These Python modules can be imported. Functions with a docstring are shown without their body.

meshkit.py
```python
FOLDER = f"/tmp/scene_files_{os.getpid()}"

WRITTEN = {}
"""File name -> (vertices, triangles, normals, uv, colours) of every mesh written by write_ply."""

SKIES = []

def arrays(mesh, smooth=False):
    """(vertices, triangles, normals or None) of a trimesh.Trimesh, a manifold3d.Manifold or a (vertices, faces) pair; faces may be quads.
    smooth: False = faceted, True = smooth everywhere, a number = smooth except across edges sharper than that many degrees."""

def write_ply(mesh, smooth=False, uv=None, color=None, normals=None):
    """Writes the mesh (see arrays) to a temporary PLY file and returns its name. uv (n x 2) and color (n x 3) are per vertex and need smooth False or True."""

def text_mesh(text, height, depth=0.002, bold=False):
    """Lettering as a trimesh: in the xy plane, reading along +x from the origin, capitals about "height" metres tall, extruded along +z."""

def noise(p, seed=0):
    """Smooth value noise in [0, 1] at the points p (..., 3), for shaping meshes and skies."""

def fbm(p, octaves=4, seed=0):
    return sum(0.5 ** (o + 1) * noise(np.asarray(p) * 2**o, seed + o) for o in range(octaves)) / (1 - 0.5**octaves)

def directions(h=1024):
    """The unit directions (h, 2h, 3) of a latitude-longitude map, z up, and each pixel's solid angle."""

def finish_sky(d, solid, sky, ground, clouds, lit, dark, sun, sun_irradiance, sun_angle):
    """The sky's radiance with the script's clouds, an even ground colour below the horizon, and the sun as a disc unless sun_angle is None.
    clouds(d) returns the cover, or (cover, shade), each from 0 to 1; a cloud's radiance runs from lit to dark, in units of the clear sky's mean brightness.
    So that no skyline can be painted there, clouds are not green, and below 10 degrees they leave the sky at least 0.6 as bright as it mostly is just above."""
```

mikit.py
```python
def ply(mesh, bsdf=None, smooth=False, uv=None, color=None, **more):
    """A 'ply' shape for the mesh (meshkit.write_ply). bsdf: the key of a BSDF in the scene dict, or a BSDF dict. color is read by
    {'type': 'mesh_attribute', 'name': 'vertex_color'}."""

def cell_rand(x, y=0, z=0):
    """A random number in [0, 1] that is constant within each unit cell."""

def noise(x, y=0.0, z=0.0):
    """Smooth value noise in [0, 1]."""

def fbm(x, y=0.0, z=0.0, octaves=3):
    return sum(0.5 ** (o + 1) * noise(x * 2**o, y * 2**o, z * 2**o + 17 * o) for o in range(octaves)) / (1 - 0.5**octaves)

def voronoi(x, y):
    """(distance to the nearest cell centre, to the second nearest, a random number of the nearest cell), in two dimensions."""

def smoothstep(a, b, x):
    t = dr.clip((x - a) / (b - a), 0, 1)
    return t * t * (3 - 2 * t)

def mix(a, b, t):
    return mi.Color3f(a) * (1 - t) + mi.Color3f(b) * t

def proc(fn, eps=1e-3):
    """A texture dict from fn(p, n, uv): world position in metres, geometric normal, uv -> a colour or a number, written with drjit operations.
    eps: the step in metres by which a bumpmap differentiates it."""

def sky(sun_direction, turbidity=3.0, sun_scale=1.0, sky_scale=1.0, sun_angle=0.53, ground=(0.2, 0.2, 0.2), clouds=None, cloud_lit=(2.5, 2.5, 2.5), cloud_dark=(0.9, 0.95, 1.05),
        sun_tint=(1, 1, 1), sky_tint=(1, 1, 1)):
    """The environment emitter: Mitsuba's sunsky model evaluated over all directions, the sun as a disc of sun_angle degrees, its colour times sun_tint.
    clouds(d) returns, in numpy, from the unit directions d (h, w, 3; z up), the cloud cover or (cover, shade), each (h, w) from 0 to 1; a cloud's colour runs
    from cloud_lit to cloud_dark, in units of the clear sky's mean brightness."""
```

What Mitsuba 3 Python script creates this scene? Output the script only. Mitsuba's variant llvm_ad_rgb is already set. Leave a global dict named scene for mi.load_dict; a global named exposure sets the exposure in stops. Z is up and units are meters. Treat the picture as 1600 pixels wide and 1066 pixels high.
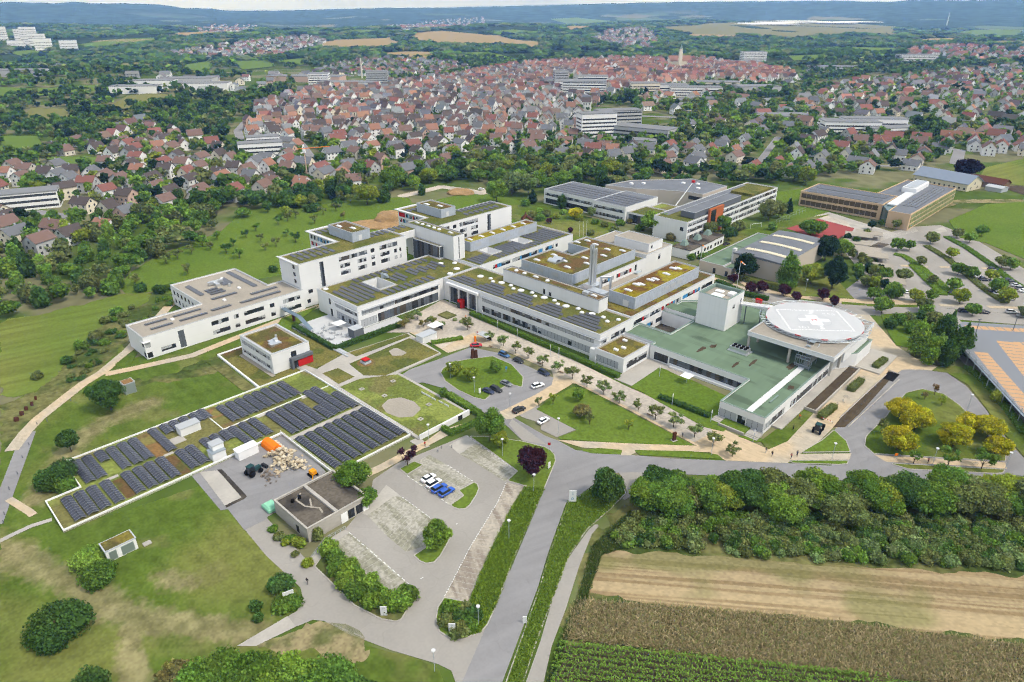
import math, random
import numpy as np, trimesh, shapely
import drjit as dr
import mitsuba as mi
import mikit, meshkit
from shapely.geometry import Polygon, LineString, Point, box as sbox, MultiPolygon
from shapely.ops import unary_union
from mikit import noise, fbm, voronoi, cell_rand, smoothstep, mix, proc

scene, labels = {}, {}
rng = np.random.default_rng(7)
T4 = mi.ScalarTransform4f

# ---------------------------------------------------------------- camera, sky, haze, exposure
PITCH = math.radians(25.852)
scene['camera'] = {'type': 'perspective', 'fov': 73.716, 'fov_axis': 'x', 'near_clip': 1.0, 'far_clip': 40000.0,
                   'to_world': T4().look_at(origin=[0, 0, 108], target=[0, math.cos(PITCH) * 100, 108 - math.sin(PITCH) * 100], up=[0, 0, 1]),
                   'medium': {'type': 'ref', 'id': 'air'}}
def cloud_cover(d):
    n = meshkit.fbm(np.stack([d[..., 0] * 5 + 3, d[..., 1] * 5, d[..., 2] * 22], -1), 5, 3)
    cover = np.clip(0.86 + (n - 0.45) * 1.1, 0.72, 1.0)
    shade = np.clip((n - 0.36) * 1.7, 0, 0.75)
    return cover, shade
scene['sky'] = mikit.sky((0.62, -0.30, 0.95), turbidity=3, sun_scale=0.68, sun_angle=10, clouds=cloud_cover, sun_tint=(.86, .96, 1.12),
                         cloud_lit=(3.2, 3.45, 3.75), cloud_dark=(1.45, 1.65, 1.98))
exposure = 1.9
scene['air'] = {'type': 'homogeneous', 'albedo': {'type': 'rgb', 'value': [0.90, 0.95, 1.0]},
                'sigma_t': {'type': 'rgb', 'value': [2.6e-5, 4.7e-5, 10.0e-5]}, 'phase': {'type': 'isotropic'}}
scene['nothing'] = {'type': 'null'}
scene['haze'] = {'type': 'cube', 'to_world': T4().translate([0, 0, 175]).scale([15000, 15000, 245]),
                 'bsdf': {'type': 'ref', 'id': 'nothing'}, 'interior': {'type': 'ref', 'id': 'air'}}
labels['haze'] = {'label': 'thin bluish summer haze over the whole valley', 'category': 'haze', 'kind': 'stuff'}

# ---------------------------------------------------------------- names, meshes
USED = {}
def fresh(key):
    if key not in USED:
        USED[key] = 0; return key
    USED[key] += 1
    return '%s_%03d' % (key, USED[key])
def thing(name, label, cat, group=None):
    k = fresh(name)
    labels[k] = {'label': label, 'category': cat}
    if group: labels[k]['group'] = group
    return k
def obj(name, mesh, bsdf, parent=None, smooth=False, color=None, label=None):
    if mesh is None: return None
    if isinstance(mesh, MB):
        if not mesh.v: return None
        if color is None and mesh.c: color = np.vstack(mesh.c)
        mesh = mesh.get()
    k = fresh(name if parent is None else parent + '__' + name)
    scene[k] = mikit.ply(mesh, 'm_' + bsdf, smooth=smooth, color=color)
    if label: labels[k] = {'label': label}
    return k
def single(name, label, cat, mesh, bsdf, group=None, smooth=False, color=None):
    k = thing(name, label, cat, group)
    if isinstance(mesh, MB):
        if color is None and mesh.c: color = np.vstack(mesh.c)
        mesh = mesh.get()
    scene[k] = mikit.ply(mesh, 'm_' + bsdf, smooth=smooth, color=color)
    return k
def struct(name, mesh, bsdf, kind='structure', label=None, cat=None, smooth=False, color=None):
    if isinstance(mesh, MB):
        if color is None and mesh.c: color = np.vstack(mesh.c)
        mesh = mesh.get()
    k = fresh(name)
    scene[k] = mikit.ply(mesh, 'm_' + bsdf, smooth=smooth, color=color)
    labels[k] = {'kind': kind}
    if label: labels[k]['label'] = label
    if cat: labels[k]['category'] = cat
    return k

A_ = math.radians(-43.5)
EU = np.array([math.cos(A_), math.sin(A_)]); EV = np.array([-math.sin(A_), math.cos(A_)])
def W(u, v): return (EU[0] * u + EV[0] * v, EU[1] * u + EV[1] * v)
def toW(a):
    a = np.asarray(a, float); o = a.copy()
    o[:, 0] = a[:, 0] * EU[0] + a[:, 1] * EV[0]; o[:, 1] = a[:, 0] * EU[1] + a[:, 1] * EV[1]
    return o
BOXF = np.array([[0, 2, 3, 1], [4, 5, 7, 6], [0, 1, 5, 4], [2, 6, 7, 3], [0, 4, 6, 2], [1, 3, 7, 5]])
BOXT = np.vstack([BOXF[:, [0, 1, 2]], BOXF[:, [0, 2, 3]]])
class MB:
    """collects triangles; frame 'uv' turns the site grid into metres east and north"""
    def __init__(s, frame=None): s.v, s.f, s.c, s.n, s.frame = [], [], [], 0, frame
    def add(s, v, f, c=None):
        v = np.asarray(v, float); f = np.asarray(f, int)
        if f.shape[1] == 4: f = np.vstack([f[:, [0, 1, 2]], f[:, [0, 2, 3]]])
        if s.frame == 'uv': v = toW(v)
        s.v.append(v); s.f.append(f + s.n); s.n += len(v)
        if c is not None: s.c.append(np.broadcast_to(np.asarray(c, float), (len(v), 3)))
        return s
    def box(s, x0, x1, y0, y1, z0, z1, c=None):
        v = [[x, y, z] for z in (z0, z1) for y in (y0, y1) for x in (x0, x1)]
        return s.add(v, BOXT, c)
    def obox(s, cx, cy, ang, l, w, z0, z1, c=None, top=1.0):
        ca, sa = math.cos(ang), math.sin(ang); v = []
        for z, k in ((z0, 1), (z1, top)):
            for y in (-w / 2 * k, w / 2 * k):
                for x in (-l / 2 * k, l / 2 * k): v.append([cx + x * ca - y * sa, cy + x * sa + y * ca, z])
        return s.add(v, BOXT, c)
    def quad(s, a, b, c_, d, c=None): return s.add([a, b, c_, d], [[0, 1, 2], [0, 2, 3]], c)
    def poly(s, p, z, c=None):
        for g in parts(p):
            v, f = tri(g); s.add(np.column_stack([v, np.full(len(v), z)]), f, c)
        return s
    def prism(s, p, z0, z1, c=None, cap=True):
        for g in parts(p):
            if cap: s.poly(g, z1, c)
            for r in [g.exterior, *g.interiors]:
                q = np.array(r.coords)
                if not r.is_ccw and r is g.exterior or (r.is_ccw and r is not g.exterior): q = q[::-1]
                a = np.column_stack([q, np.full(len(q), z0)]); b = np.column_stack([q, np.full(len(q), z1)])
                n = len(q); i = np.arange(n - 1)
                s.add(np.vstack([a, b]), np.column_stack([i, i + 1, i + 1 + n, i + n]), c)
        return s
    def bar(s, a, b, r=.05, n=6, c=None, r2=None):
        a, b = np.array(a, float), np.array(b, float); d = b - a; L = np.linalg.norm(d); d = d / max(L, 1e-9)
        h = np.array([0, 0, 1.]) if abs(d[2]) < .9 else np.array([1., 0, 0])
        x = np.cross(d, h); x /= np.linalg.norm(x); y = np.cross(d, x)
        t = np.arange(n) * 2 * math.pi / n; ring = np.cos(t)[:, None] * x + np.sin(t)[:, None] * y
        r2 = r if r2 is None else r2
        v = np.vstack([a + ring * r, b + ring * r2, [a], [b]]); i = np.arange(n); j = (i + 1) % n
        f = np.vstack([np.column_stack([i, i + n, j + n]), np.column_stack([i, j + n, j]), np.column_stack([i * 0 + 2 * n, i, j]), np.column_stack([i * 0 + 2 * n + 1, j + n, i + n])])
        return s.add(v, f, c)
    def blob(s, p, r, sub=1, seed=0, amp=.2, c=None):
        v, f = ICO[sub]
        n = meshkit.noise(v * 1.7 + seed * 7.3, seed)
        return s.add(v * (1 + amp * (n[:, None] * 2 - 1)) * np.asarray(r) + np.asarray(p), f, c)
    def get(s): return np.vstack(s.v), np.vstack(s.f)
ICO = [(np.array(m.vertices), np.array(m.faces)) for m in (trimesh.creation.icosphere(subdivisions=i) for i in range(4))]
def parts(p):
    if isinstance(p, (list, tuple, np.ndarray)): p = Polygon(p)
    if not p.is_valid: p = p.buffer(0)
    return [g for g in getattr(p, 'geoms', [p]) if g.geom_type == 'Polygon' and g.area > 1e-4]
def tri(g):
    v, f = trimesh.creation.triangulate_polygon(g, engine='earcut')
    v = np.asarray(v); f = np.asarray(f)
    a, b, c = v[f[:, 0]], v[f[:, 1]], v[f[:, 2]]
    flip = ((b[:, 0] - a[:, 0]) * (c[:, 1] - a[:, 1]) - (b[:, 1] - a[:, 1]) * (c[:, 0] - a[:, 0])) < 0
    f[flip] = f[flip][:, ::-1]
    return v, f
ORD = 'first second third fourth fifth sixth seventh eighth ninth tenth eleventh twelfth thirteenth fourteenth fifteenth sixteenth seventeenth eighteenth nineteenth twentieth'.split()
def ordinal(i):
    if i < 20: return ORD[i]
    t = ('twenty', 'thirty', 'forty')[(i + 1) // 10 - 2]; k = (i + 1) % 10
    return {'twenty': 'twentieth', 'thirty': 'thirtieth', 'forty': 'fortieth'}[t] if k == 0 else t + '-' + ORD[k - 1]
def ss(a, b, x):
    t = np.clip((np.asarray(x, float) - a) / (b - a), 0, 1); return t * t * (3 - 2 * t)

# ---------------------------------------------------------------- materials
def two(d): return {'type': 'twosided', 'bsdf': d}
def rgb(c): return {'type': 'rgb', 'value': list(map(float, c))}
def flat(k, c): scene['m_' + k] = two({'type': 'diffuse', 'reflectance': rgb(c)})
def gloss(k, c, a=.15): scene['m_' + k] = two({'type': 'roughplastic', 'diffuse_reflectance': rgb(c), 'alpha': a})
def metal(k, c, a=.3): scene['m_' + k] = two({'type': 'principled', 'base_color': rgb(c), 'metallic': .8, 'roughness': a})
def pm(k, fn): scene['m_' + k] = two({'type': 'diffuse', 'reflectance': proc(fn)})
scene['m_vertex_paint'] = two({'type': 'diffuse', 'reflectance': {'type': 'mesh_attribute', 'name': 'vertex_color'}})
scene['m_leaf'] = {'type': 'principledthin', 'base_color': {'type': 'mesh_attribute', 'name': 'vertex_color'}, 'roughness': .7, 'diff_trans': .8, 'eta': 1.3}
scene['m_car_paint'] = two({'type': 'principled', 'base_color': {'type': 'mesh_attribute', 'name': 'vertex_color'}, 'roughness': .3, 'clearcoat': .6, 'clearcoat_gloss': .9})
C3 = mi.Color3f
TRACK = [([(-123.8,118.3),(-108.5,114.7),(-95.8,107.7),(-84.9,102.5),(-76.1,98.1),(-68.8,96.0)], 5.0), ([(-84.9,102.5),(-71.9,97.1),(-62.6,96.0),(-49.4,94.1),(-40.9,94.5)], 4.2), ([(-76.3,98.4),(-72.6,92.3),(-67.6,84.0),(-63.6,76.6)], 3.4), ([(-116.2,133.9),(-121.1,155.7),(-119.3,168.6),(-111.4,179.4)], 5.5), ([(-72.9,107.7),(-68.3,106.5)], 4)]
def track_mask(p):
    m = mi.Float(0); w = 3.2 * (fbm(p.x * .22, p.y * .22, 3, 3) - .5) + 2.2 * (noise(p.x * 1.1, p.y * 1.1) - .5)
    for q, r in TRACK:
        d = mi.Float(1e9)
        for (x0, y0), (x1, y1) in zip(q[:-1], q[1:]):
            dx, dy = x1 - x0, y1 - y0; t = dr.clip(((p.x - x0) * dx + (p.y - y0) * dy) / (dx * dx + dy * dy), 0, 1)
            d = dr.minimum(d, dr.sqrt(dr.square(p.x - x0 - t * dx) + dr.square(p.y - y0 - t * dy)))
        m = dr.maximum(m, 1 - smoothstep(r * .25, r, d + w))
    return m
def lawn_f(p, n, uv):
    a = fbm(p.x * .035, p.y * .035, 0, 3); b = noise(p.x * .45, p.y * .45); c = noise(p.x * 2.1 + p.y * .3, p.y * 2.1)
    k = mix((.085, .128, .020), (.150, .165, .042), smoothstep(.42, .72, a))
    s = noise((p.x * .69 + p.y * .72) * .9, (p.x * .72 - p.y * .69) * .04); d = smoothstep(.58, .75, fbm(p.x * .11, p.y * .11, 5, 3))
    k = k * (1 - .5 * d) + C3(.175, .165, .062) * (.5 * d)
    t = track_mask(p) * .68; k = k * (1 - t) + mix((.20, .17, .085), (.30, .25, .14), b) * t
    return k * (.60 + .28 * b + .32 * c + .18 * s)
pm('lawn', lawn_f)
def bright_f(p, n, uv):
    a = fbm(p.x * .05, p.y * .05, 3, 3); c = noise(p.x * 1.9, p.y * 1.9)
    return mix((.090, .150, .018), (.130, .180, .030), a) * (.78 + .4 * c)
pm('fresh_grass', bright_f)
def meadow_f(p, n, uv):
    s = noise((p.x * .55 - p.y * .83) * .5, (p.x * .83 + p.y * .55) * .035); a = fbm(p.x * .02, p.y * .02, 5, 3); c = noise(p.x * 1.3, p.y * 1.3)
    k = mix((.165, .180, .042), (.118, .160, .030), smoothstep(.35, .65, a))
    return k * (.74 + .34 * s + .18 * c)
pm('mown_meadow', meadow_f)
def rough_f(p, n, uv):
    a = fbm(p.x * .11, p.y * .11, 9, 4); c = fbm(p.x * .9, p.y * .9, 2, 2)
    k = mix((.060, .085, .022), (.150, .145, .055), smoothstep(.35, .7, a))
    return k * (.55 + .9 * c)
pm('rough_grass', rough_f)
def dry_f(p, n, uv):
    a = fbm(p.x * .25, p.y * .25, 4, 3); c = noise(p.x * 2.2, p.y * 2.2)
    return mix((.115, .125, .045), (.270, .225, .120), smoothstep(.3, .62, a)) * (.75 + .5 * c)
pm('dry_grass', dry_f)
def asphalt_f(p, n, uv):
    a = fbm(p.x * .09, p.y * .09, 1, 3); c = noise(p.x * 3, p.y * 3)
    s = noise((p.x * .45 - p.y * .89) * 1.1, (p.x * .89 + p.y * .45) * .05)
    d1, d2, e = voronoi(p.x * .13 + .5 * noise(p.x * .4, p.y * .4), p.y * .13); cr = 1 - smoothstep(0., .035, d2 - d1)
    return C3(.226, .220, .222) * (.80 + .26 * a + .08 * c + .14 * s + .05 * e) * (1 - .06 * cr)
pm('asphalt', asphalt_f)
def tarmac_f(p, n, uv):
    a = fbm(p.x * .06, p.y * .06, 8, 4); c = noise(p.x * 2.7, p.y * 2.7)
    d1, d2, e = voronoi(p.x * .09 + .6 * noise(p.x * .3, p.y * .3), p.y * .09); cr = 1 - smoothstep(0., .03, d2 - d1)
    return C3(.305, .285, .258) * (.78 + .32 * a + .08 * c + .06 * e) * (1 - .06 * cr)
pm('old_tarmac', tarmac_f)
def grass_paver_f(p, n, uv):
    u = p.x * EU[0] + p.y * EU[1]; v = p.x * EV[0] + p.y * EV[1]
    a = fbm(u * .16, v * .75, 1, 3); c = noise(p.x * 2.4, p.y * 2.4)
    return mix((.37, .35, .295), (.27, .26, .20), smoothstep(.38, .62, a)) * (.72 + .5 * c)
pm('grass_paver', grass_paver_f)
def sand_stall_f(p, n, uv):
    a = fbm((p.x * .94 + p.y * .34) * .7, (-p.x * .34 + p.y * .94) * .13, 1, 3); c = noise(p.x * 2.4, p.y * 2.4)
    return mix((.40, .355, .29), (.26, .22, .18), smoothstep(.45, .75, a)) * (.78 + .36 * c)
pm('sandy_stall', sand_stall_f)
def paver_f(p, n, uv):
    u = p.x * EU[0] + p.y * EU[1]; v = p.x * EV[0] + p.y * EV[1]
    a = fbm(p.x * .07, p.y * .07, 6, 3); c = cell_rand(dr.floor(u * .8), dr.floor(v * 1.6)); j = noise(u * .3, v * 2.2)
    return mix((.52, .405, .265), (.44, .385, .30), smoothstep(.35, .65, a)) * (.84 + .16 * c + .10 * j)
pm('sand_paver', paver_f)
def plaza_f(p, n, uv):
    a = fbm(p.x * .09, p.y * .09, 2, 4); c = noise(p.x * 1.9, p.y * 1.9)
    return mix((.52, .455, .375), (.41, .365, .31), smoothstep(.35, .7, a)) * (.84 + .26 * c)
pm('plaza_gravel', plaza_f)
def concrete_f(p, n, uv):
    a = fbm(p.x * .2, p.y * .2 + p.z * .6, 3, 3); c = noise(p.x * 2.5, p.y * 2.5, p.z * 2.5)
    return C3(.40, .375, .335) * (.74 + .38 * a + .12 * c)
pm('concrete', concrete_f)
def gravel_f(p, n, uv):
    a = fbm(p.x * .12, p.y * .12, 3, 3); c = noise(p.x * 2.8, p.y * 2.8)
    return C3(.330, .295, .245) * (.8 + .24 * a + .16 * c)
pm('roof_gravel', gravel_f)
def sedum(k, c0, c1, c2, s):
    def f(p, n, uv):
        a = fbm(p.x * s, p.y * s, 1, 4); b = fbm(p.x * s * .8 + 40, p.y * s * .8, 5, 4); c = noise(p.x * 2.2, p.y * 2.2)
        k_ = mix(c0, c1, smoothstep(.42, .56, a)); q = smoothstep(.50, .62, b)
        return (k_ * (1 - q) + C3(*c2) * q) * (.68 + .55 * c)
    pm(k, f)
sedum('sedum_brown', (.135, .085, .038), (.105, .095, .032), (.18, .150, .035), .22)
sedum('sedum_yellow', (.140, .075, .030), (.215, .170, .018), (.265, .225, .028), .16)
sedum('sedum_green', (.120, .125, .038), (.165, .150, .045), (.100, .115, .030), .14)
sedum('sedum_lime', (.140, .170, .040), (.215, .250, .060), (.165, .155, .055), .12)
sedum('sedum_rust', (.235, .135, .055), (.17, .125, .05), (.20, .175, .06), .3)
def felt_f(p, n, uv):
    u = p.x * EU[0] + p.y * EU[1]; v = p.x * EV[0] + p.y * EV[1]
    a = fbm(p.x * .06, p.y * .06, 4, 4); s = cell_rand(dr.floor(v * .42 + 3 * noise(u * .05)), dr.floor(u * .09)); j = fbm(u * .7, v * .14, 2, 3)
    w = smoothstep(.62, .80, fbm(u * .05, v * .25, 7, 3))
    k = C3(.135, .190, .128) * (.78 + .20 * a + .14 * s + .20 * j)
    return k * (1 - .35 * w)
pm('green_felt', felt_f)
def dark_felt_f(p, n, uv):
    a = fbm(p.x * .18, p.y * .18, 2, 4); c = noise(p.x * 2.2, p.y * 2.2)
    return mix((.050, .045, .040), (.13, .112, .09), smoothstep(.4, .7, a)) * (.8 + .4 * c)
pm('dark_felt', dark_felt_f)
def white_f(p, n, uv):
    a = fbm((p.x + p.y) * .15, p.z * .1, 2, 3); s = noise((p.x - p.y) * 1.3, p.z * .15)
    j = smoothstep(.93, .99, p.z / 3.4 - dr.floor(p.z / 3.4))
    return C3(.735, .735, .735) * (.89 + .09 * a + .06 * s) * (1 - .05 * j)
pm('white_render', white_f)
def panel_f(p, n, uv):
    u = p.x * EU[0] + p.y * EU[1]; v = p.x * EV[0] + p.y * EV[1]
    c = cell_rand(dr.floor(u / 1.15), dr.floor(v / 1.15), dr.floor(p.z / 1.6)); t = (u + v) / 1.15; j = t - dr.floor(t)
    seam = dr.select(j < .05, mi.Float(.72), mi.Float(1))
    return C3(.400, .440, .500) * (.93 + .10 * c) * seam
pm('grey_panel', panel_f)
def stubble_f(p, n, uv):
    q = p.y + p.x * .11
    s = fbm(q * 1.05, p.x * .02, 1, 3); t = noise(q * .28, p.x * .012); a = fbm(p.x * .05, p.y * .08, 7, 3); c = noise(p.x * 1.7, p.y * 2.2)
    k = mix((.255, .185, .098), (.370, .285, .165), smoothstep(.36, .62, s)); g = smoothstep(.56, .72, a)
    return (k * (1 - g * .55) + C3(.13, .15, .045) * (g * .55)) * (.70 + .30 * c + .24 * t)
pm('stubble', stubble_f)
def soil_f(p, n, uv):
    c = fbm(p.x * .9, p.y * .9, 1, 3)
    return mix((.055, .042, .030), (.11, .085, .055), c)
pm('soil', soil_f)
def country_f(p, n, uv):
    r = dr.sqrt(p.x * p.x + p.y * p.y)
    c = fbm(p.x * .012, p.y * .012, 2, 3); w1 = fbm(p.x * .0016, p.y * .0016, 3, 4)
    far = C3(.030, .050, .018) * (.55 + .9 * c)
    k = smoothstep(.60, .66, w1) * smoothstep(2600, 4200, r) * (1 - smoothstep(8200, 9200, r))
    far = far * (1 - k) + mix((.17, .155, .065), (.095, .13, .035), smoothstep(.4, .6, fbm(p.x * .003, p.y * .003, 8, 2))) * k
    g = fbm(p.x * .03, p.y * .03, 4, 3); d = noise(p.x * .22, p.y * .22)
    town = mix((.075, .115, .022), (.165, .160, .085), smoothstep(.42, .62, g)) * (.7 + .3 * c + .3 * d)
    t = smoothstep(1450, 1900, r)
    return town * (1 - t) + far * t
pm('countryside', country_f)
# ---------------------------------------------------------------- terrain
# TERR
def _s(a, b, x):
    t = np.clip((np.asarray(x, float) - a) / (b - a), 0, 1); return t * t * (3 - 2 * t)
def _h(i, j): return np.sin(i * 12.9898 + j * 78.233) * 43758.5453 % 1.0
def _vn(x, y):
    i, j = np.floor(x), np.floor(y); a, b = x - i, y - j; a = a * a * (3 - 2 * a); b = b * b * (3 - 2 * b)
    return (_h(i, j) * (1 - a) + _h(i + 1, j) * a) * (1 - b) + (_h(i, j + 1) * (1 - a) + _h(i + 1, j + 1) * a) * b
SKYX = np.array([0, 65, 95, 120, 145, 200, 250, 285, 330, 360, 425, 500, 600, 700, 800, 950, 1050, 1200, 1300, 1375, 1400, 1420, 1600.])
SKYY = np.array([5, 6, 7, 4, 7, 7, 9, 14, 15, 19, 18.5, 16.5, 14, 13.5, 11, 7, 5, 3.5, 3, 4.5, 3.5, 2, 2.])
SKYAZ = np.arctan((SKYX - 800) / 1185.)
SKYH = 108 + 10600. * (-(464 + (SKYY - 533) * .9)) / np.hypot(SKYX - 800, 1185.)
def terr(x, y):
    x = np.asarray(x, float); y = np.asarray(y, float); r = np.hypot(x, y); az = np.arctan2(x, np.maximum(y, 1e-6))
    z = 22 * np.exp(-((x + 760) / 330) ** 2 - ((y - 1120) / 200) ** 2)
    z = z + 14 * np.exp(-((x - 900) / 350) ** 2 - ((y - 1700) / 260) ** 2)
    z = z + _s(1700, 3600, r) * ((_vn(x / 1300 + 5, y / 1300) - .42) * 62 + (_vn(x / 420, y / 420) - .5) * 14)
    H = np.interp(az, SKYAZ, SKYH)
    m = _s(7400, 10600, r)
    z = z * (1 - m) + m * (H + (_vn(az * 160, r / 900) - .5) * 10)
    return z - _s(10650, 14000, r) * 40
# ENDTERR
az = np.concatenate([np.radians(np.linspace(-52, 52, 340)), np.radians(np.linspace(54, 306, 64))])
rr = np.concatenate([[0.0], np.geomspace(30, 13800, 250)])
R_, AZ = np.meshgrid(rr, az, indexing='ij')
X_, Y_ = R_ * np.sin(AZ), R_ * np.cos(AZ)
Zt = terr(X_, Y_)
nv, na = len(rr), len(az)
ii, jj = np.meshgrid(np.arange(nv - 1), np.arange(na), indexing='ij'); j2 = (jj + 1) % na
fq = np.stack([ii * na + jj, ii * na + j2, (ii + 1) * na + j2, (ii + 1) * na + jj], -1).reshape(-1, 4)[:, ::-1]
struct('ground', (np.stack([X_, Y_, Zt], -1).reshape(-1, 3), fq), 'countryside', smooth=True)
# ---------------------------------------------------------------- ground of the site, in sheets
def smoothp(pts, r):
    p = Polygon(pts)
    if not p.is_valid: p = p.buffer(0)
    return p.buffer(r).buffer(-2 * r).buffer(r)
def ragged(p, amp=1.3):
    out = []
    for g in parts(p):
        q = np.array(shapely.segmentize(g.exterior, 1.6).coords)[:-1]; n = meshkit.fbm(np.column_stack([q * .33, q[:, 0] * 0]), 3, 2) - .5; m2 = meshkit.fbm(np.column_stack([q * .33 + 50, q[:, 0] * 0]), 3, 6) - .5
        out.append(Polygon(q + np.column_stack([n, m2]) * 4 * amp).buffer(0))
    return unary_union(out)
NATURAL = {'lawn': .5, 'rough_grass': 1.6, 'dry_grass': 1.8, 'mown_meadow': 1.0, 'stubble': .9}
def sheet(name, pts, z, mat, r=0, frame=None, kind='structure', label=None):
    p = pts if isinstance(pts, (Polygon, MultiPolygon)) else (smoothp(pts, r) if r else Polygon(pts).buffer(0))
    if mat in NATURAL: p = ragged(p, NATURAL[mat])
    return struct(name, MB(frame).poly(p, z), mat, kind, label)
def raised(name, pts, z0, z1, mat, kerb=None, r=0, frame=None, kw=.25):
    p = pts if isinstance(pts, (Polygon, MultiPolygon)) else (smoothp(pts, r) if r else Polygon(pts).buffer(0))
    if kerb:
        k = struct('kerb', MB(frame).prism(p, z0, z1), kerb)
        q = p.buffer(-kw)
        struct(name, MB(frame).poly(q, z1 + .02), mat)
    else: struct(name, MB(frame).prism(p, z0, z1), mat)
    return p
def strip(pts, w): return LineString(pts).buffer(w / 2, cap_style=2, join_style=1)

# lawns and meadows
sheet('meadow', [(-198.4,241.7),(-186.6,246.6),(-176.6,255.7),(-164.3,269.6),(-158.1,268.1),(-153.1,271.8),(-149.7,262.5),(-151.3,254.3),(-154.4,247.9),(-155.8,238.7),(-155.6,227.2),(-154.3,216.7),(-151.7,208.3),(-150.0,200.0),(-149.0,191.3),(-152.3,185.2),(-156.4,179.4)], .06, 'mown_meadow', 4)
sheet('orchard_meadow', [(-164.3,269.6),(-170.6,277.0),(-174.6,295.6),(-172.8,320.2),(-164.1,340.7),(-157.8,358.9),(-160.5,400.8),(-145.1,412.7),(-111.3,418.8),(-71.9,435.0),(-65.3,431.7),(-61.2,415.7),(-25.4,448.7),(-16.7,443.5),(0.0,431.7),(11.8,415.7),(13.8,400.8),(18.5,386.8),(37.0,386.8),(57.5,373.7),(53.9,347.4),(33.2,340.7),(0.0,380.2),(-31.3,318.2),(-71.3,299.9),(-104.4,291.4),(-130.0,275.5),(-146.0,268.1),(-153.1,271.8),(-158.1,268.1)], .03, 'fresh_grass', 3)
sheet('lawn', [(-153.9,175.7),(-152.3,185.2),(-149.0,191.3),(-151.7,208.3),(-147.6,230.0),(-131.3,209.2),(-100.0,230.0),(-82.2,191.3),(-87.6,168.6),(-101.8,145.6),(-108.4,133.9),(-106.5,118.3),(-113.8,116.3)], .03, 'lawn', 3)
sheet('rough_grass', [(-151.7,208.3),(-155.6,227.2),(-155.8,238.7),(-155.2,254.3),(-142.0,262.5),(-137.6,254.3),(-143.1,232.8),(-136.8,209.2),(-137.7,191.3),(-139.6,171.4),(-137.1,158.8),(-136.4,149.8),(-153.9,175.7),(-152.3,185.2),(-149.0,191.3)], .045, 'rough_grass', 2)
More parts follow.
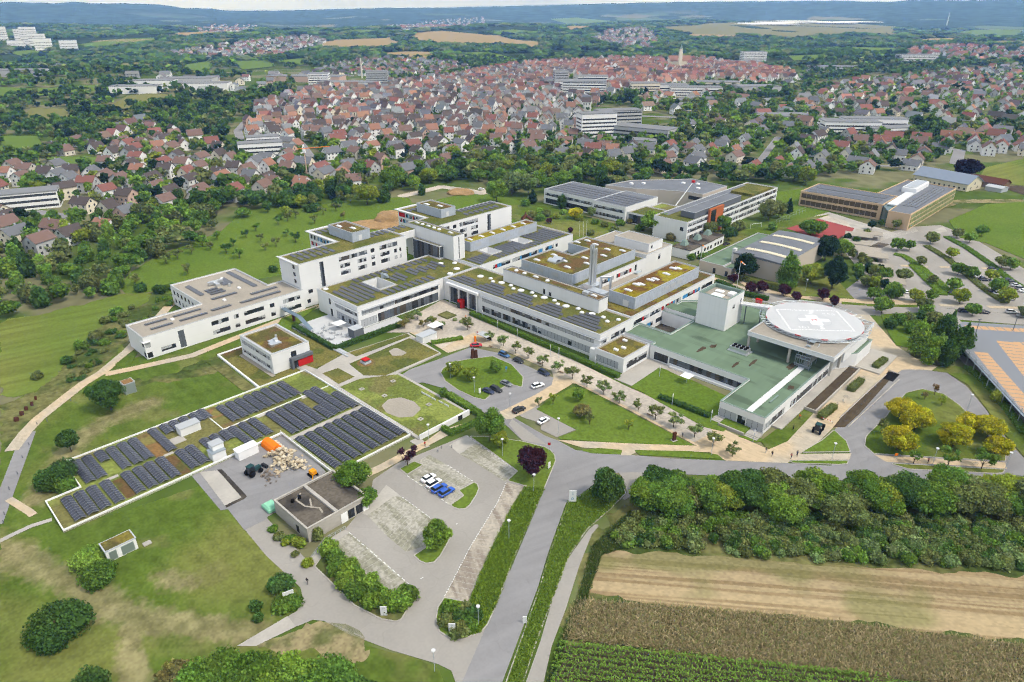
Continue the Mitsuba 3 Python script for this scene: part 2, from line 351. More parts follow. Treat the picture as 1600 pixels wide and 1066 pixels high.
sheet('rough_grass', [(-125.4,191.3),(-115.4,196.4),(-103.3,208.3),(-96.5,215.1),(-92.8,219.2),(-90.0,209.2),(-92.3,202.2),(-99.7,199.1),(-115.1,191.3),(-123.2,187.2)], .05, 'rough_grass', 2)
sheet('lawn', [(-147.2,112.4),(-113.8,116.3),(-108.1,125.8),(-103.5,122.9),(-74.4,141.5),(-61.3,122.9),(-47.2,107.7),(-42.6,101.7),(-44.3,97.6),(-51.4,91.1),(-60.9,78.9),(-102.8,58.5)], .04, 'lawn', 3)
sheet('lawn', [(-60.9,78.9),(-51.4,91.1),(-40.9,94.5),(-31.9,93.0),(-13.6,86.6),(-11.5,78.9),(-11.3,69.9),(-56.7,69.9)], .05, 'lawn', 2)
sheet('bare_path', [(-48.3,90.8),(-41.2,95.6),(-36.9,96.4),(-29.4,92.7),(-24.0,90.1),(-28.5,88.7),(-35.9,89.4),(-43.0,89.4)], .07, 'dry_grass', .7)
sheet('lawn', [(-139.6,171.4),(-137.7,191.3),(-132.4,209.2),(-82.2,191.3),(-87.6,168.6),(-101.8,145.6),(-121.1,154.2),(-127.2,154.2),(-133.5,158.8)], .046, 'lawn', 2)

# fields on the right
fld = [(16.5,142.9),(29.8,138.9),(139.5,131.5),(102.8,58.5),(3.7,58.5),(6.3,83.2),(9.3,95.3),(14.5,111.4),(20.9,124.6),(29.4,136.4)]
sheet('field_margin', fld, .05, 'rough_grass')
sheet('stubble_field', [(17.3,115.9),(35.3,115.1),(55.7,112.7),(82.4,110.5),(108.4,108.3),(123.2,106.5),(111.6,90.0),(97.6,92.3),(80.5,94.5),(63.2,97.6),(44.7,99.2),(25.9,101.3),(13.8,103.7)], .08, 'stubble', 2)

# tarmac: car park, service road, yard
lot = [(-68.3,130.1),(-54.0,114.5),(-47.5,108.6),(-44.0,105.4),(-42.5,102.2),(-42.9,99.2),(-44.4,97.9),(-42.0,95.3),(-39.2,97.0),(-36.9,96.7),(-31.8,93.8),(-22.9,90.0),(-13.6,86.9),(-11.0,85.5),(-10.0,82.9),(-11.0,77.7),(-6.6,77.7),(-1.3,98.4),(0.0,116.3),(7.4,141.5),(1.3,145.3),(-12.8,162.0),(-30.5,148.4),(-35.5,141.5),(-34.6,131.0),(-36.6,128.5),(-38.5,123.3),(-41.2,118.3),(-42.9,111.2),(-48.4,117.1),(-58.1,127.1),(-55.5,130.3),(-59.7,138.9),(-51.8,155.7),(-58.8,158.8),(-74.1,162.0),(-79.0,155.7),(-79.0,142.9)]
sheet('car_park', lot, .07, 'old_tarmac', .5)
sheet('works_yard', [(-82.3,142.9),(-78.6,155.7),(-72.1,158.8),(-64.9,164.6),(-48.2,144.7),(-56.5,133.9),(-57.5,131.0),(-57.9,126.4),(-61.7,122.7),(-68.3,130.1),(-69.8,129.6)], .085, 'asphalt', .3)
struct('concrete_slab', MB().prism(Polygon([(-81.1,144.7),(-76.7,145.3),(-65.7,134.4),(-69.0,130.8)]), .05, .16), 'concrete')
struct('asphalt_strip', MB().prism(Polygon([(-76.8,145.6),(-75.7,145.8),(-65.4,134.9),(-65.7,133.9),(-68.8,130.6),(-69.4,131.3),(-66.5,134.4)]), .06, .19), 'dark_felt')
road = unary_union([Polygon([(-11.7,74.3),(-8.9,83.2),(-1.9,105.1),(8.2,138.2),(11.7,149.5),(11.4,153.3),(9.0,156.0),(2.9,159.1),(-1.7,166.9),(-3.1,175.0),(9.6,161.3),(12.5,159.4),(17.4,154.5),(42.8,150.7),(72.9,148.6),(83.9,147.5),(91.0,151.2),(93.1,152.1),(96.0,150.9),(99.1,148.9),(103.6,145.8),(125.1,143.7),(129.9,146.7),(133.6,152.1),(150.2,145.6),(144.2,137.6),(129.6,139.7),(106.0,141.0),(81.6,141.3),(41.4,143.9),(31.6,144.7),(24.9,144.2),(16.6,135.1),(13.2,132.5),(7.9,115.1),(5.3,105.1),(-1.7,83.2),(-4.3,74.3)]).buffer(0)])
sheet('road', road.buffer(.6).buffer(-.6), .10, 'asphalt')
# loop by the entrance
loop = smoothp([(-2.8,165.9),(-5.6,170.3),(-12.7,179.4),(-22.4,188.8),(-28.9,192.2),(-32.8,190.5),(-37.2,195.6),(-34.2,200.9),(-24.3,209.2),(-14.8,217.7),(-4.5,213.1),(6.4,202.2),(14.2,194.7),(12.7,190.5),(7.0,184.0),(0.0,177.5),(-3.1,173.9),(0.0,168.6)], 1.0)
sheet('road', loop, .105, 'asphalt')
# right loop road
rl = smoothp([(83.9,147.5),(91.7,153.3),(93.1,158.8),(92.0,164.6),(99.5,170.3),(119.2,191.3),(130.3,200.9),(136.7,200.9),(143.8,199.1),(144.9,189.7),(142.3,175.7),(138.0,158.8),(135.5,138.9),(122.6,138.9),(99.5,144.2),(87.3,142.9)], 1.2)
sheet('road', rl, .098, 'asphalt')
sheet('road', strip([(102.3,266.7),(119.5,255.7),(141.0,251.7),(165.3,249.1),(198.4,241.7),(222.6,234.5)], 11), .095, 'old_tarmac')
big_lot = [(188.8,347.4),(219.5,367.4),(239.3,371.2),(242.7,347.4),(237.6,299.9),(238.0,254.3),(225.8,238.7),(201.7,246.6),(175.1,253.0),(162.7,249.1),(162.2,268.1),(168.1,291.4)]
sheet('car_park', big_lot, .07, 'old_tarmac')
sheet('car_park', [(167.4,253.0),(174.4,251.7),(172.5,235.7),(164.3,230.0),(163.7,241.7)], .075, 'old_tarmac')
# bicycle lane on the right of the main road
lane = smoothp([(1.7,80.8),(5.5,92.3),(9.0,105.1),(12.6,114.3),(17.7,122.9),(24.6,130.3),(28.6,136.4),(28.3,142.9),(27.4,144.7),(34.6,144.7),(32.5,140.2),(29.3,135.1),(22.8,128.0),(18.3,121.4),(14.5,111.4),(10.9,100.0),(7.5,90.8),(5.1,80.8)], .5)
sheet('cycle_lane', lane, .09, 'old_tarmac')
# light paved promenade, plaza, footpaths
prom = [(-16.4,246.6),(-10.0,242.9),(35.8,190.5),(69.3,155.7),(76.6,158.8),(113.7,204.5),(114.7,209.2),(121.5,241.7),(130.2,249.1),(141.1,249.1),(137.4,219.2),(139.0,209.2),(143.8,202.2),(144.7,200.0),(136.2,200.0),(130.3,200.9),(124.8,196.4),(92.9,165.2),(93.1,166.6),(86.1,159.4),(77.8,152.7),(72.9,148.6),(56.9,149.8),(50.8,156.6),(34.6,175.7),(20.5,191.3),(13.7,193.8),(13.2,200.0),(-4.5,216.7),(-13.7,219.2),(-22.4,213.1),(-27.5,219.2),(-38.1,230.0),(-39.7,241.7),(-29.1,261.1),(-22.1,255.7)]
sheet('promenade', prom, .085, 'sand_paver', .4)
sheet('plaza', [(-56.0,224.5),(-39.9,243.5),(-28.7,262.5),(-16.3,249.8),(-9.9,241.7),(9.2,221.8),(35.8,190.5),(54.5,170.3),(57.4,163.6),(50.6,158.2),(34.8,177.2),(20.7,192.6),(14.5,200.0),(-4.6,219.2),(-14.3,230.0),(-25.0,216.7),(-33.3,230.0),(-47.6,230.0)], .095, 'plaza_gravel', .4)
sheet('footpath', [(12.5,159.4),(35.4,157.5),(51.1,156.6),(58.2,154.2),(57.2,153.3),(34.9,154.5),(31.9,152.1),(29.3,152.1),(28.8,154.8),(19.3,155.7)], .115, 'sand_paver')
sheet('footpath', [(13.6,195.6),(12.7,190.5),(7.0,184.0),(-1.9,175.7),(-3.8,174.2),(-1.9,170.0),(0.0,170.3),(5.8,175.7),(12.3,183.3),(19.5,191.3)], .125, 'sand_paver', .3)
sheet('footpath', [(77.8,152.7),(91.8,153.0),(90.0,150.1),(73.3,149.8)], .125, 'sand_paver')
sheet('footpath', [(97.6,152.4),(101.6,151.8),(116.2,150.4),(130.7,148.9),(129.4,146.1),(118.0,147.5),(101.8,148.9),(99.3,149.2)], .12, 'sand_paver')
sheet('footpath', [(-9.4,170.3),(-22.8,156.9),(-33.4,145.6),(-38.4,141.3),(-39.7,143.7),(-35.4,147.5),(-28.0,155.1),(-24.0,158.8),(-20.1,164.6),(-11.2,169.3)], .12, 'sand_paver')
sheet('footpath', [(-28.5,158.8),(-26.1,161.0),(-22.5,156.3),(-24.5,155.1)], .11, 'concrete')
wpath = unary_union([strip([(-136.2,154.2),(-138.2,163.3),(-139.0,170.3),(-138.6,177.5),(-137.7,191.3),(-135.7,199.1),(-135.3,215.1),(-137.6,241.7),(-139.1,254.3),(-138.5,261.1)], 3.6), strip([(-133.9,197.7),(-127.3,201.3),(-111.1,211.2),(-99.2,227.8),(-89.3,241.7),(-77.9,255.7)], 3.4)])
sheet('footpath', wpath, .11, 'sand_paver')
sheet('cycle_lane', strip([(-120.6,124.2),(-125.2,135.1),(-137.3,163.3)], 3.6), .10, 'asphalt')
sheet('footpath', strip([(-123.5,133.9),(-115.0,128.9),(-113.6,127.8)], 1.8), .115, 'sand_paver')
sheet('footpath', strip([(-116.6,117.9),(-114.2,121.2),(-111.7,124.2),(-108.3,126.4)], 1.4), .105, 'concrete')
sheet('footpath', [(-44.4,97.9),(-42.0,95.3),(-48.3,90.8),(-51.9,90.8)], .115, 'concrete')
sheet('footpath', [(-38.7,122.9),(-37.2,122.0),(-40.5,118.7),(-42.9,111.2),(-44.4,113.1),(-42.2,119.1)], .11, 'concrete')
sheet('footpath', strip([(102.5,283.3),(104.6,274.0),(118.4,266.7),(132.2,261.1),(167.7,258.3)], 5), .10, 'sand_paver')
sheet('footpath', strip([(82.2,295.6),(93.4,283.3),(100.5,274.0),(103.1,261.1)], 3), .105, 'sand_paver')
sheet('footpath', [(174.1,257.7),(185.9,256.3),(184.2,254.3),(173.7,255.0)], .11, 'sand_paver')
sheet('footpath', [(192.2,255.7),(204.8,254.3),(203.0,252.4),(192.1,253.0)], .11, 'sand_paver')
sheet('footpath', [(182.4,305.2),(195.6,303.4),(193.0,300.7),(182.0,302.5)], .11, 'sand_paver')
sheet('footpath', [(200.1,303.4),(205.0,302.5),(203.1,300.7),(199.5,300.7)], .11, 'sand_paver')
sheet('footpath', [(218.5,301.6),(230.2,299.9),(228.5,298.1),(217.8,299.0)], .11, 'sand_paver')
# stalls of the car park
sheet('parking_stalls', [(-40.5,118.7),(-37.3,121.8),(-30.8,115.9),(-24.4,109.2),(-20.9,105.6),(-24.5,103.0),(-31.4,109.7),(-37.3,115.1)], .09, 'grass_paver')
sheet('parking_stalls', [(-34.3,127.8),(-29.2,134.9),(-27.1,134.6),(-18.8,126.4),(-18.7,120.8),(-19.7,119.7),(-18.3,118.1),(-23.5,115.7),(-29.3,121.6)], .09, 'grass_paver')
sheet('parking_stalls', [(-17.9,140.2),(-20.7,145.6),(-17.2,147.8),(-9.6,140.5),(-13.4,137.1),(-12.0,135.1),(-15.0,131.5),(-21.8,137.9)], .09, 'grass_paver')
sheet('parking_stalls', [(-14.2,152.7),(-9.8,158.2),(-5.2,153.0),(1.3,145.0),(-1.8,140.7),(-9.3,148.4)], .09, 'grass_paver')
sheet('parking_stalls', [(-1.5,140.2),(3.4,138.9),(-0.2,130.3),(-5.1,115.1),(-7.9,106.5),(-8.8,101.5),(-13.9,102.7),(-13.1,105.1),(-9.3,117.3),(-3.4,132.9)], .09, 'sandy_stall')
sheet('parking_stalls', [(-35.7,128.5),(-31.7,139.4),(-27.1,134.6),(-29.2,134.9),(-34.3,127.8)], .09, 'concrete')
sheet('parking_stalls', [(-27.0,143.1),(-25.3,149.2),(-22.3,152.4),(-17.2,147.8),(-20.7,145.6),(-17.9,140.2),(-21.8,137.9)], .09, 'grass_paver')
sheet('parking_stalls', [(-17.3,156.9),(-12.8,161.6),(-9.8,158.2),(-14.2,152.7)], .09, 'concrete')
sheet('parking_stalls', [(0.0,175.7),(7.4,178.7),(14.9,168.6),(18.3,164.6),(12.6,160.7),(8.2,164.6),(8.4,167.9),(2.8,171.4)], .115, 'old_tarmac')
sheet('parking_stalls', [(2.9,159.1),(9.7,156.9),(7.2,160.4),(0.0,170.3),(-0.9,167.3)], .115, 'old_tarmac')
sheet('parking_stalls', [(-6.4,184.4),(-1.0,190.5),(3.2,187.2),(2.0,184.0),(-3.9,178.7)], .09, 'grass_paver')
raised('hedge_bed', [(-41.0,117.7),(-37.3,115.1),(-31.4,109.7),(-24.5,103.0),(-23.7,102.0),(-20.6,105.2),(-19.7,104.7),(-19.7,102.5),(-21.7,97.0),(-22.7,96.4),(-25.7,97.0),(-31.8,100.5),(-37.4,106.1),(-42.6,111.2)], .06, .2, 'rough_grass', 'concrete', .35)
raised('traffic_island', [(-21.7,114.5),(-18.3,118.1),(-19.7,119.7),(-18.3,121.6),(-14.3,122.3),(-13.7,121.0),(-14.3,118.7),(-15.7,114.3),(-16.8,112.4),(-18.6,112.0),(-20.0,112.7)], .06, .2, 'fresh_grass', 'concrete', .35)
raised('traffic_island', [(-15.0,131.5),(-12.0,135.1),(-13.4,137.1),(-9.6,140.5),(-8.7,139.7),(-8.2,137.9),(-8.6,135.6),(-10.1,131.5),(-11.1,130.1),(-12.8,129.9),(-14.2,130.6)], .06, .2, 'fresh_grass', 'concrete', .35)
raised('traffic_island', [(-29.5,146.1),(-26.0,149.5),(-23.3,147.8),(-27.1,143.4)], .06, .2, 'fresh_grass', 'concrete', .35)
raised('verge', [(3.4,138.9),(8.2,138.2),(0.0,112.4),(-3.2,100.3),(-4.7,95.7),(-6.0,93.8),(-9.5,92.3),(-11.8,92.4),(-14.1,94.1),(-15.1,97.0),(-15.0,100.0),(-13.9,102.7),(-8.8,101.5),(-5.1,115.1),(-0.2,130.3)], .06, .2, 'fresh_grass', 'concrete', .35)
raised('verge', [(-12.8,162.0),(-11.4,161.3),(-6.3,161.0),(2.8,158.8),(9.0,156.0),(10.6,154.5),(11.6,152.1),(11.7,149.5),(8.5,138.9),(7.7,136.9),(3.1,138.9),(-1.3,141.0),(1.3,145.0),(-5.2,153.0)], .06, .2, 'fresh_grass', 'concrete', .35)
raised('verge', [(9.0,104.2),(4.9,92.3),(1.7,82.0),(-1.5,82.0),(5.6,105.1),(8.2,115.1),(13.6,132.5),(16.6,134.9),(22.8,141.0),(26.4,143.7),(28.1,141.5),(28.3,135.9),(23.9,130.3),(17.4,122.9),(12.7,114.7)], .06, .2, 'fresh_grass', 'concrete', .35)
raised('traffic_island', [(-23.7,198.6),(-23.1,201.8),(-19.6,206.4),(-15.4,208.3),(-6.7,210.7),(0.0,204.5),(3.8,195.6),(3.3,188.8),(-1.0,190.9),(-6.4,184.4),(-8.3,180.9),(-11.9,182.5),(-17.2,187.2),(-21.7,193.0)], .06, .2, 'fresh_grass', 'concrete', .35)
raised('traffic_island', [(92.0,164.6),(93.1,158.8),(91.9,153.6),(78.0,153.3),(86.4,159.4)], .06, .2, 'fresh_grass', 'concrete', .35)
raised('traffic_island', [(73.3,149.8),(89.8,149.8),(88.6,148.1),(86.1,147.8),(74.5,148.4)], .06, .2, 'fresh_grass', 'concrete', .35)
raised('traffic_island', [(99.3,161.0),(101.5,163.3),(108.9,170.3),(117.3,179.4),(123.4,185.6),(129.7,188.0),(135.0,184.8),(135.9,177.9),(135.0,166.9),(133.1,152.1),(131.1,149.2),(116.4,150.7),(97.7,152.7),(96.9,156.6)], .06, .2, 'lawn', 'concrete', .35)
raised('traffic_island', [(99.3,148.6),(114.5,147.2),(129.0,145.8),(127.1,144.2),(125.3,143.9),(103.6,145.8)], .06, .2, 'lawn', 'concrete', .35)
raised('lawn', [(18.3,154.5),(23.7,155.4),(30.0,154.5),(29.4,152.4),(21.6,153.0)], .06, .2, 'fresh_grass', None, .35)
raised('lawn', [(33.1,154.5),(48.7,153.9),(55.3,152.4),(56.4,150.4),(34.5,152.1)], .06, .2, 'fresh_grass', None, .35)
raised('lawn', [(7.3,175.7),(13.5,183.3),(19.4,189.2),(22.4,188.8),(35.3,173.9),(50.2,156.6),(35.4,157.5),(26.6,158.2),(13.4,159.7),(12.9,160.7),(18.6,164.2)], .06, .2, 'fresh_grass', None, .35)
raised('lawn', [(37.7,189.2),(49.4,202.2),(51.2,200.9),(54.6,196.4),(57.3,194.7),(66.6,183.3),(69.9,184.4),(63.1,175.7),(60.9,170.3),(63.4,168.6),(55.2,165.9),(48.1,175.7),(40.3,186.4)], .06, .2, 'fresh_grass', None, .35)
raised('lawn', [(55.2,165.9),(60.2,169.3),(63.7,167.3),(60.1,163.6)], .06, .2, 'fresh_grass', None, .35)
raised('lawn', [(62.4,162.0),(69.9,160.0),(70.3,158.8),(67.5,158.2)], .06, .2, 'fresh_grass', None, .35)
raised('lawn', [(69.5,156.3),(69.1,158.8),(88.4,176.4),(90.1,173.9),(76.6,158.8),(69.9,154.8)], .06, .2, 'lawn', None, .35)
raised('lawn', [(145.2,246.6),(159.8,248.5),(162.9,244.7),(159.5,230.0),(150.0,213.1),(144.4,215.1),(137.4,219.2),(139.1,227.2)], .06, .2, 'fresh_grass', None, .35)
raised('lawn', [(139.4,200.0),(144.2,203.6),(150.6,202.7),(152.6,195.6),(149.1,168.6),(146.6,149.8),(136.4,140.2),(137.4,151.2),(139.2,162.0),(142.8,176.4),(145.8,190.5),(143.9,198.6)], .06, .2, 'lawn', None, .35)
raised('verge', [(135.5,259.7),(144.3,257.7),(143.4,255.7),(134.4,257.0)], .06, .2, 'lawn', None, .35)
raised('verge', [(144.0,257.0),(165.3,256.3),(163.6,253.7),(143.9,255.0)], .06, .2, 'lawn', None, .35)
raised('lawn', [(99.3,304.3),(107.6,283.3),(118.4,266.7),(142.0,262.5),(144.4,283.3),(152.6,295.6),(138.4,304.3),(118.8,299.9)], .06, .2, 'lawn', None, .35)
raised('lawn', [(82.6,373.7),(109.4,380.2),(113.5,355.4),(121.4,358.9),(156.9,380.2),(188.1,393.7),(146.5,361.3),(120.3,333.3),(107.3,333.3),(93.6,344.0)], .06, .2, 'lawn', None, .35)
raised('lawn', [(175.4,448.7),(195.7,457.7),(191.1,400.8),(164.1,380.2),(148.2,386.8)], .06, .2, 'fresh_grass', None, .35)
raised('lawn', [(-23.7,415.7),(19.6,412.7),(57.5,373.7),(57.6,349.6),(32.1,328.1),(17.4,361.3)], .06, .2, 'lawn', None, .35)
raised('lawn', [(-89.3,230.0),(-81.8,232.8),(-81.4,244.7),(-77.9,255.7),(-83.9,249.1),(-89.6,242.9)], .06, .2, 'fresh_grass', None, .35)
raised('lawn', [(-132.0,202.2),(-128.9,204.5),(-131.0,213.1),(-133.5,215.1),(-134.3,204.5)], .06, .2, 'lawn', None, .35)
raised('lawn', [(248.8,380.2),(292.1,415.7),(321.1,423.6),(344.0,400.8),(254.4,275.5),(246.8,313.5),(244.0,338.6),(236.0,347.4)], .06, .2, 'fresh_grass', None, .35)
raised('field', [(361.0,526.1),(413.8,561.0),(448.8,526.1),(391.5,452.2),(347.9,463.2),(334.4,490.8)], .06, .2, 'mown_meadow', None, .35)
raised('field', [(330.5,463.2),(350.4,467.0),(388.8,448.7),(373.0,428.4),(332.2,440.0)], .06, .2, 'soil', None, .35)
raised('bare_path', [(226.4,373.7),(254.2,400.8),(278.2,418.8),(319.0,420.4),(324.4,428.4),(283.8,428.4),(262.3,418.8),(237.0,393.7)], .06, .2, 'dry_grass', None, .35)

def bays(a, b, n):
    m = MB(); a, b = [np.array(q) for q in a], [np.array(q) for q in b]
    for i in range(n + 1):
        p, q = a[0] + (a[1] - a[0]) * i / n, b[0] + (b[1] - b[0]) * i / n; d = (q - p) / np.linalg.norm(q - p); w = np.array([-d[1], d[0]]) * .05
        m.quad((*(p - w), .125), (*(q - w), .125), (*(q + w), .125), (*(p + w), .125))
    struct('bay_line', m, 'concrete')
bays([(-37.3,121.8),(-21.4,105.9)], [(-40.2,118.7),(-24.6,103.0)], 13); bays([(-28.6,136.4),(-18.8,126.4)], [(-34.3,127.8),(-23.5,115.7)], 10); bays([(-17.2,147.8),(-9.6,140.5)], [(-21.0,142.6),(-13.3,135.9)], 8); bays([(-26.4,143.1),(-15.0,131.5)], [(-21.0,142.6),(-13.3,135.9)], 9); bays([(-17.3,156.9),(-1.8,140.7)], [(-12.8,161.6),(1.3,145.0)], 13); bays([(-1.8,139.4),(-13.6,103.0)], [(3.1,138.7),(-8.8,101.7)], 26)
# ---------------------------------------------------------------- buildings
for k, c in dict(trim=(.42, .44, .46), frame=(.075, .08, .09), dark=(.03, .032, .036), anthracite=(.13, .14, .155), steel=(.38, .43, .47), blind=(.40, .415, .43), soffit=(.6, .6, .6), white=(.78, .78, .78),
                  orange_panel=(.42, .13, .05), tan=(.56, .41, .26), tan_wall=(.50, .44, .38), red=(.46, .025, .022), blue=(.06, .25, .50), cream=(.62, .56, .42), orange=(.78, .20, .02), brown=(.115, .05, .035), bark=(.085, .065, .045), olive=(.16, .19, .07), rust=(.085, .038, .026),
                  wood=(.20, .13, .08), black=(.012, .012, .013), skin=(.42, .25, .18), denim=(.05, .07, .13), cloth=(.12, .11, .11), pink=(.45, .16, .15), mint=(.25, .55, .38), sand=(.48, .30, .14), pvframe=(.17, .175, .19), slate=(.085, .09, .10), copper=(.20, .27, .235), court_red=(.30, .075, .07), deck_grey=(.215, .225, .245), deck_orange=(.50, .31, .17)).items(): flat(k, c)
gloss('glass', (.018, .022, .027), .05); gloss('glass_mid', (.10, .115, .135), .05); gloss('glass_warm', (.075, .062, .05), .06); gloss('teal_glass', (.03, .085, .085), .06); gloss('pv', (.022, .024, .042), .12); gloss('pv_roof', (.075, .078, .092), .14)  # glass_mid: reflected sky is put into its paler diffuse colour
gloss('dome', (.72, .73, .74), .1); metal('zinc', (.62, .64, .66), .35); metal('galvanised', (.46, .52, .57), .5)
gloss('sign_white', (.80, .80, .80), .2)
MULL = {'w': 1.25, 'band': 1.25, 'glass': 1.5, 'colour': 1.3, 'stair': 1.1, 'door': 1.0, 'blinds': 1.6, 'dark': 1.5}
def opening(parent, ax, c, sgn, a0, a1, z0, z1, kind, seed):
    """a window in the wall plane ax = c whose outside looks towards sgn; recessed 18 cm"""
    def P(a, z, d):
        q = c - sgn * d
        return (q, a, z) if ax == 'u' else (a, q, z)
    def bx(m, b0, b1, y0, y1, d0, d1, col=None):
        p, q = P(b0, y0, d0), P(b1, y1, d1)
        m.box(min(p[0], q[0]), max(p[0], q[0]), min(p[1], q[1]), max(p[1], q[1]), min(p[2], q[2]), max(p[2], q[2]), col)
    fr, pane = MB('uv'), MB('uv')
    n = max(1, round((a1 - a0) / MULL[kind])); t = .06 if kind != 'glass' else .05
    for z in (z0, z1 - t): bx(fr, a0, a1, z, z + t, .10, .19)
    for i in range(n + 1):
        x = a0 + (a1 - a0 - t) * i / n; bx(fr, x, x + t, z0 + t, z1 - t, .10, .19)
    if kind in ('glass', 'stair'):
        m = max(2, round((z1 - z0) / (1.6 if kind == 'glass' else 2.2)))
        for i in range(1, m): z = z0 + (z1 - z0) * i / m; bx(fr, a0 + t, a1 - t, z, z + t, .11, .185)
    r = np.random.default_rng(seed)
    k = obj('window', fr, 'frame', parent)
    if kind in ('glass', 'band', 'stair'):
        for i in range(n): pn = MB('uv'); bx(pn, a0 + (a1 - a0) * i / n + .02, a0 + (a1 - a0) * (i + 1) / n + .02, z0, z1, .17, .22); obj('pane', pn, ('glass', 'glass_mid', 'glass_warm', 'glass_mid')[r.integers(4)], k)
    else: bx(pane, a0, a1, z0, z1, .17, .22); obj('pane', pane, 'glass', k)
    for i in range(n):
        x0, x1 = a0 + (a1 - a0) * i / n + t, a0 + (a1 - a0) * (i + 1) / n
        q = r.random()
        if kind == 'colour' and q < .30: m1 = MB('uv'); bx(m1, x0, x1, z0 + t, z1 - t, .13, .17); obj('coloured_panel', m1, 'blue' if q < .2 else 'red', k)
        elif kind == 'blinds' or (kind in ('band', 'w', 'colour') and q > (.45 if kind == 'band' else .62)):
            f = 1 if kind == 'blinds' and q < .8 else r.choice([.35, .6, 1.])
            m1 = MB('uv'); bx(m1, x0, x1, z1 - t - (z1 - z0 - 2 * t) * f, z1 - t, .14, .165); obj('blind', m1, 'blind', k)
SEED = [0]
def block(parent, shape, z0, z1, op=(), wall='white_render', roof='roof_gravel', par=.45, pw=.30, trim='trim', wname='wall', rname='roof', cop=.12):
    """flat-roofed volume on the site grid with parapet, coping and window openings (axis, plane, from, to, sill, head, kind)"""
    p = shape if isinstance(shape, Polygon) else sbox(shape[0], shape[2], shape[1], shape[3])
    p = shapely.geometry.polygon.orient(p)
    m = MB('uv')
    for ring in [p.exterior, *p.interiors]:
        q = np.array(ring.coords)
        for (x0, y0), (x1, y1) in zip(q[:-1], q[1:]):
            ax = 'u' if abs(x0 - x1) < .06 else ('v' if abs(y0 - y1) < .06 else None)
            done = False
            if ax:
                c = x0 if ax == 'u' else y0; s0, s1 = sorted((y0, y1) if ax == 'u' else (x0, x1))
                nrm = (y1 - y0) if ax == 'u' else -(x1 - x0)   # ccw ring: outside on the right-hand side
                sgn = 1 if nrm > 0 else -1
                ops = [o for o in op if o[0] == ax and abs(o[1] - c) < .3 and o[2] >= s0 - .01 and o[3] <= s1 + .01]
                if ops:
                    face = sbox(s0, z0, s1, z1).difference(unary_union([sbox(o[2], o[4], o[3], o[5]) for o in ops]))
                    for g in parts(face):
                        v, f = tri(g); w = np.column_stack([np.full(len(v), c), v[:, 0], v[:, 1]] if ax == 'u' else [v[:, 0], np.full(len(v), c), v[:, 1]])
                        flip = (sgn < 0) if ax == 'u' else (sgn > 0)
                        m.add(w, f[:, ::-1] if flip else f)
                    for o in ops:
                        d = c - sgn * .22
                        def Q(a, z, cc): return (cc, a, z) if ax == 'u' else (a, cc, z)
                        r4 = [(o[2], o[4]), (o[3], o[4]), (o[3], o[5]), (o[2], o[5])]
                        for i in range(4):
                            a, b = r4[i], r4[(i + 1) % 4]; m.quad(Q(*a, c), Q(*b, c), Q(*b, d), Q(*a, d))
                        SEED[0] += 1
                        opening(parent, ax, c, sgn, *o[2:7], SEED[0])
                    done = True
            if not done: m.quad((x0, y0, z0), (x1, y1, z0), (x1, y1, z1), (x0, y0, z1))
    inner = p.buffer(-pw, join_style=2)
    for g in parts(inner):
        for ring in [g.exterior, *g.interiors]:
            q = np.array(ring.coords)
            for a, b in zip(q[:-1], q[1:]): m.quad((*b, z1 - par), (*a, z1 - par), (*a, z1), (*b, z1))
    obj(wname, m, wall, parent)
    ring = p.buffer(.06, join_style=2).difference(p.buffer(-pw - .05, join_style=2))
    obj('coping', MB('uv').prism(ring, z1 + .003, z1 + cop), trim, parent)
    if roof.startswith('sedum'): obj('gravel_edge', MB('uv').poly(inner.difference(inner.buffer(-.75, join_style=2)), z1 - par + .03), 'roof_gravel', parent)
    return obj(rname, MB('uv').poly(inner.buffer(.02, join_style=2), z1 - par), roof, parent)
def holed(shape, *holes):
    return sbox(shape[0], shape[2], shape[1], shape[3]).difference(unary_union([sbox(h[0], h[2], h[1], h[3]) for h in holes]))
def row(a, c, w, n, z0, z1, kind, ax, gap):  # n equal windows
    return [(ax, c, a + i * gap, a + i * gap + w, z0, z1, kind) for i in range(n)]
def dome(parent, u, v, z, r=.9, sq=False, name='roof_light'):
    m = MB('uv')
    if sq:
        m.box(u - r * 1.5, u + r * 1.5, v - r * .6, v + r * .6, z, z + .35); v0, f = ICO[1]
        m.add(np.maximum(v0 * [r * 1.45, r * .55, .35], [-9, -9, 0]) + [u, v, z + .35], f)
    else:
        v0, f = ICO[2]; m.add(np.maximum(v0 * [r, r, .42], [-9, -9, -.1]) + [u, v, z + .25], f)
        p = Point(u, v).buffer(r * 1.08, 5); m.prism(p, z, z + .28)
    obj(name, m, 'dome', parent, smooth=40)
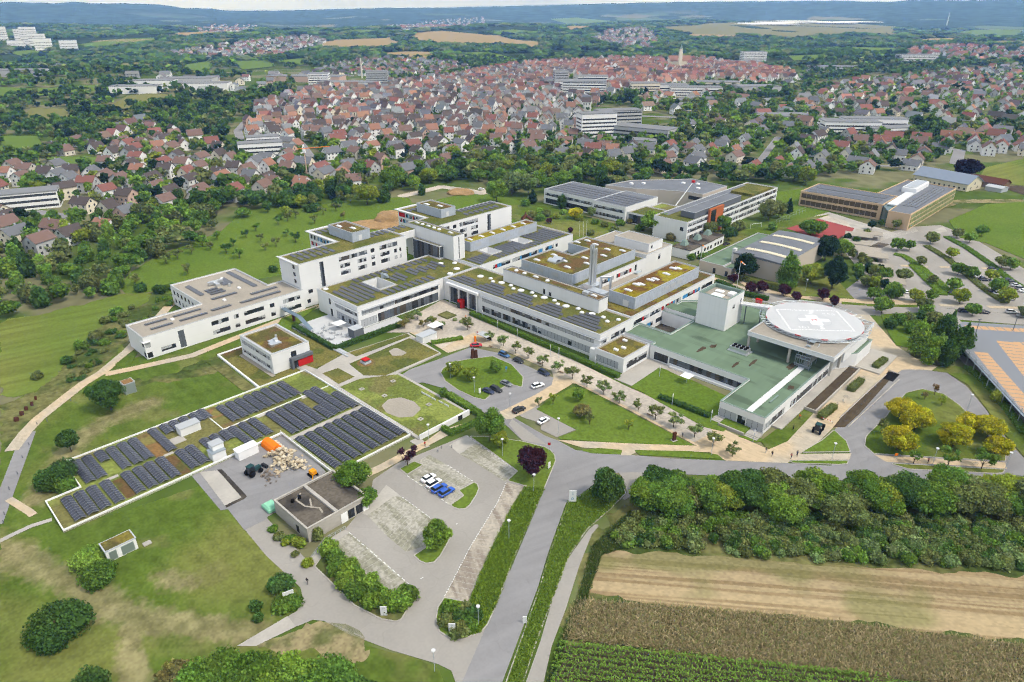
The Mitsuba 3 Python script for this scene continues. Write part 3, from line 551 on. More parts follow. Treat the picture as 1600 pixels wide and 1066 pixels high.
def pv_row(parent, u0, u1, v, z, w=1.65, tilt=.5, axis='u', mod=1.05, mat='pv_roof', name='solar_row', flip=1):
    """one tilted row of roof modules along the axis, each module a slab with a gap to the next"""
    m, fr = MB('uv'), MB('uv'); n = max(1, int(round((u1 - u0) / mod))); s = (u1 - u0) / n
    for i in range(n):
        a, b = u0 + i * s + .03, u0 + (i + 1) * s - .03
        lo, hi = (z + .18, z + .18 + tilt) if flip > 0 else (z + .18 + tilt, z + .18)
        q = [(a, v, lo), (b, v, lo), (b, v + w, hi), (a, v + w, hi)]
        if axis == 'v': q = [(y, x, zz) for x, y, zz in q]
        t = [(x, y, zz + .05) for x, y, zz in q]
        m.add(np.array(q + t), np.array([[4, 5, 6, 7], [0, 1, 5, 4], [1, 2, 6, 5], [2, 3, 7, 6], [3, 0, 4, 7]]))
    q = [(u0, u1, v + .1, v + w - .1, z + .02, z + .12)]
    for a, b, c, d, e, f in q: fr.box(*((a, b, c, d) if axis == 'u' else (c, d, a, b)), e, f)
    k = obj(name, fr, 'pvframe', parent); obj('module', m, mat, k)
    return k
def rail(parent, pts, z, h=1.0, name='railing', mat='steel', step=1.6, frame='uv'):
    m = MB(frame); pts = [np.array(p, float) for p in pts]
    for a, b in zip(pts[:-1], pts[1:]):
        L = np.linalg.norm(b - a); n = max(1, int(L / step))
        for hh in (h, h * .55): m.bar((*a, z + hh), (*b, z + hh), .035, 4)
        for i in range(n + 1): p = a + (b - a) * i / n; m.bar((*p, z), (*p, z + h), .035, 4)
    return obj(name, m, mat, parent)
# ---------------------------------------------------------------- the hospital
# two-storey annex, far left
b = thing('clinic_wing', 'long white two storey annex wing at the far left with gravel roof and solar modules', 'building')
ops = []
for v0, v1 in ((88.5, 95), (101, 109), (117, 124.5)):
    ops += [('u', -234, v0, v1, 4.9, 6.5, 'w'), ('u', -234, v0, v1, 1.3, 2.9, 'w')]
for v in (97, 111.5, 128 - 3): ops += [('u', -234, v, v + 1.9, 4.9, 6.5, 'w'), ('u', -234, v, v + 1.9, 1.3, 2.9, 'w')] if v < 120 else []
ops += [('u', -234, 76.5, 78.6, .4, 6.8, 'stair'), ('u', -234, 70, 75, 1.2, 2.8, 'w'), ('u', -234, 65.3, 67, 4.2, 6.2, 'w'), ('u', -234, 65.3, 67, .3, 2.4, 'w'),
        ('v', 65, -236.4, -234.3, 4.2, 6.2, 'w'), ('v', 65, -236.4, -234.3, .3, 2.4, 'w')]
ops += [('v', 92, u, u + 1.7, z, z + 1.9, 'w') for u in np.arange(-275.5, -251, 3.4) for z in (1.2, 4.6)]
block(b, Polygon([(-249.3, 65), (-234, 65), (-234, 126), (-249.3, 126), (-249.3, 119.4), (-277.6, 119.4), (-277.6, 92), (-249.3, 92)]), 0, 8.2, ops)
for u in (-246.2, -240.8):
    for v0, v1 in ((70, 77.5), (80, 90)): pv_row(b, v0, v1, u, 7.75, 1.7, .2, 'v', 1.7)
for u, v0, v1 in ((-241.8, 92, 99.5), (-241, 103, 119.5), (-246.4, 110, 121), (-252.3, 97, 107), (-257.5, 99, 105), (-260, 99, 105), (-262.5, 99, 104)): pv_row(b, v0, v1, u, 7.75, 2.0, .2, 'v', 1.7)
pv_row(b, -272, -258, 95.5, 7.75, 1.8, .2, 'u', 1.6); pv_row(b, -276, -252, 114.5, 7.75, 1.9, .2, 'u', 1.6); pv_row(b, -270, -262, 107, 7.75, 4.0, .3, 'u', 1.6)
vt = MB('uv'); vt.box(-268, -262.5, 104.5, 106, 7.75, 8.9).box(-266.5, -265.3, 102.5, 108.5, 8.2, 9.4).box(-259.5, -258.9, 107.8, 108.6, 7.75, 9.2)
obj('ventilation_unit', vt, 'zinc', b)
for u, v in ((-243, 78.7), (-270, 110), (-247, 100), (-255, 110)): obj('roof_hatch', MB('uv').box(u - .7, u + .7, v - .5, v + .5, 7.75, 8.25), 'white', b)
obj('bay_box', MB('uv').box(-234.0, -233.4, 65.0, 67.2, 6.25, 6.45).box(-236.6, -233.4, 64.6, 64.98, 6.25, 6.45), 'white', b)

# ward towers
def ward(label, u1, v0, v1, vw0, vw1, stairs, wins, z1=18.3, base=0):
    b = thing('clinic_wing', label, 'building')
    ops = [('u', u1, v0 + 9.2, v0 + 11, 3.6 if v0 < 150 else 9.6, z1 - 1.2, 'stair')] if stairs else []
    ops += wins
    ops += [('v', v0, u1 - 5, u1 - 3.2, z, z + 1.7, 'w') for z in (9.6, 12.6, 15.6)] if stairs else []
    ops += [('v', vw0, u, u + 2.1, z, z + 1.9, 'colour') for z in (12.2, 15.2) for u in np.arange(u1 - 36, u1 - 17, 2.6)]
    block(b, Polygon([(u1 - 15, v0), (u1, v0), (u1, v1), (u1 - 15, v1), (u1 - 15, vw1), (u1 - 37, vw1), (u1 - 37, vw0), (u1 - 15, vw0)]), base, z1, ops, roof='sedum_green', par=.15, pw=.4)
    obj('eaves', MB('uv').prism(Polygon([(u1 - 15.8, v0 - .8), (u1, v0 - .8), (u1, v0 - .02), (u1 - 15.8, v0 - .02)]), z1 - .12, z1 + .1).prism(Polygon([(u1 - 38.4, vw0 - 1.2), (u1 - 15, vw0 - 1.2), (u1 - 15, vw0 - .02), (u1 - 37.1, vw0 - .02), (u1 - 37.1, vw1), (u1 - 38.4, vw1)]), z1 - .14, z1 + .12), 'soffit', b)
    pb = (u1 - 27, u1 - 8.8, vw0 + 4.2, vw0 + 13.4)
    block(b, pb, z1 - .1, z1 + 4.1, (), 'grey_panel', 'sedum_brown', .25, .15, 'zinc', 'plant_room', 'plant_room_roof')
    obj('access_door', MB('uv').box(u1 - 8.8, u1 - 8.72, vw0 + 7.4, vw0 + 9, z1 + .2, z1 + 2.5), 'soffit', b)
    obj('louvre', MB('uv').box(u1 - 25, u1 - 18, vw0 + 4.12, vw0 + 4.2, z1 + 2.2, z1 + 3.3), 'blind', b)
    for du, dv in ((-22, 5.5), (-15, 8)): dome(b, u1 + du, vw0 + dv + 1, z1 + 3.85, 1.1, True)
    return b
w1 = [('u', -235, 144.5, 158.5, 15.0, 16.7, 'band'), ('u', -235, 160.3, 162.3, 15.0, 16.7, 'w'), ('u', -235, 165, 174.5, 15.0, 16.9, 'band')]
for z in (12.0, 9.0):
    w1 += [('u', -235, a, c, z, z + 1.7, 'w') for a, c in ((144.8, 149.6), (153.3, 157.8), (160.4, 162.2), (165.2, 170), (172.5, 174), (175.4, 176.4))]
w1 += [('u', -235, 129, 131, 5.4, 7.0, 'w'), ('u', -235, 128, 129.5, 1.5, 3.1, 'w')]
b = ward('white four storey ward block behind the left annex with sedum roof and grey plant room', -235, 126.2, 179.3, 153.5, 171, True, w1)
for v in np.arange(130, 147, 2.9):
    for u in (-248.5, -243): pv_row(b, u, u + 4.2, v, 18.15, 1.25, .28, 'u', 1.05)
for v in np.arange(155, 163, 2.9): pv_row(b, -269.5, -265, v, 18.15, 1.25, .28, 'u', 1.05)
for v in np.arange(168, 184, 2.7): pv_row(b, -249.4, -244, v, 18.15, 1.25, .28, 'u', 1.05) if v < 177 else None
obj('link_roof', MB('uv').box(-250.4, -240, 179.32, 189.0, 14.9, 18.1), 'white_render', b)
obj('link_sedum', MB('uv').box(-250, -240.4, 179.3, 189.0, 18.0, 18.2), 'sedum_green', b)
for v in (180, 183, 186): pv_row(b, -249.4, -244.5, v, 18.2, 1.25, .28, 'u', 1.05)
w2 = [('u', -236, 201, 206, 15.0, 16.9, 'band'), ('u', -236, 208.2, 210.4, 15, 16.7, 'w'), ('u', -236, 212.5, 224.5, 15, 16.9, 'band')]
for z in (12.0, 9.2): w2 += [('u', -236, a, c, z, z + 1.7, 'w') for a, c in ((201.5, 205), (208.4, 210.2), (212.6, 217), (220, 224.5))]
w2 += [('u', -236, 231, 233.4, 6, 17.3, 'stair')]
b = ward('white rear ward block with grey plant room standing behind the stair tower', -236, 196.5, 248.3, 204.6, 221, False, w2)
obj('red_panel', MB('uv').box(-272, -267.5, 204.4, 204.58, 15.1, 17.2), 'red', b)
for v in np.arange(223, 246, 2.8): pv_row(b, -250.4, -246, v, 18.15, 1.25, .28, 'u', 1.05)
for v in np.arange(221, 243, 3.4): pv_row(b, -243, -239.5, v, 18.15, 1.4, .4, 'u', 1.05)
for v in np.arange(206, 216, 2.9): pv_row(b, -268.5, -265, v, 18.15, 1.4, .4, 'u', 1.05)
# stair tower and glazed hall between the wards
b = thing('stair_tower', 'tall windowless white stair block between the two ward blocks with dark slot down its end', 'building')
block(b, (-247, -214.6, 189.2, 195.8), 5, 20, [('u', -214.6, 192.2, 192.7, 9.4, 19, 'dark')], roof='sedum_green', par=.25, trim='anthracite')
for u, q in ((-243, 1), (-239, 0), (-235, 1), (-231, 0), (-227.5, 0), (-220, 1)): dome(b, u, 192.5, 19.75, .85, bool(q))
b = thing('glazed_hall', 'dark glass curtain wall hall set between ward block and stair tower', 'building')
block(b, (-239.8, -221.2, 186.8, 189.15), 2, 14.6, [('v', 186.8, -239.6, -221.5, 5.2, 14.3, 'glass'), ('u', -221.2, 186.9, 189.0, 9.4, 14.2, 'glass')], roof='sedum_green', par=.15, pw=.15)

# canteen wing
b = thing('clinic_wing', 'white two storey canteen wing with ribbon windows and solar modules around a square roof court', 'building')
ops = [('u', -201.5, 131, 146.0, 5.2, 7.0, 'blinds'), ('u', -201.5, 146.3, 168.5, 5.2, 7.0, 'band'), ('u', -201.5, 138, 168.3, .4, 3.9, 'glass'), ('u', -201.5, 130.2, 137.5, .5, 3.6, 'blinds'),
       ('v', 129.2, -216.5, -202, 5.2, 7.0, 'blinds'), ('v', 129.2, -216.0, -202, .5, 3.7, 'blinds'), ('v', 129.2, -220.8, -219.4, 5.0, 7.4, 'dark'), ('v', 129.2, -220.2, -218.8, .3, 3.4, 'dark')]
ct = (-221.5, -210.3, 146, 153.2)
block(b, Polygon([(-228.6, 129.2), (-201.5, 129.2), (-201.5, 189.9), (-221, 189.9), (-221, 186.6), (-228.6, 186.6)], [[(ct[0], ct[2]), (ct[1], ct[2]), (ct[1], ct[3]), (ct[0], ct[3])]]), 0, 9.2, ops, roof='sedum_green', par=.2, pw=.35)
obj('sun_shade', MB('uv').box(-201.45, -200.5, 131, 168.5, 7.35, 7.47).box(-217, -200.5, 128.2, 129.15, 7.35, 7.47), 'blind', b)
obj('court_floor', MB('uv').box(ct[0], ct[1], ct[2], ct[3], 2.0, 2.2), 'sedum_green', b)
for v in np.arange(131.5, 146, 2.45):
    u0 = -224 + (2 if v < 133 else 0); pv_row(b, u0 + .9 * ((v - 131) % 5), -208.5 if v > 139 else -205.0, v, 9.0, 1.25, .28, 'u', 1.05) if v < 144 else None
for v in np.arange(144.5, 170, 2.9): pv_row(b, -227.3, -223.2, v, 9.0, 1.25, .28, 'u', 1.05); pv_row(b, -208.2, -203.4, v, 9.0, 1.25, .28, 'u', 1.05)
for v in np.arange(156, 182, 2.45): pv_row(b, -221.5 + (v % 4), -210.5 - ((v * 3) % 5) * .8, v, 9.0, 1.25, .28, 'u', 1.05) if not 163 < v < 165 else None
for v in np.arange(171, 180, 2.9): pv_row(b, -227, -222.5, v, 9.0, 1.25, .28, 'u', 1.05)
for u, v, r in ((-226, 131.6, .95), (-216, 182.6, 1.2), (-212, 187.2, 1.0), (-206, 183, 1.3), (-203.5, 177, 1.2)): dome(b, u, v, 9.0, r)
vt = MB('uv').box(-220.5, -218.5, 154.8, 156.4, 9, 10.6).box(-220, -219.2, 153.9, 154.8, 9, 11.4).box(-218.4, -217.4, 155.2, 156, 9.4, 10.2); obj('ventilation_unit', vt, 'galvanised', b)
# entrance wing along the promenade
b = thing('clinic_wing', 'long white two storey entrance wing facing the promenade with strip windows and solar roof', 'building')
ops = [('v', 171.6, -197.5, -192.3, .2, 7.2, 'glass'), ('v', 171.6, -191.8, -186.9, .2, 7.2, 'glass'), ('v', 171.6, -186.4, -182, .2, 7.2, 'glass'),
       ('v', 171.6, -179, -164, 5.3, 7.1, 'blinds'), ('v', 171.6, -163.8, -148, 5.3, 7.1, 'band'), ('v', 171.6, -147.8, -124.2, 5.3, 7.1, 'blinds'),
       ('v', 171.6, -179, -150, 1.0, 3.5, 'band'), ('v', 171.6, -149.8, -124.5, 1.0, 3.5, 'blinds'), ('u', -121.8, 172.6, 175.5, 5.3, 7.1, 'blinds'), ('u', -121.8, 178, 186.5, 5.3, 7.2, 'w')]
block(b, (-201.4, -121.8, 171.6, 191.3), 0, 9.2, ops, roof='sedum_green', par=.2, pw=.35)
obj('sun_shade', MB('uv').box(-179.4, -121.2, 170.8, 171.55, 7.3, 7.45).box(-121.75, -121.0, 170.8, 175.5, 7.3, 7.45), 'blind', b)
for u in (-197.7, -192.1, -186.7, -181.6): obj('column', MB('uv').box(u - .22, u + .22, 170.9, 171.4, 0, 7.4), 'white', b)
obj('canopy', MB('uv').box(-199, -180.5, 170.3, 171.55, 7.4, 8.4), 'white_render', b)
dr_ = MB('uv').prism(Point(-189.8, 170.2).buffer(1.5, 8), 0, 3.2); k = obj('revolving_door', dr_, 'red', b, label='red drum of the revolving entrance door'); obj('door_glass', MB('uv').box(-190.6, -189.0, 168.62, 168.8, .2, 2.6), 'glass', k)
for i, v in enumerate(np.arange(173.1, 184.5, 2.3)):
    for s0, s1 in ((-199.5, -187), (-186, -171.5), (-170.8, -156.5), (-155.5, -142), (-140.5, -125)):
        a, c = s0 + .9 * i, s1 - (1.3 * i if i > 1 else 0)
        if i < 3 or (i == 3 and s0 > -190) or (i == 4 and s0 > -143): pv_row(b, a, max(c, a + 3), v, 9.0, 1.25, .28, 'u', 1.05)
for j in range(6):
    dome(b, -192 + j * 11.4, 183.4 + (j % 2) * .8, 9.0, 1.25); dome(b, -187.2 + j * 11.4, 184.6, 9.0, .85); dome(b, -184 + j * 11.4, 182.7, 9.0, .8)
dome(b, -125, 186.6, 9.0, .8)
b = thing('lift_block', 'long low windowless white plant block standing on the entrance wing roof', 'building')
block(b, (-181.8, -133.7, 186.4, 191.8), 9.0, 14, [('v', 186.4, -160.4, -159.3, 9.3, 11.4, 'dark'), ('v', 186.4, -157.5, -156.2, 9.3, 10.9, 'dark')], roof='sedum_brown', par=.2, trim='anthracite')
for u, q in ((-177, 0), (-172.5, 0), (-166.5, 1), (-160.5, 0), (-138, 1)): dome(b, u, 189, 13.8, .8, bool(q))
obj('ventilation_unit', MB('uv').box(-142.5, -140, 187.6, 189.6, 13.8, 14.9).box(-141, -139.5, 189.6, 190.4, 13.8, 14.5), 'zinc', b)
# low brown-roofed corner
b = thing('clinic_wing', 'low white corner pavilion with brown sedum roof at the promenade end of the entrance wing', 'building')
block(b, Polygon([(-121.75, 169), (-110, 169), (-110, 184.5), (-121.75, 184.5)]), 0, 5.3, [('v', 169, -121, -112, .9, 3.4, 'blinds'), ('u', -110, 171, 183, .9, 3.3, 'w')], roof='sedum_brown', par=.25)
for u, v in ((-116, 173), (-115, 176), (-118, 181)): obj('roof_unit', MB('uv').box(u - .8, u + .8, v - .5, v + .5, 5.05, 5.6), 'white', b)
obj('podium_wall', MB('uv').box(-124, -121.78, 169.0, 171.55, 0, 4.6), 'white_render', b)

# wings behind
b = thing('clinic_wing', 'white two storey wing behind the entrance with solar roof and two small roof courts', 'building')
c1, c2 = (-222, -212.5, 209, 214), (-222, -212.5, 228, 233.5)
c1, c2 = (-217, -209, 206.5, 212.5), (-217, -209, 227, 233.5)
ops = [('u', -201.3, 200, 211, 5.6, 7.4, 'colour'), ('u', -201.3, 212.3, 233, 5.6, 7.4, 'colour'), ('u', -201.3, 235, 241, 5.6, 7.4, 'colour'), ('u', -201.3, 242.5, 244, 5.6, 7.4, 'w')]
block(b, holed((-227, -201.3, 191.5, 255.5), c1, c2), 0, 9.2, ops, roof='sedum_green', par=.25, pw=.4)
for c in (c1, c2): obj('court_floor', MB('uv').box(c[0], c[1], c[2], c[3], 4.0, 4.2), 'white_render', b)
for v in np.arange(194, 205, 2.3): pv_row(b, -212, -202.6 + (v - 194) * -.5, v, 8.95, 1.25, .28, 'u', 1.05)
for v in np.arange(214, 227, 2.3): pv_row(b, -215, -204 - (v % 3), v, 8.95, 1.25, .28, 'u', 1.05)
for v in np.arange(236, 254, 2.6): pv_row(b, -216 - (v % 3), -204, v, 8.95, 1.25, .28, 'u', 1.05)
for v in np.arange(206, 234, 2.7): pv_row(b, -207.6, -203, v, 8.95, 1.25, .28, 'u', 1.05)
block(b, (-225.8, -218.4, 202.8, 248), 8.9, 13.4, (), 'grey_panel', 'sedum_yellow', .25, .15, 'zinc', 'plant_room', 'plant_room_roof')
for v in np.arange(206, 246, 7.2): dome(b, -222, v, 13.1, 1.0, True)
for v in (206, 215, 225, 235): obj('louvre', MB('uv').box(-218.39, -218.3, v, v + 3.6, 10.6, 12.2), 'blind', b)
b = thing('clinic_wing', 'white surgery wing under the big brown sedum plant room and tall steel chimneys', 'building')
ops = [('u', -155.3, 198, 203, 5.6, 7.4, 'colour'), ('u', -155.3, 208, 226, 5.6, 7.4, 'colour'), ('u', -155.3, 228, 239, 5.6, 7.4, 'colour'), ('u', -155.3, 241.5, 243, 5.2, 8.0, 'dark'), ('u', -155.3, 260, 261.8, 6.0, 8.4, 'w')]
block(b, Polygon([(-187.5, 191.5), (-155.3, 191.5), (-155.3, 250), (-187.5, 250)]), 0, 9.2, ops, roof='sedum_green', par=.25)
block(b, Polygon([(-187.5, 250.05), (-155.3, 250.05), (-155.3, 271.5), (-187.5, 271.5)]), 0, 10.4, ops, roof='roof_gravel', par=.25, wname='end_wall', rname='end_roof')
P_ = Polygon([(-186, 201.8), (-158.6, 201.8), (-158.6, 246), (-186, 246), (-186, 233), (-174.5, 233), (-174.5, 221.5), (-186, 221.5)])
block(b, P_, 8.95, 13.3, (), 'grey_panel', 'sedum_brown', .25, .15, 'zinc', 'plant_room', 'plant_room_roof')
for u, v in ((-180, 216), (-181, 206), (-172, 213), (-168, 222), (-166, 208), (-164, 230), (-168, 238), (-162, 241), (-176, 240), (-182, 242), (-184, 237), (-163, 217)): dome(b, u, v, 13.05, 1.0, True)
k = MB('uv')
for i in range(2):
    for t in range(8):
        a0, a1 = math.pi * t / 8, math.pi * (t + 1) / 8
        q = [(-176.5 + x, 209 + i * 3.4 - 1.5 * math.cos(a), 13.05 + .5 + 1.1 * math.sin(a)) for a in (a0, a1) for x in (0, 4.6)]
        k.quad(q[0], q[1], q[3], q[2])
k.box(-176.5, -171.9, 207.4, 214, 13.05, 13.6); obj('vaulted_skylight', k, 'zinc', b)
block(b, (-175.9, -157.2, 254.4, 265.8), 10.1, 14, [('u', -157.2, 256.3, 257.6, 11.6, 13.0, 'w')], roof='roof_gravel', par=.15, wname='lift_room', rname='lift_room_roof')
obj('access_stair', MB('uv').box(-155.2, -153.6, 241, 244.5, 4.6, 4.75).bar((-153.7, 241, 4.7), (-153.7, 241, 5.7), .05).bar((-153.7, 244.5, 4.7), (-153.7, 244.5, 5.7), .05).bar((-153.7, 241, 5.7), (-153.7, 244.5, 5.7), .05), 'steel', b)
for v in (203.5, 208.5, 213.5): obj('louvre', MB('uv').box(-186 + (v - 203) * 1.6, -182.5 + (v - 203) * 1.6, 201.68, 201.78, 10.6, 12.2), 'blind', b)
ch = thing('chimney_stack', 'cluster of four tall shining steel chimney flues beside the plant room', 'chimney')
obj('base', MB('uv').box(-153.5, -148.5, 203.2, 208.6, 8.9, 10.6).box(-149, -141.5, 199, 203.6, 9, 10.4), 'zinc', ch)
for du, dv in ((0, 0), (1.35, 0), (0, 1.35), (1.35, 1.35)): obj('flue', MB('uv').bar((-151.8 + du, 204.6 + dv, 10.4), (-151.8 + du, 204.6 + dv, 26.2 - du), .56, 12).bar((-151.8 + du, 204.6 + dv, 26.1 - du), (-151.8 + du, 204.6 + dv, 26.6 - du), .42, 10), 'zinc', ch, smooth=40)
obj('duct', MB('uv').bar((-146, 204, 10.4), (-146, 204, 15.2), .5, 10).bar((-146, 204, 15.0), (-143.6, 207, 15.0), .5, 10).bar((-143.6, 207, 15.2), (-143.6, 207, 9.2), .5, 10), 'zinc', ch, smooth=40)
b = thing('clinic_wing', 'white wing under the yellow sedum plant room with blue and red window panels', 'building')
ops = [('u', -122.6, 193, 202.5, 5.5, 7.2, 'colour'), ('u', -122.6, 203.5, 213, 5.5, 7.2, 'colour'), ('u', -122.6, 214, 225, 5.5, 7.2, 'colour'), ('u', -122.6, 226.5, 240, 5.5, 7.2, 'colour'), ('u', -122.6, 241, 250, 5.5, 7.2, 'w'), ('u', -122.6, 196, 206, 1.4, 3.2, 'colour'), ('u', -122.6, 208, 213, 1.4, 3.2, 'w')]
block(b, (-140.5, -122.6, 191.4, 251.5), 0, 9.2, ops, roof='sedum_brown', par=.25)
block(b, (-138, -126.3, 198.4, 244.3), 8.95, 13.5, (), 'grey_panel', 'sedum_yellow', .25, .15, 'zinc', 'plant_room', 'plant_room_roof')
for u, v in ((-133, 203.5), (-133, 212), (-134, 210.5), (-132, 220.5), (-132.8, 218.3), (-132, 228.5), (-133.5, 236), (-132, 237.3)): dome(b, u, v, 13.25, 1.05, True)
for v in (218, 222.5, 227): obj('louvre', MB('uv').box(-126.29, -126.2, v, v + 3.8, 10.6, 12.2), 'blind', b)
obj('access_door', MB('uv').box(-131.5, -129, 198.28, 198.38, 9.2, 11.6), 'soffit', b)
obj('connector', MB('uv').box(-155.25, -140.55, 191.5, 195.5, 0, 9.0), 'white_render', b); obj('flat_roof', MB('uv').box(-155.2, -140.6, 195.6, 240, 0, 4.5), 'roof_gravel', b)

# emergency wing with green felt roof, tower, helipad
b = thing('clinic_wing', 'low white emergency wing with wide green felt roof below the helipad', 'building')
G = Polygon([(-109.7, 184.3), (-74.2, 184.3), (-74.2, 166.4), (-60.3, 166.4), (-60.3, 219), (-56, 226), (-56, 240), (-84.5, 240), (-108.5, 240), (-122.5, 226), (-122.5, 186.6), (-109.7, 186.6)])
G = G.difference(sbox(-122.5, 196.6, -109.5, 212))
ops = [('v', 166.4, -74.0, -68.6, .6, 3.2, 'blinds'), ('v', 166.4, -68.3, -65.8, .2, 3.2, 'w'), ('v', 166.4, -65.5, -60.6, .6, 3.2, 'blinds'), ('u', -60.3, 166.7, 170.5, .9, 3.2, 'blinds'), ('u', -60.3, 170.7, 180, .9, 3.2, 'w'), ('u', -60.3, 184, 214.5, .8, 3.1, 'w'),
       ('v', 184.3, -108, -102.5, .4, 3.3, 'dark'), ('v', 184.3, -102, -74.5, 1.0, 3.2, 'glass')]
block(b, G, 0, 5.4, ops, roof='green_felt', par=.45, pw=.35, trim='copper')
obj('bridge', MB('uv').box(-122.4, -109.6, 213, 218.5, 2.8, 6.6), 'white_render', b); obj('bridge_roof', MB('uv').box(-122.3, -109.7, 213.1, 218.4, 6.6, 6.75), 'green_felt', b)
obj('walkway', MB('uv').box(-66.6, -64.7, 167.2, 216, 4.97, 5.06), 'soffit', b)
obj('duct', MB('uv').box(-63.6, -63.2, 176, 181.6, 4.97, 5.3), 'copper', b)
obj('court_floor', MB('uv').box(-122.4, -109.6, 196.7, 211.9, 0, .12), 'dark_felt', b)
obj('court_bed', MB('uv').box(-115, -110.2, 197.2, 204, .12, .5), 'fresh_grass', b)
obj('terrace_edge', MB('uv').box(-101, -74.2, 182.9, 184.28, 0, .75), 'white_render', b)
k = obj('cooling_unit', MB('uv').box(-88.5, -82.5, 199.5, 202.6, 5.3, 6.6).box(-89, -82, 199, 203.2, 4.97, 5.25), 'zinc', b)
for i in range(4):
    for j in range(2): obj('fan', MB('uv').prism(Point(-87.6 + i * 1.4, 200.3 + j * 1.5).buffer(.58, 5), 6.6, 6.9), 'black', k)
def stain(u, v, l, w, seed):
    t = np.linspace(0, 2 * math.pi, 18)[:-1]; r = .6 + .8 * meshkit.noise(np.stack([np.cos(t) * 2 + seed, np.sin(t) * 2, t * 0], -1), seed)
    return Polygon(np.stack([u + l * r * np.cos(t), v + w * r * np.sin(t)], -1)).buffer(0)
obj('puddle_stain', MB('uv').poly(unary_union([stain(u, v, l, w, i) for i, (u, v, l, w) in enumerate(((-95.5, 194, .8, 2.6), (-93.8, 198.6, .9, 1.7), (-82, 191, .5, 3.0), (-78.5, 196, .6, 2.6), (-68.5, 202.5, .9, 3.2), (-62.8, 189, .8, 1.6)))]), 4.985), 'soil', b)
t_ = thing('lift_tower', 'windowless white lift tower standing on the green felt roof next to the helipad', 'building')
block(t_, (-108.5, -97, 211.8, 224), 5.0, 17, [('u', -97, 216, 217.8, 12.2, 13.8, 'w'), ('u', -97, 221.6, 222.6, 13, 14.6, 'w')], roof='roof_gravel', par=1.2, pw=.3, trim='copper')
obj('parapet_lining', MB('uv').prism(sbox(-108.1, 212.2, -97.4, 223.6).difference(sbox(-107.9, 212.4, -97.6, 223.4)), 15.82, 17), 'copper', t_)
obj('roof_unit', MB('uv').box(-105, -101, 214, 217, 15.8, 16.4).box(-100.6, -98.4, 218, 221, 15.8, 16.9).box(-106, -103, 219, 221, 15.8, 16.2), 'white', t_)
HC, HR = (-71.6, 225.0), 15.6
hp = thing('helipad', 'round raised white helipad deck with red H on a white cross and steel safety net', 'helipad')
HZ = 13.0
pm('pad_concrete', lambda p, n, uv: C3(.50, .505, .51) * (.86 + .16 * fbm(p.x * .12, p.y * .12, 1, 3) + .05 * noise(p.x * 2, p.y * 2)))
obj('deck', MB('uv').prism(Point(HC).buffer(HR, 24), HZ - .5, HZ), 'pad_concrete', hp)
mk = MB('uv'); rot = math.radians(43.5 - 4)
def rect(cx, cy, l, w, ang=0):
    g = sbox(-l / 2, -w / 2, l / 2, w / 2); g = shapely.affinity.rotate(g, ang, origin=(0, 0), use_radians=True); return shapely.affinity.translate(g, cx, cy)
import shapely.affinity
frm = rect(*HC, 23, 23, 0); ang = rot
def onpad(g, dx=0, dy=0): return shapely.affinity.translate(shapely.affinity.rotate(shapely.affinity.translate(g, dx, dy), ang, origin=(0, 0), use_radians=True), *HC)
sq = sbox(-10.5, -8.5, 10.5, 8.5)
obj('marking', MB('uv').poly(unary_union([onpad(sq.difference(sq.buffer(-.4))), onpad(sbox(-1.9, -4, 1.9, 4)), onpad(sbox(-5, -1.1, 5, 1.1))]), HZ + .02), 'sign_white', hp)
obj('marking', MB('uv').poly(unary_union([onpad(sbox(-.9, -.75, -.5, .75)), onpad(sbox(.5, -.75, .9, .75)), onpad(sbox(-.9, -.15, .9, .15))]), HZ + .035), 'red', hp, label='red letter H at the centre of the deck')
obj('marking', MB('uv').poly(unary_union([onpad(sbox(-10, -.08, -5.2, .08)), onpad(sbox(5.2, -.08, 15, .08)), onpad(sbox(-15, -.08, -10.4, .08)), onpad(Point(0, 0).buffer(5.6).difference(Point(0, 0).buffer(5.3))).difference(onpad(sbox(-5.9, -1.2, 5.9, 1.2))).difference(onpad(sbox(-2, -9, 2, 9)))]), HZ + .02), 'trim', hp)
def arrow(x, y, a):
    g = unary_union([sbox(-.3, -1.4, .3, .6), Polygon([(-.9, .4), (.9, .4), (0, 1.6)]), sbox(-.9, -1.5, .9, -1.1)])
    return onpad(shapely.affinity.rotate(g, a, origin=(0, 0)), x, y)
obj('marking', MB('uv').poly(unary_union([arrow(1.0, 6.6, -30), arrow(.5, -6.2, 180)]), HZ + .02), 'sign_white', hp)
def pad_text(txt, x, y, h, a):
    m = meshkit.text_mesh(txt, h, .01); v = np.asarray(m.vertices); c, s = math.cos(a), math.sin(a)
    w = v[:, 0].max()
    q = np.column_stack([x + (v[:, 0] - w / 2) * c - v[:, 1] * s, y + (v[:, 0] - w / 2) * s + v[:, 1] * c])
    q2 = np.column_stack([HC[0] + q[:, 0] * math.cos(ang) - q[:, 1] * math.sin(ang), HC[1] + q[:, 0] * math.sin(ang) + q[:, 1] * math.cos(ang), HZ + .02 + v[:, 2]])
    return q2, np.asarray(m.faces)
mt = MB('uv'); mt.add(*pad_text('10 t', -5.5, -7, 1.5, 0)); mt.add(*pad_text('01 L', 6.5, 6, 1.5, math.pi)); obj('lettering', mt, 'sign_white', hp)
for i in range(24):
    a0 = 2 * math.pi * i / 24
    if i % 2 == 0:
        g = [(HC[0] + r * math.cos(a), HC[1] + r * math.sin(a)) for r, aa in ((HR - .05, (a0, a0 + .06, a0 + .12)), (HR + .1, (a0 + .12, a0 + .06, a0))) for a in aa]; obj('edge_marker', MB('uv').prism(Polygon(g).buffer(0), HZ - .3, HZ + .04), 'red', hp)
net = MB('uv')
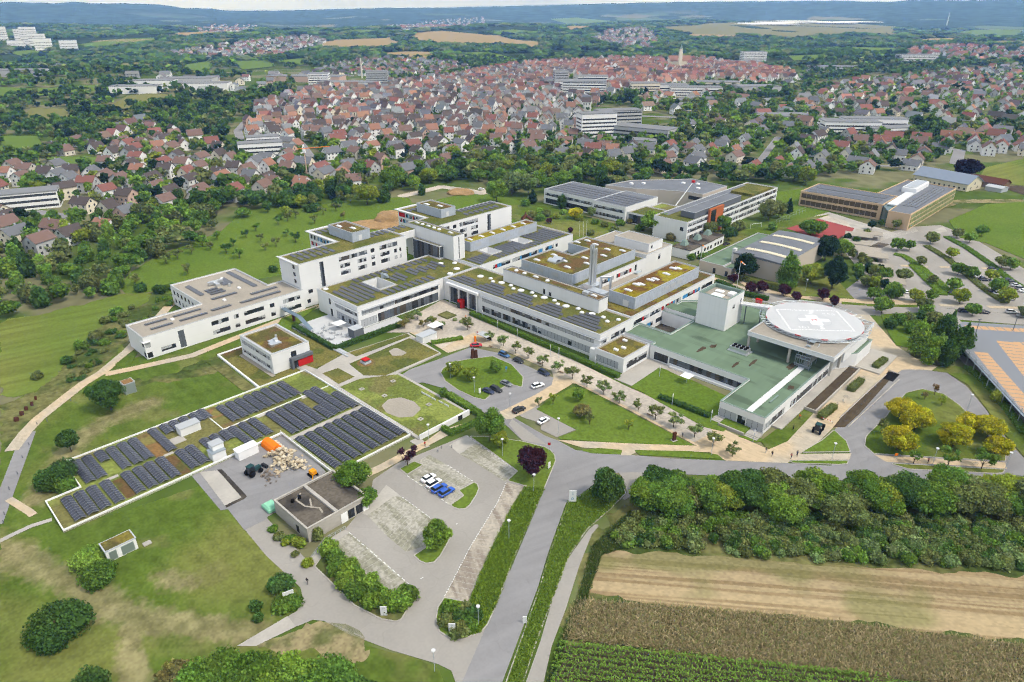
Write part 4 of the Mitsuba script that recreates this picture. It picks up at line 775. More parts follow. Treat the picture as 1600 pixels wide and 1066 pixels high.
for i in range(48):
    a0, a1 = 2 * math.pi * i / 48, 2 * math.pi * (i + 1) / 48
    p = [(HC[0] + r * math.cos(a), HC[1] + r * math.sin(a), z) for r, z in ((HR + .1, HZ - .35), (HR + 2.1, HZ - .1)) for a in (a0, a1)]
    net.bar(p[0], p[2], .07, 4); net.bar(p[2], p[3], .08, 4); net.bar(p[0], p[1], .05, 4)
    net.bar([(x + y) / 2 for x, y in zip(p[0], p[2])], [(x + y) / 2 for x, y in zip(p[1], p[3])], .04, 4)
    if i % 2 == 0: net.bar(p[2], (HC[0] + (HR - .6) * math.cos(a0), HC[1] + (HR - .6) * math.sin(a0), HZ - 1.5), .07, 4)
obj('safety_net', net, 'galvanised', hp)
block(hp, (-85, -56.6, 203.8, 240), 10.2, 11.6, (), roof='roof_gravel', par=.15, wname='beam_frame', rname='slab')
block(hp, (-83.8, -57.4, 216.3, 239), 5.0, 10.2, [('u', -57.4, 218, 238, 8.6, 9.8, 'dark')], roof='roof_gravel', par=.1, wname='hangar_wall', rname='hangar_roof')
for u, v in ((-84.4, 204.5), (-70.5, 204.5), (-57.3, 204.5), (-84.4, 212), (-57.3, 212)): obj('column', MB('uv').box(u - .35, u + .35, v - .35, v + .35, 5, 10.2), 'concrete', hp)
cr = MB('uv').bar((HC[0], HC[1], 11.4), (HC[0], HC[1], HZ - .5), 9.5, 20); obj('drum', cr, 'concrete', hp)
# ramp from the tower
rp = MB('uv')
rpts = [(-97, 222.5), (-92, 224.5), (-87, 226.5)]
rp.prism(LineString(rpts).buffer(1.5, cap_style=2), HZ - .6, HZ - .1); obj('access_ramp', rp, 'soffit', hp)
rail(hp, [(-96.5, 221.1), (-92, 223.0), (-87.4, 225)], HZ - .1, 1.0); rail(hp, [(-97.5, 224), (-92, 226.0), (-86.8, 228)], HZ - .1, 1.0)
for u, v in ((-95, 222.6), (-90, 224.4), (-95.5, 224.2), (-90.5, 226)): obj('ramp_post', MB('uv').bar((u, v, 5), (u, v, HZ - .6), .12, 6), 'anthracite', hp)
obj('fire_box', MB('uv').box(-93.5, -91.3, 226.2, 227.4, HZ - .1, HZ + 1.3), 'red', hp, label='red fire-fighting cabinet on the ramp')
st = thing('escape_stair', 'galvanised steel stair climbing from the green roof to the helipad rim', 'stair')
s1 = MB('uv')
for i in range(22): z = 5.2 + i * .33; u = -62.6 - i * .22; s1.box(-66.4, -65.0, 205.5 + (i if i < 11 else 22 - i) * .33, 205.9 + (i if i < 11 else 22 - i) * .33, z, z + .06)
obj('steps', s1, 'galvanised', st)
f1 = MB('uv').box(-68, -63.4, 203.6, 205.4, 8.0, 8.15).box(-68, -63.4, 203.6, 205.4, 5.2, 5.3)
for u in (-68, -66.6, -65, -63.4):
    for v in (203.6, 205.4, 209.3): f1.bar((u, v, 5), (u, v, 9.3 if v < 206 else 12.6), .07, 4)
for z in (6.0, 9.2):
    f1.bar((-68, 203.6, z), (-63.4, 203.6, z), .06, 4); f1.bar((-63.4, 203.6, z), (-63.4, 209.3, z + 3), .06, 4); f1.bar((-66.6, 205.4, z), (-66.6, 209.5, z + 3), .06, 4); f1.bar((-65, 205.4, z), (-65, 209.5, z + 3), .06, 4)
obj('frame', f1, 'galvanised', st); obj('bridge', MB('uv').box(-66.8, -64.8, 208.6, 211, 12.2, 12.4), 'galvanised', st)
# outside aprons, planter walls
struct('retaining_wall', MB('uv').box(-60.25, -57.3, 172, 226, 0, .55), 'concrete')
struct('planting_bed', MB('uv').box(-57.2, -54.2, 188, 224, 0, .6), 'soil')
struct('retaining_wall', MB('uv').box(-54.15, -53.7, 187.6, 224.5, 0, 1.1).box(-57.3, -54.15, 187.6, 188, 0, 1.1).box(-57.2, -53.7, 224.0, 224.5, 0, 1.1), 'concrete')
struct('apron', MB('uv').box(-60.2, -48, 226.2, 244, 0, .5), 'concrete')
for i, q in enumerate(((-74.6, -71.8, 162.6, 166), (-63.8, -60, 161.4, 165.8))):
    s1 = MB('uv')
    for j in range(4): s1.box(q[0], q[1], q[2] + j * .6, q[3], .15 * j, .15 * j + .15)
    single('stone_steps', ('grey entrance steps left of the raised lawn', 'grey entrance steps at the right corner of the emergency wing')[i], 'steps', s1, 'concrete')
struct('retaining_wall', MB('uv').box(-71.7, -63.9, 162.0, 162.4, 0, .9), 'concrete'); struct('planting_bed', MB('uv').box(-71.7, -63.9, 162.4, 166.3, 0, .7), 'fresh_grass')
struct('yard_paving', MB('uv').box(-109.9, -101, 164, 184.2, 0, .16), 'concrete'); struct('yard_paving', MB('uv').box(-101, -95.5, 170, 182.8, 0, .15), 'roof_gravel')
# ---------------------------------------------------------------- solar deck, roof gardens, small structures
dk = Polygon([(-188, 25.8), (-173.2, 25.6), (-173.2, 17.9), (-158.4, 17.6), (-158.4, 72.6), (-131.8, 72.3), (-131.6, 97.4), (-187.2, 97.6)])
struct('deck_roof', MB('uv').prism(dk, 0, .5), 'sedum_lime')
wl = dk.difference(dk.buffer(-.24, join_style=2))
struct('deck_parapet', MB('uv').prism(wl, 0, .95), 'white')
for n, z, q in (('sedum_bed', .53, ((-186.5, -172, 43.8, 47.2), (-186.5, -180, 62.8, 66.2), (-175, -172.5, 62.8, 66.0), (-186, -180.5, 43.6, 45.4))), ('sedum_bed', .54, ((-171, -159.5, 44.6, 47.6), (-170, -160, 32, 34.2)))):
    for a in q: struct(n, MB('uv').box(a[0], a[1], a[2], a[3], .45, z + .03), 'sedum_rust' if n and a[2] > 43 and z < .535 else 'sedum_brown')
for a in ((-172.2, -171.0, 45.5, 48), (-172.2, -171.0, 31, 34), (-172.3, -171, 72.2, 75), (-172.3, -171.1, 87, 90), (-155.3, -153.4, 73, 97), (-178.5, -174.8, 49, 53)): struct('paving_strip', MB('uv').box(*a, .45, .58), 'concrete')
for a in ((-172.6, -172.3, 62, 97), (-188, -187.6, 60, 66), (-159.2, -158.9, 56, 73)): struct('kerb', MB('uv').box(*a, .45, .68), 'white')
struct('kerb', MB('uv').box(-187, -172.4, 62.3, 62.55, .45, .66), 'white'); struct('kerb', MB('uv').box(-186.5, -172.4, 87.9, 88.1, .45, .64), 'white')
def pv_table(u0, u1, v, w=2.45, name='solar_table', label='', group=''):
    """east-west table: two slopes meeting in a low ridge, every module a slab of its own"""
    t = thing(name, label, 'solar panel', group)
    n = max(2, int(round((u1 - u0) / 1.12))); s = (u1 - u0) / n; z = .95
    fr = MB('uv')
    for i in range(n + 1): x = u0 + i * s; fr.bar((x, v - .02, z + .02), (x, v + w / 2, z + .43), .036, 4); fr.bar((x, v + w / 2, z + .43), (x, v + w + .02, z + .02), .036, 4)
    for y in (v + .15, v + w - .15):
        for x in np.linspace(u0 + .2, u1 - .2, max(2, n // 3)): fr.bar((x, y, .5), (x, y, z), .03, 4)
    obj('frame', fr, 'blind', t)
    g = .05
    for i in range(n):
        a, b = u0 + i * s + g, u0 + (i + 1) * s - g
        for y0, z0, y1, z1 in ((v, z, v + w / 2 - .04, z + .40), (v + w / 2 + .04, z + .40, v + w, z)):
            q = [(a, y0, z0), (b, y0, z0), (b, y1, z1), (a, y1, z1)]
            m = MB('uv').add(np.array(q + [(x, y, zz + .05) for x, y, zz in q]), np.array([[4, 5, 6, 7], [0, 1, 5, 4], [1, 2, 6, 5], [2, 3, 7, 6], [3, 0, 4, 7]]))
            obj('module', m, 'pv', t)
    return t
TB = [('upper left strip of the deck', [(-185.9, -173.1, v) for v in (27, 29.7)] + [(-186, -180, 32.7)] + [(-185.7, -172.8, v) for v in (35.5, 38.4, 41.2)]),
      ('upper strip between the rust-red beds', [(-186.8, -172.2, 46.9)] + [(-186.8, -181.2, v) for v in (50, 52.7, 55.5, 58.5)] + [(-187, -181, 60.9)]),
      ('upper strip below the brown-roofed pavilion', [(-185.1, -173.9, v) for v in (66, 68.9, 71.7, 74.5, 77.3, 80.2, 83.1, 86.0)]),
      ('corner of the deck by the white fence', [(-174.1, -155.8, 88.6), (-174.3, -155.8, 91.4), (-167, -155.2, 94.3)]),
      ('lower left end of the deck', [(-170.9, -159.6, v) for v in (20.5, 23.3, 26.1, 29.2)]),
      ('lower strip above the lawn', [(-171, -159.7, v) for v in (34.2, 37.1, 39.9, 42.8)]),
      ('lower strip behind the white containers', [(-170.8, -160, v) for v in (47.9, 50.6)] + [(-171.4, -165.8, v) for v in (54.8, 57.6, 60.4)] + [(-171.4, -160.4, v) for v in (63, 66, 69)]),
      ('deck strip above the works yard', [(-170.9, -155.6, v) for v in (74.4, 77.3, 80.2, 83)] + [(-163.8, -155.5, 86)]),
      ('big lower right field of the deck', [(-153, -133.3, v) for v in np.arange(73.6, 95.5, 3.02)])]
for where, rows in TB:
    for i, (u0, u1, v) in enumerate(rows): pv_table(u0, u1, v, label='%s solar table from the left on the %s' % (ordinal(i), where), group='solar tables on the ' + where)
# roof garden right of the white fence
gz = .5
gd = Polygon([(-188.2, 113.8), (-185.4, 139.6), (-164, 137), (-163.6, 118), (-143.2, 117.6), (-128.6, 117.2), (-128.5, 97.6), (-184.5, 97.6)])
struct('roof_garden_path', MB('uv').prism(gd, 0, gz), 'concrete')
for q, m in ((((-181.5, 137), (-164.6, 136.6), (-164.9, 113.5), (-166.5, 112.2), (-170, 108.8), (-180.4, 110.2)), 'sedum_green'), (((-181.2, 100.3), (-171.2, 99.9), (-171.4, 106.2), (-180.6, 106.0)), 'sedum_green'),
             (((-169.3, 99.2), (-129.2, 98.6), (-129.1, 103), (-129.5, 116.4), (-162.6, 116.9), (-164.6, 114), (-169.2, 106.4)), 'sedum_lime'), (((-187.6, 115), (-185.2, 138.8), (-182.5, 138.4), (-183.2, 115)), 'sedum_green')):
    struct('sedum_bed', MB('uv').poly(Polygon(q).buffer(0), gz + .04), m)
struct('gravel_patch', MB('uv').poly(Polygon([(-150.3, 101.2), (-152, 105), (-150.1, 108.4), (-145, 109.6), (-140.4, 108.4), (-138.6, 104), (-141.3, 100.7), (-146, 99.8)]).buffer(-1).buffer(1, 6), gz + .07), 'roof_gravel')
struct('gravel_patch', MB('uv').poly(Polygon([(-178.3, 125.5), (-178.5, 128.6), (-172.9, 128.7), (-172.6, 126.4), (-174.5, 124.2)]).buffer(-.8).buffer(1.1, 6), gz + .07), 'roof_gravel')
for u, v in ((-163, 103), (-154.5, 105.5), (-140.5, 111.5), (-136, 104.5), (-160, 113)): 
    k = single('roof_outlet', 'small square concrete outlet collar in the sedum roof garden', 'roof outlet', MB('uv').prism(sbox(u - .7, v - .7, u + .7, v + .7).difference(sbox(u - .35, v - .35, u + .35, v + .35)), gz, gz + .22), 'concrete', 'roof outlets in the sedum garden')
t = thing('vent_hood', 'grey roof vent with red lid on an orange gravel ring in the sedum garden', 'vent')
struct('gravel_ring', MB('uv').poly(Point(-177, 114.6).buffer(3.0, 10), gz + .06), 'sedum_rust')
obj('base', MB('uv').box(-178.4, -175.6, 113.3, 115.9, gz, gz + .7), 'trim', t); obj('louvre', MB('uv').box(-178, -176, 113.7, 115.5, gz + .7, gz + 1.3), 'anthracite', t); obj('lid', MB('uv').box(-178.2, -175.8, 113.5, 115.7, gz + 1.3, gz + 1.55), 'red', t)
def fence(label, pts, z, h, post='white', step=2.0, bars=2, frame='uv', fill=None):
    t = thing('fence', label, 'fence')
    for a, b in zip(pts[:-1], pts[1:]):
        a, b = np.array(a, float), np.array(b, float); L = np.linalg.norm(b - a); n = max(1, int(round(L / step)))
        for i in range(n + 1):
            p = a + (b - a) * i / n; obj('post', MB(frame).bar((*p, z), (*p, z + h), .06, 4), post, t)
        for j in range(bars): zz = z + h * (j + 1) / bars; obj('rail', MB(frame).bar((*a, zz), (*b, zz), .04, 4), post, t)
        if fill: obj('panel', MB(frame).add([(*a, z + .05), (*b, z + .05), (*b, z + h * .92), (*a, z + h * .92)], [[0, 1, 2, 3]]), fill, t)
    return t
fence('white post fence on the parapet between solar deck and roof garden', [(-170, 97.5), (-131, 97.5)], .95, 1.0)
fence('white rail fence on the parapet above the works yard', [(-158.4, 72.4), (-132, 72.4)], .95, .9)
struct('retaining_wall', MB('uv').box(-128.7, -128.3, 98, 116.6, 0, 1.6).box(-128.3, -127.9, 106, 116.6, 0, 1.75), 'white_render')
single('plant_room_door', 'dark door in the white wall at the lower end of the roof garden', 'door', MB('uv').box(-127.88, -127.8, 112.0, 113.6, .1, 1.55), 'dark')
# brown roofed pavilion on the slope
b = thing('pavilion', 'square white two storey pavilion with brown sedum roof and red entrance panel', 'building')
block(b, (-213.6, -192.2, 89.2, 103), 0, 7.5, [('v', 89.2, -212.6, -193.2, 5.0, 6.4, 'blinds'), ('v', 89.2, -212.6, -193.2, 1.6, 3.0, 'blinds'), ('u', -192.2, 96, 98, 3.9, 6.1, 'w')], roof='sedum_brown', par=.3, pw=.6)
obj('porch', MB('uv').box(-192.2, -190.6, 95.2, 103.2, 3.2, 4.2).box(-192.2, -190.6, 95.2, 95.9, 0, 3.2), 'anthracite', b); obj('entrance_panel', MB('uv').box(-192.1, -191.0, 97.6, 103.1, .3, 2.9), 'red', b, label='red cladding under the dark porch'); obj('door', MB('uv').box(-192.1, -191.2, 95.95, 97.55, .2, 2.8), 'dark', b)
obj('ventilation_unit', MB('uv').box(-202.5, -198, 93.5, 96.4, 7.2, 7.7).box(-201.4, -200, 95, 96.2, 7.7, 8.5), 'zinc', b); obj('flue', MB('uv').bar((-202, 96.6, 7.2), (-202, 96.6, 9.0), .4, 8), 'zinc', b); obj('duct', MB('uv').box(-200, -197.6, 92.4, 93.4, 7.2, 8.0), 'zinc', b)
st_ = Polygon([(-221, 82.9), (-187.6, 81.4), (-187.3, 97.4), (-185.2, 113.2), (-220, 113)])
struct('deck_roof', MB('uv').prism(st_, 0, .35), 'sedum_green')
struct('deck_parapet', MB('uv').prism(LineString([(-219, 91.4), (-219, 82.8), (-187.6, 81.4)]).buffer(.25, cap_style=3), 0, .75), 'white'); struct('deck_parapet', MB('uv').prism(LineString([(-220, 112.6), (-185.4, 113)]).buffer(.3, cap_style=3), 0, .8), 'trim')
struct('sedum_bed', MB('uv').poly(Polygon([(-219, 84), (-213.8, 84), (-213.8, 91.5), (-219, 91.2)]), .40), 'sedum_brown')
struct('gravel_strip', MB('uv').poly(sbox(-213.6, 87.7, -191, 89.1), .42), 'roof_gravel')
struct('footpath', MB('uv').prism(Polygon([(-190.5, 96.5), (-184.6, 97.2), (-184.6, 100.8), (-190.5, 99.6)]), 0, .52), 'concrete')
fence('grey handrail along the footbridge to the pavilion', [(-190.3, 96.5), (-185, 97.2)], .5, 1.0, 'steel', 1.2)
struct('ramp_roof', MB('uv').box(-206, -187.5, 113.4, 114.6, 0, .8), 'trim')
struct('meadow_mound', MB('uv').prism(Polygon([(-219, 78), (-190, 77), (-188, 80.6), (-219, 82)]), 0, .2), 'rough_grass')
# terrace with tables, hedges round it
struct('terrace', MB('uv').prism(Polygon([(-222, 114.5), (-194.4, 114.5), (-194.4, 129), (-200.8, 129), (-200.8, 146), (-194.5, 146), (-194.5, 129), (-222, 129)]).buffer(0).union(sbox(-200.9, 114.5, -194.5, 146)), 0, .25), 'pad_concrete')
t = thing('terrace_shed', 'grey cubic shed at the corner of the canteen terrace', 'shed'); obj('wall', MB('uv').box(-199.4, -195.6, 123, 127.2, .2, 3.6), 'anthracite', t); obj('roof', MB('uv').box(-199.5, -195.5, 122.9, 127.3, 3.6, 3.75), 'trim', t)
def parasol(label, u, v, w, z=.25, h=2.6, c='white', frame='uv'):
    t = thing('parasol', label, 'parasol'); obj('pole', MB(frame).bar((u, v, z), (u, v, z + h), .05, 5), 'steel', t)
    q = [(u - w, v - w, z + h), (u + w, v - w, z + h), (u + w, v + w, z + h), (u - w, v + w, z + h), (u, v, z + h + .5)]
    obj('canopy', MB(frame).add(q, [[0, 1, 4], [1, 2, 4], [2, 3, 4], [3, 0, 4]]), c, t); obj('base', MB(frame).box(u - .3, u + .3, v - .3, v + .3, z, z + .1), 'trim', t)
parasol('large square white parasol open over the terrace tables', -207, 124.2, 2.0); parasol('square white parasol in the courtyard of the emergency wing', -91.5, 177.8, 1.7, .1)
r = np.random.default_rng(3)
for i in range(13):
    u, v = (-212 + (i % 5) * 2.9 + r.uniform(-.6, .6), 116.6 + (i // 5) * 4.1 + r.uniform(-.7, .7))
    t = thing('terrace_table', 'round grey cafe table with metal chairs on the pale terrace', 'table', 'cafe tables on the canteen terrace')
    obj('top', MB('uv').prism(Point(u, v).buffer(.55, 5), .95, 1.0), 'trim', t); obj('leg', MB('uv').bar((u, v, .25), (u, v, .95), .06, 5), 'steel', t)
    for j in range(3):
        a = r.uniform(0, 6.3); x, y = u + 1.0 * math.cos(a + j * 2.1), v + 1.0 * math.sin(a + j * 2.1)
        c = thing('cafe_chair', 'grey metal cafe chair at a terrace table', 'chair', 'cafe chairs on the canteen terrace'); m = MB('uv').box(x - .24, x + .24, y - .24, y + .24, .66, .71)
        for dx in (-.2, .2):
            for dy in (-.2, .2): m.bar((x + dx, y + dy, .25), (x + dx, y + dy, .66), .025, 3)
        obj('seat', m, 'blind', c); obj('backrest', MB('uv').box(x + .24 * math.cos(a + j * 2.1) - .2, x + .24 * math.cos(a + j * 2.1) + .2, y + .2 * math.sin(a + j * 2.1) - .03, y + .2 * math.sin(a + j * 2.1) + .03, .71, 1.1), 'blind', c)
flat('bridge_steel', (.15, .20, .25))
t = thing('footbridge', 'blue-grey steel footbridge between annex and terrace', 'bridge')
obj('deck', MB('uv').box(-233.9, -222, 115.6, 117.4, 3.2, 3.45), 'bridge_steel', t); obj('support', MB('uv').box(-226.6, -226, 116, 117, 0, 3.2), 'brown', t); rail(t, [(-233.9, 115.6), (-222, 115.6)], 3.4, 1.2, frame='uv', mat='bridge_steel'); rail(t, [(-233.9, 117.4), (-222, 117.4)], 3.4, 1.2, mat='bridge_steel'); obj('ramp', MB('uv').add([(-222, 115.6, 3.4), (-222, 117.4, 3.4), (-214, 117.4, .3), (-214, 115.6, .3)], [[0, 1, 2, 3]]), 'bridge_steel', t)
# plaza buildings and furniture
t = thing('shed', 'small flat white shed with grey roof between plaza and roof garden', 'shed'); obj('wall', MB('uv').box(-178.3, -174.6, 137.6, 144.2, 0, 2.6), 'white_render', t); obj('roof', MB('uv').box(-178.5, -174.4, 137.4, 144.4, 2.6, 2.75), 'trim', t)
def shelter(label, u, v, l, w, roof='white'):
    t = thing('shelter', label, 'shelter')
    for a in (u, u + l):
        for b_ in (v, v + w): obj('post', MB('uv').bar((a, b_, 0), (a, b_, 2.5), .06, 4), 'steel', t)
    obj('roof', MB('uv').box(u - .3, u + l + .3, v - .3, v + w + .3, 2.5, 2.65), roof, t); obj('glass_wall', MB('uv').box(u, u + l, v + w - .02, v + w + .02, .3, 2.3), 'glass', t)
shelter('white roofed bicycle shelter on the plaza behind the small shed', -181.8, 146, 3.4, 4.4); shelter('grey roofed waiting shelter on the promenade', -163, 153.6, 4.6, 2.6, 'blind')
single('advertising_pillar', 'orange pillar beside the promenade shelter', 'pillar', MB('uv').bar((-162.6, 152.0, 0), (-162.6, 152.0, 2.2), .38, 10), 'orange')
struct('raised_bed', MB('uv').prism(sbox(-190.5, 158.2, -184.6, 163), 0, .5), 'rough_grass')
for u, v in ((-181.8, 159.6), (-178.6, 160)): single('clipped_ball_shrub', 'clipped round shrub in the gravel plaza', 'shrub', MB('uv').blob((u, v, .55), (.95, .95, .65), 2, 3, .12), 'olive', 'clipped balls on the plaza')
# garage in front
b = thing('garage', 'flat concrete garage with two dark felt roof fields and white coping beside the works yard', 'building')
block(b, (-129.4, -114.8, 54.6, 70.9), 0, 3.9, [('u', -114.8, 65.2, 67.0, .1, 2.7, 'door'), ('u', -114.8, 67.4, 69.2, .1, 2.7, 'door'), ('v', 54.6, -120, -118.6, .1, 2.4, 'door')], wall='concrete', roof='dark_felt', par=.4, pw=.35, trim='concrete')
obj('roof_beam', MB('uv').box(-129.0, -115.2, 62.2, 63.0, 3.4, 4.05), 'concrete', b); obj('white_door', MB('uv').box(-114.75, -114.66, 63.2, 65, .05, 2.8), 'white', b); obj('white_door', MB('uv').box(-114.75, -114.66, 69.3, 70.8, .05, 2.8), 'white', b)
obj('roof_vent', MB('uv').bar((-126, 59.4, 3.5), (-126, 59.4, 4.4), .4, 8), 'black', b); obj('roof_vent', MB('uv').bar((-126, 57.6, 3.5), (-126, 57.6, 4.2), .4, 8), 'black', b); obj('moss_streak', MB('uv').poly(LineString([(-127.5, 60.5), (-126, 58.5), (-122.5, 58.8), (-119.5, 60.8), (-117.8, 60.4)]).buffer(.22), 3.52).poly(LineString([(-124, 61), (-121, 59.6)]).buffer(.2), 3.525), 'roof_gravel', b)
fence('grey handrail down the garage footpath', [(-38.4,122.9),(-42.2,119.1),(-43.8,113.1)], .1, 1.0, 'steel', 1.5, 2, None)
# containers and things in the works yard
def hut(label, u0, u1, v0, v1, z0, h, wall='white_render', roof='trim', door=None, name='container', cat='container'):
    t = thing(name, label, cat); obj('wall', MB('uv').box(u0, u1, v0, v1, z0, z0 + h), wall, t); obj('roof', MB('uv').box(u0 - .15, u1 + .15, v0 - .15, v1 + .15, z0 + h, z0 + h + .15), roof, t)
    if door: obj('door', MB('uv').box(*door), 'blind', t)
    return t
hut('long white plant container with grey roof on the solar deck', -180.4, -177.2, 52.6, 58.2, .5, 2.4, roof='blind'); hut('white hut with blue-grey upper box at the yard edge of the solar deck', -162.2, -159.2, 53.4, 57, .3, 2.6, roof='galvanised', name='hut', cat='hut'); hut('small grey box standing on the white yard hut', -162.9, -160.2, 54.2, 57.2, 3.1, 1.4, 'white_render', 'blind', name='roof_box', cat='box'); hut('plain white site container beside the stone heap', -158, -155.4, 58.6, 64.2, 0, 2.6, 'white', 'white')
m = MB('uv')
ts = np.linspace(0, math.pi, 7)
q = [[(u, 67.6 - 1.7 * math.cos(a), .2 + 2.0 * math.sin(a)) for a in ts] for u in (-157.6, -151.9)]
for i in range(6): m.quad(q[0][i], q[0][i + 1], q[1][i + 1], q[1][i])
t = thing('tent', 'orange barrel-roofed tarpaulin tent beside the white site container', 'tent'); obj('tarpaulin', m, 'orange', t); obj('end_panel', MB('uv').add(q[1], [[0, i, i + 1] for i in range(1, 6)]), 'orange', t); obj('end_panel', MB('uv').add(q[0], [[0, i, i + 1] for i in range(1, 6)]), 'orange', t)
r = np.random.default_rng(11)
def stone(u, v, s, z, mat, lab, grp, n='stone_block', cat='stone block'):
    c = MB(); 
    pts = r.uniform(-1, 1, (14, 3)) * [1, .72, .62]; h = trimesh.convex.convex_hull(pts * s)
    vv = np.asarray(h.vertices); a = r.uniform(0, 6.3); x, y = W(u, v); w = np.column_stack([vv[:, 0] * math.cos(a) - vv[:, 1] * math.sin(a) + x, vv[:, 0] * math.sin(a) + vv[:, 1] * math.cos(a) + y, vv[:, 2] + z])
    return single(n, lab, cat, MB().add(w, np.asarray(h.faces)), mat, grp)
flat('pale_stone', (.50, .42, .29)); flat('pale_stone2', (.42, .34, .235)); flat('pale_stone3', (.56, .49, .37)); flat('rubble', (.17, .145, .125)); flat('rubble2', (.24, .19, .15))
for i in range(150):
    t_, w_ = r.uniform(0, 1), r.normal(0, 1)
    u, v = -151.5 + 11 * t_ + w_ * .9, 66.2 + w_ * 1.9 - 1.2 * t_ + 1.2; hgt = max(0, 1.9 - abs(w_) * .9)
    stone(u, v, r.uniform(.32, .85), .2 + r.uniform(0, 1) * hgt, ('pale_stone', 'pale_stone2', 'pale_stone3')[i % 3], 'pale sandstone block in the heap at the yard wall', 'sandstone blocks of the heap')
for i in range(46): stone(r.normal(-143.6, 1.9), r.normal(60.6, 1.1), r.uniform(.2, .5), .1 + r.uniform(0, .6), ('rubble', 'rubble2')[i % 2], 'dark broken rubble lump in the small heap in front of the sandstone', 'lumps of the dark rubble heap', 'rubble_lump', 'rubble')
for i in range(8):
    u, v = -155.5 + (i % 4) * 1.25, 67.8 + (i // 4) * 1.4; t = thing('pipe_ring', 'pale cylindrical stone drum in the row next to the orange tent', 'stone drum', 'stone drums beside the tent')
    obj('drum', MB('uv').bar((u, v, .1), (u, v, 1.2), .55, 12), 'pale_stone3', t)
def tractor(label, u, v, a, c):
    t = thing('tractor', label, 'tractor'); x, y = W(u, v); ca, sa = math.cos(a), math.sin(a)
    def P(lx, ly, z): return (x + lx * ca - ly * sa, y + lx * sa + ly * ca, z)
    obj('bonnet', MB().obox(*P(1.3, 0, 0)[:2], a, 2.0, .9, .9, 1.75, top=.9), c, t); obj('cab', MB().obox(*P(-.6, 0, 0)[:2], a, 1.7, 1.5, 1.1, 2.9, top=.85), 'glass', t); obj('cab_roof', MB().obox(*P(-.6, 0, 0)[:2], a, 1.7, 1.5, 2.9, 3.05), c, t)
    for lx, r_ in ((-1, .9), (1.6, .62)):
        for ly in (-.95, .95): obj('wheel', MB().bar(P(lx, ly - .22, r_), P(lx, ly + .22, r_), r_, 12), 'black', t)
    obj('loader_arm', MB().bar(P(1.8, .5, 1.2), P(3.4, .5, .6), .1, 4).bar(P(1.8, -.5, 1.2), P(3.4, -.5, .6), .1, 4).obox(*P(3.6, 0, 0)[:2], a, .7, 2.0, .15, .9), 'dark', t)
tractor('dark green wheel loader parked beside the sandstone heap', -147.5, 58.4, 1.0, 'teal_dark') if flat('teal_dark', (.03, .07, .075)) is None else 0
tractor('dark green roller standing at the end of the torn-up planting strip', -49.6, 178.5, .9, 'teal_dark')
t = thing('mini_excavator', 'small orange excavator at the foot of the yard wall', 'excavator')
obj('body', MB('uv').box(-136.6, -135, 68, 69.4, .7, 1.7), 'orange_yellow', t) if flat('orange_yellow', (.75, .30, .02)) is None else 0
obj('tracks', MB('uv').box(-137, -134.8, 67.7, 68.1, .1, .6).box(-137, -134.8, 69.3, 69.7, .1, .6), 'black', t); obj('boom', MB('uv').bar((-135, 68.6, 1.5), (-133.6, 67.6, 2.4), .14, 5).bar((-133.6, 67.6, 2.4), (-133.0, 66.8, .9), .11, 5), 'orange_yellow', t); obj('bucket', MB('uv').box(-133.4, -132.7, 66.3, 67.1, .3, .9), 'dark', t)
t = thing('skip', 'mint green tarpaulin covered trailer at the corner of the garage', 'trailer'); obj('bed', MB('uv').box(-133.6, -130, 53.2, 56, .3, 1.0), 'mint', t); obj('cover', MB('uv').obox(-131.8, 54.6, 0, 3.6, 2.8, 1.0, 1.5, top=.7), 'mint', t)
# substation huts in the meadows
def hutw(label, p, ang, l, w, h, wall, roof, doors=(), name='transformer_hut'):
    t = thing(name, label, 'hut'); obj('wall', MB().obox(p[0], p[1], ang, l, w, 0, h), wall, t); obj('roof', MB().obox(p[0], p[1], ang, l + .3, w + .3, h, h + .12), 'trim', t); obj('roof_sedum', MB().obox(p[0], p[1], ang, l - .3, w - .3, h + .1, h + .2), roof, t)
    for dx, dw in doors: obj('door', MB().obox(p[0] + dx * math.cos(ang) + (w / 2) * math.sin(ang), p[1] + dx * math.sin(ang) - (w / 2) * math.cos(ang), ang, dw, .1, .2, h - .5), 'galvanised', t)
hutw('small white transformer hut with rusty sedum roof and grey doors in the lower lawn', [(-86.7,115.9)][0], math.radians(46), 6.2, 3.6, 3.0, 'white', 'sedum_brown', ((-1.8, 1.5), (1.2, 2.6)))
hutw('blue-grey hut with rust-red roof beside the big round tree', [(-120.2,186.4)][0], math.radians(46), 3.2, 3.4, 3.6, 'galvanised', 'sedum_rust')
single('concrete_pad', 'light concrete lid in the lawn right of the transformer hut', 'lid', MB().obox(*[(-82.0,118.3)][0], .8, 1.7, 1.3, .0, .3), 'concrete')
for i, p in enumerate([(-144.7,169.3),(-145.2,172.5),(-145.7,175.3),(-145.6,177.9),(-146.6,181.3)]): single('rusty_disc', 'rusty round disc standing in the rough grass beside the left footpath', 'sculpture', MB().bar((p[0], p[1], .0), (p[0], p[1] + .3, 1.1), .65 - .08 * i, 12), 'rust', 'rusty discs in the grass')
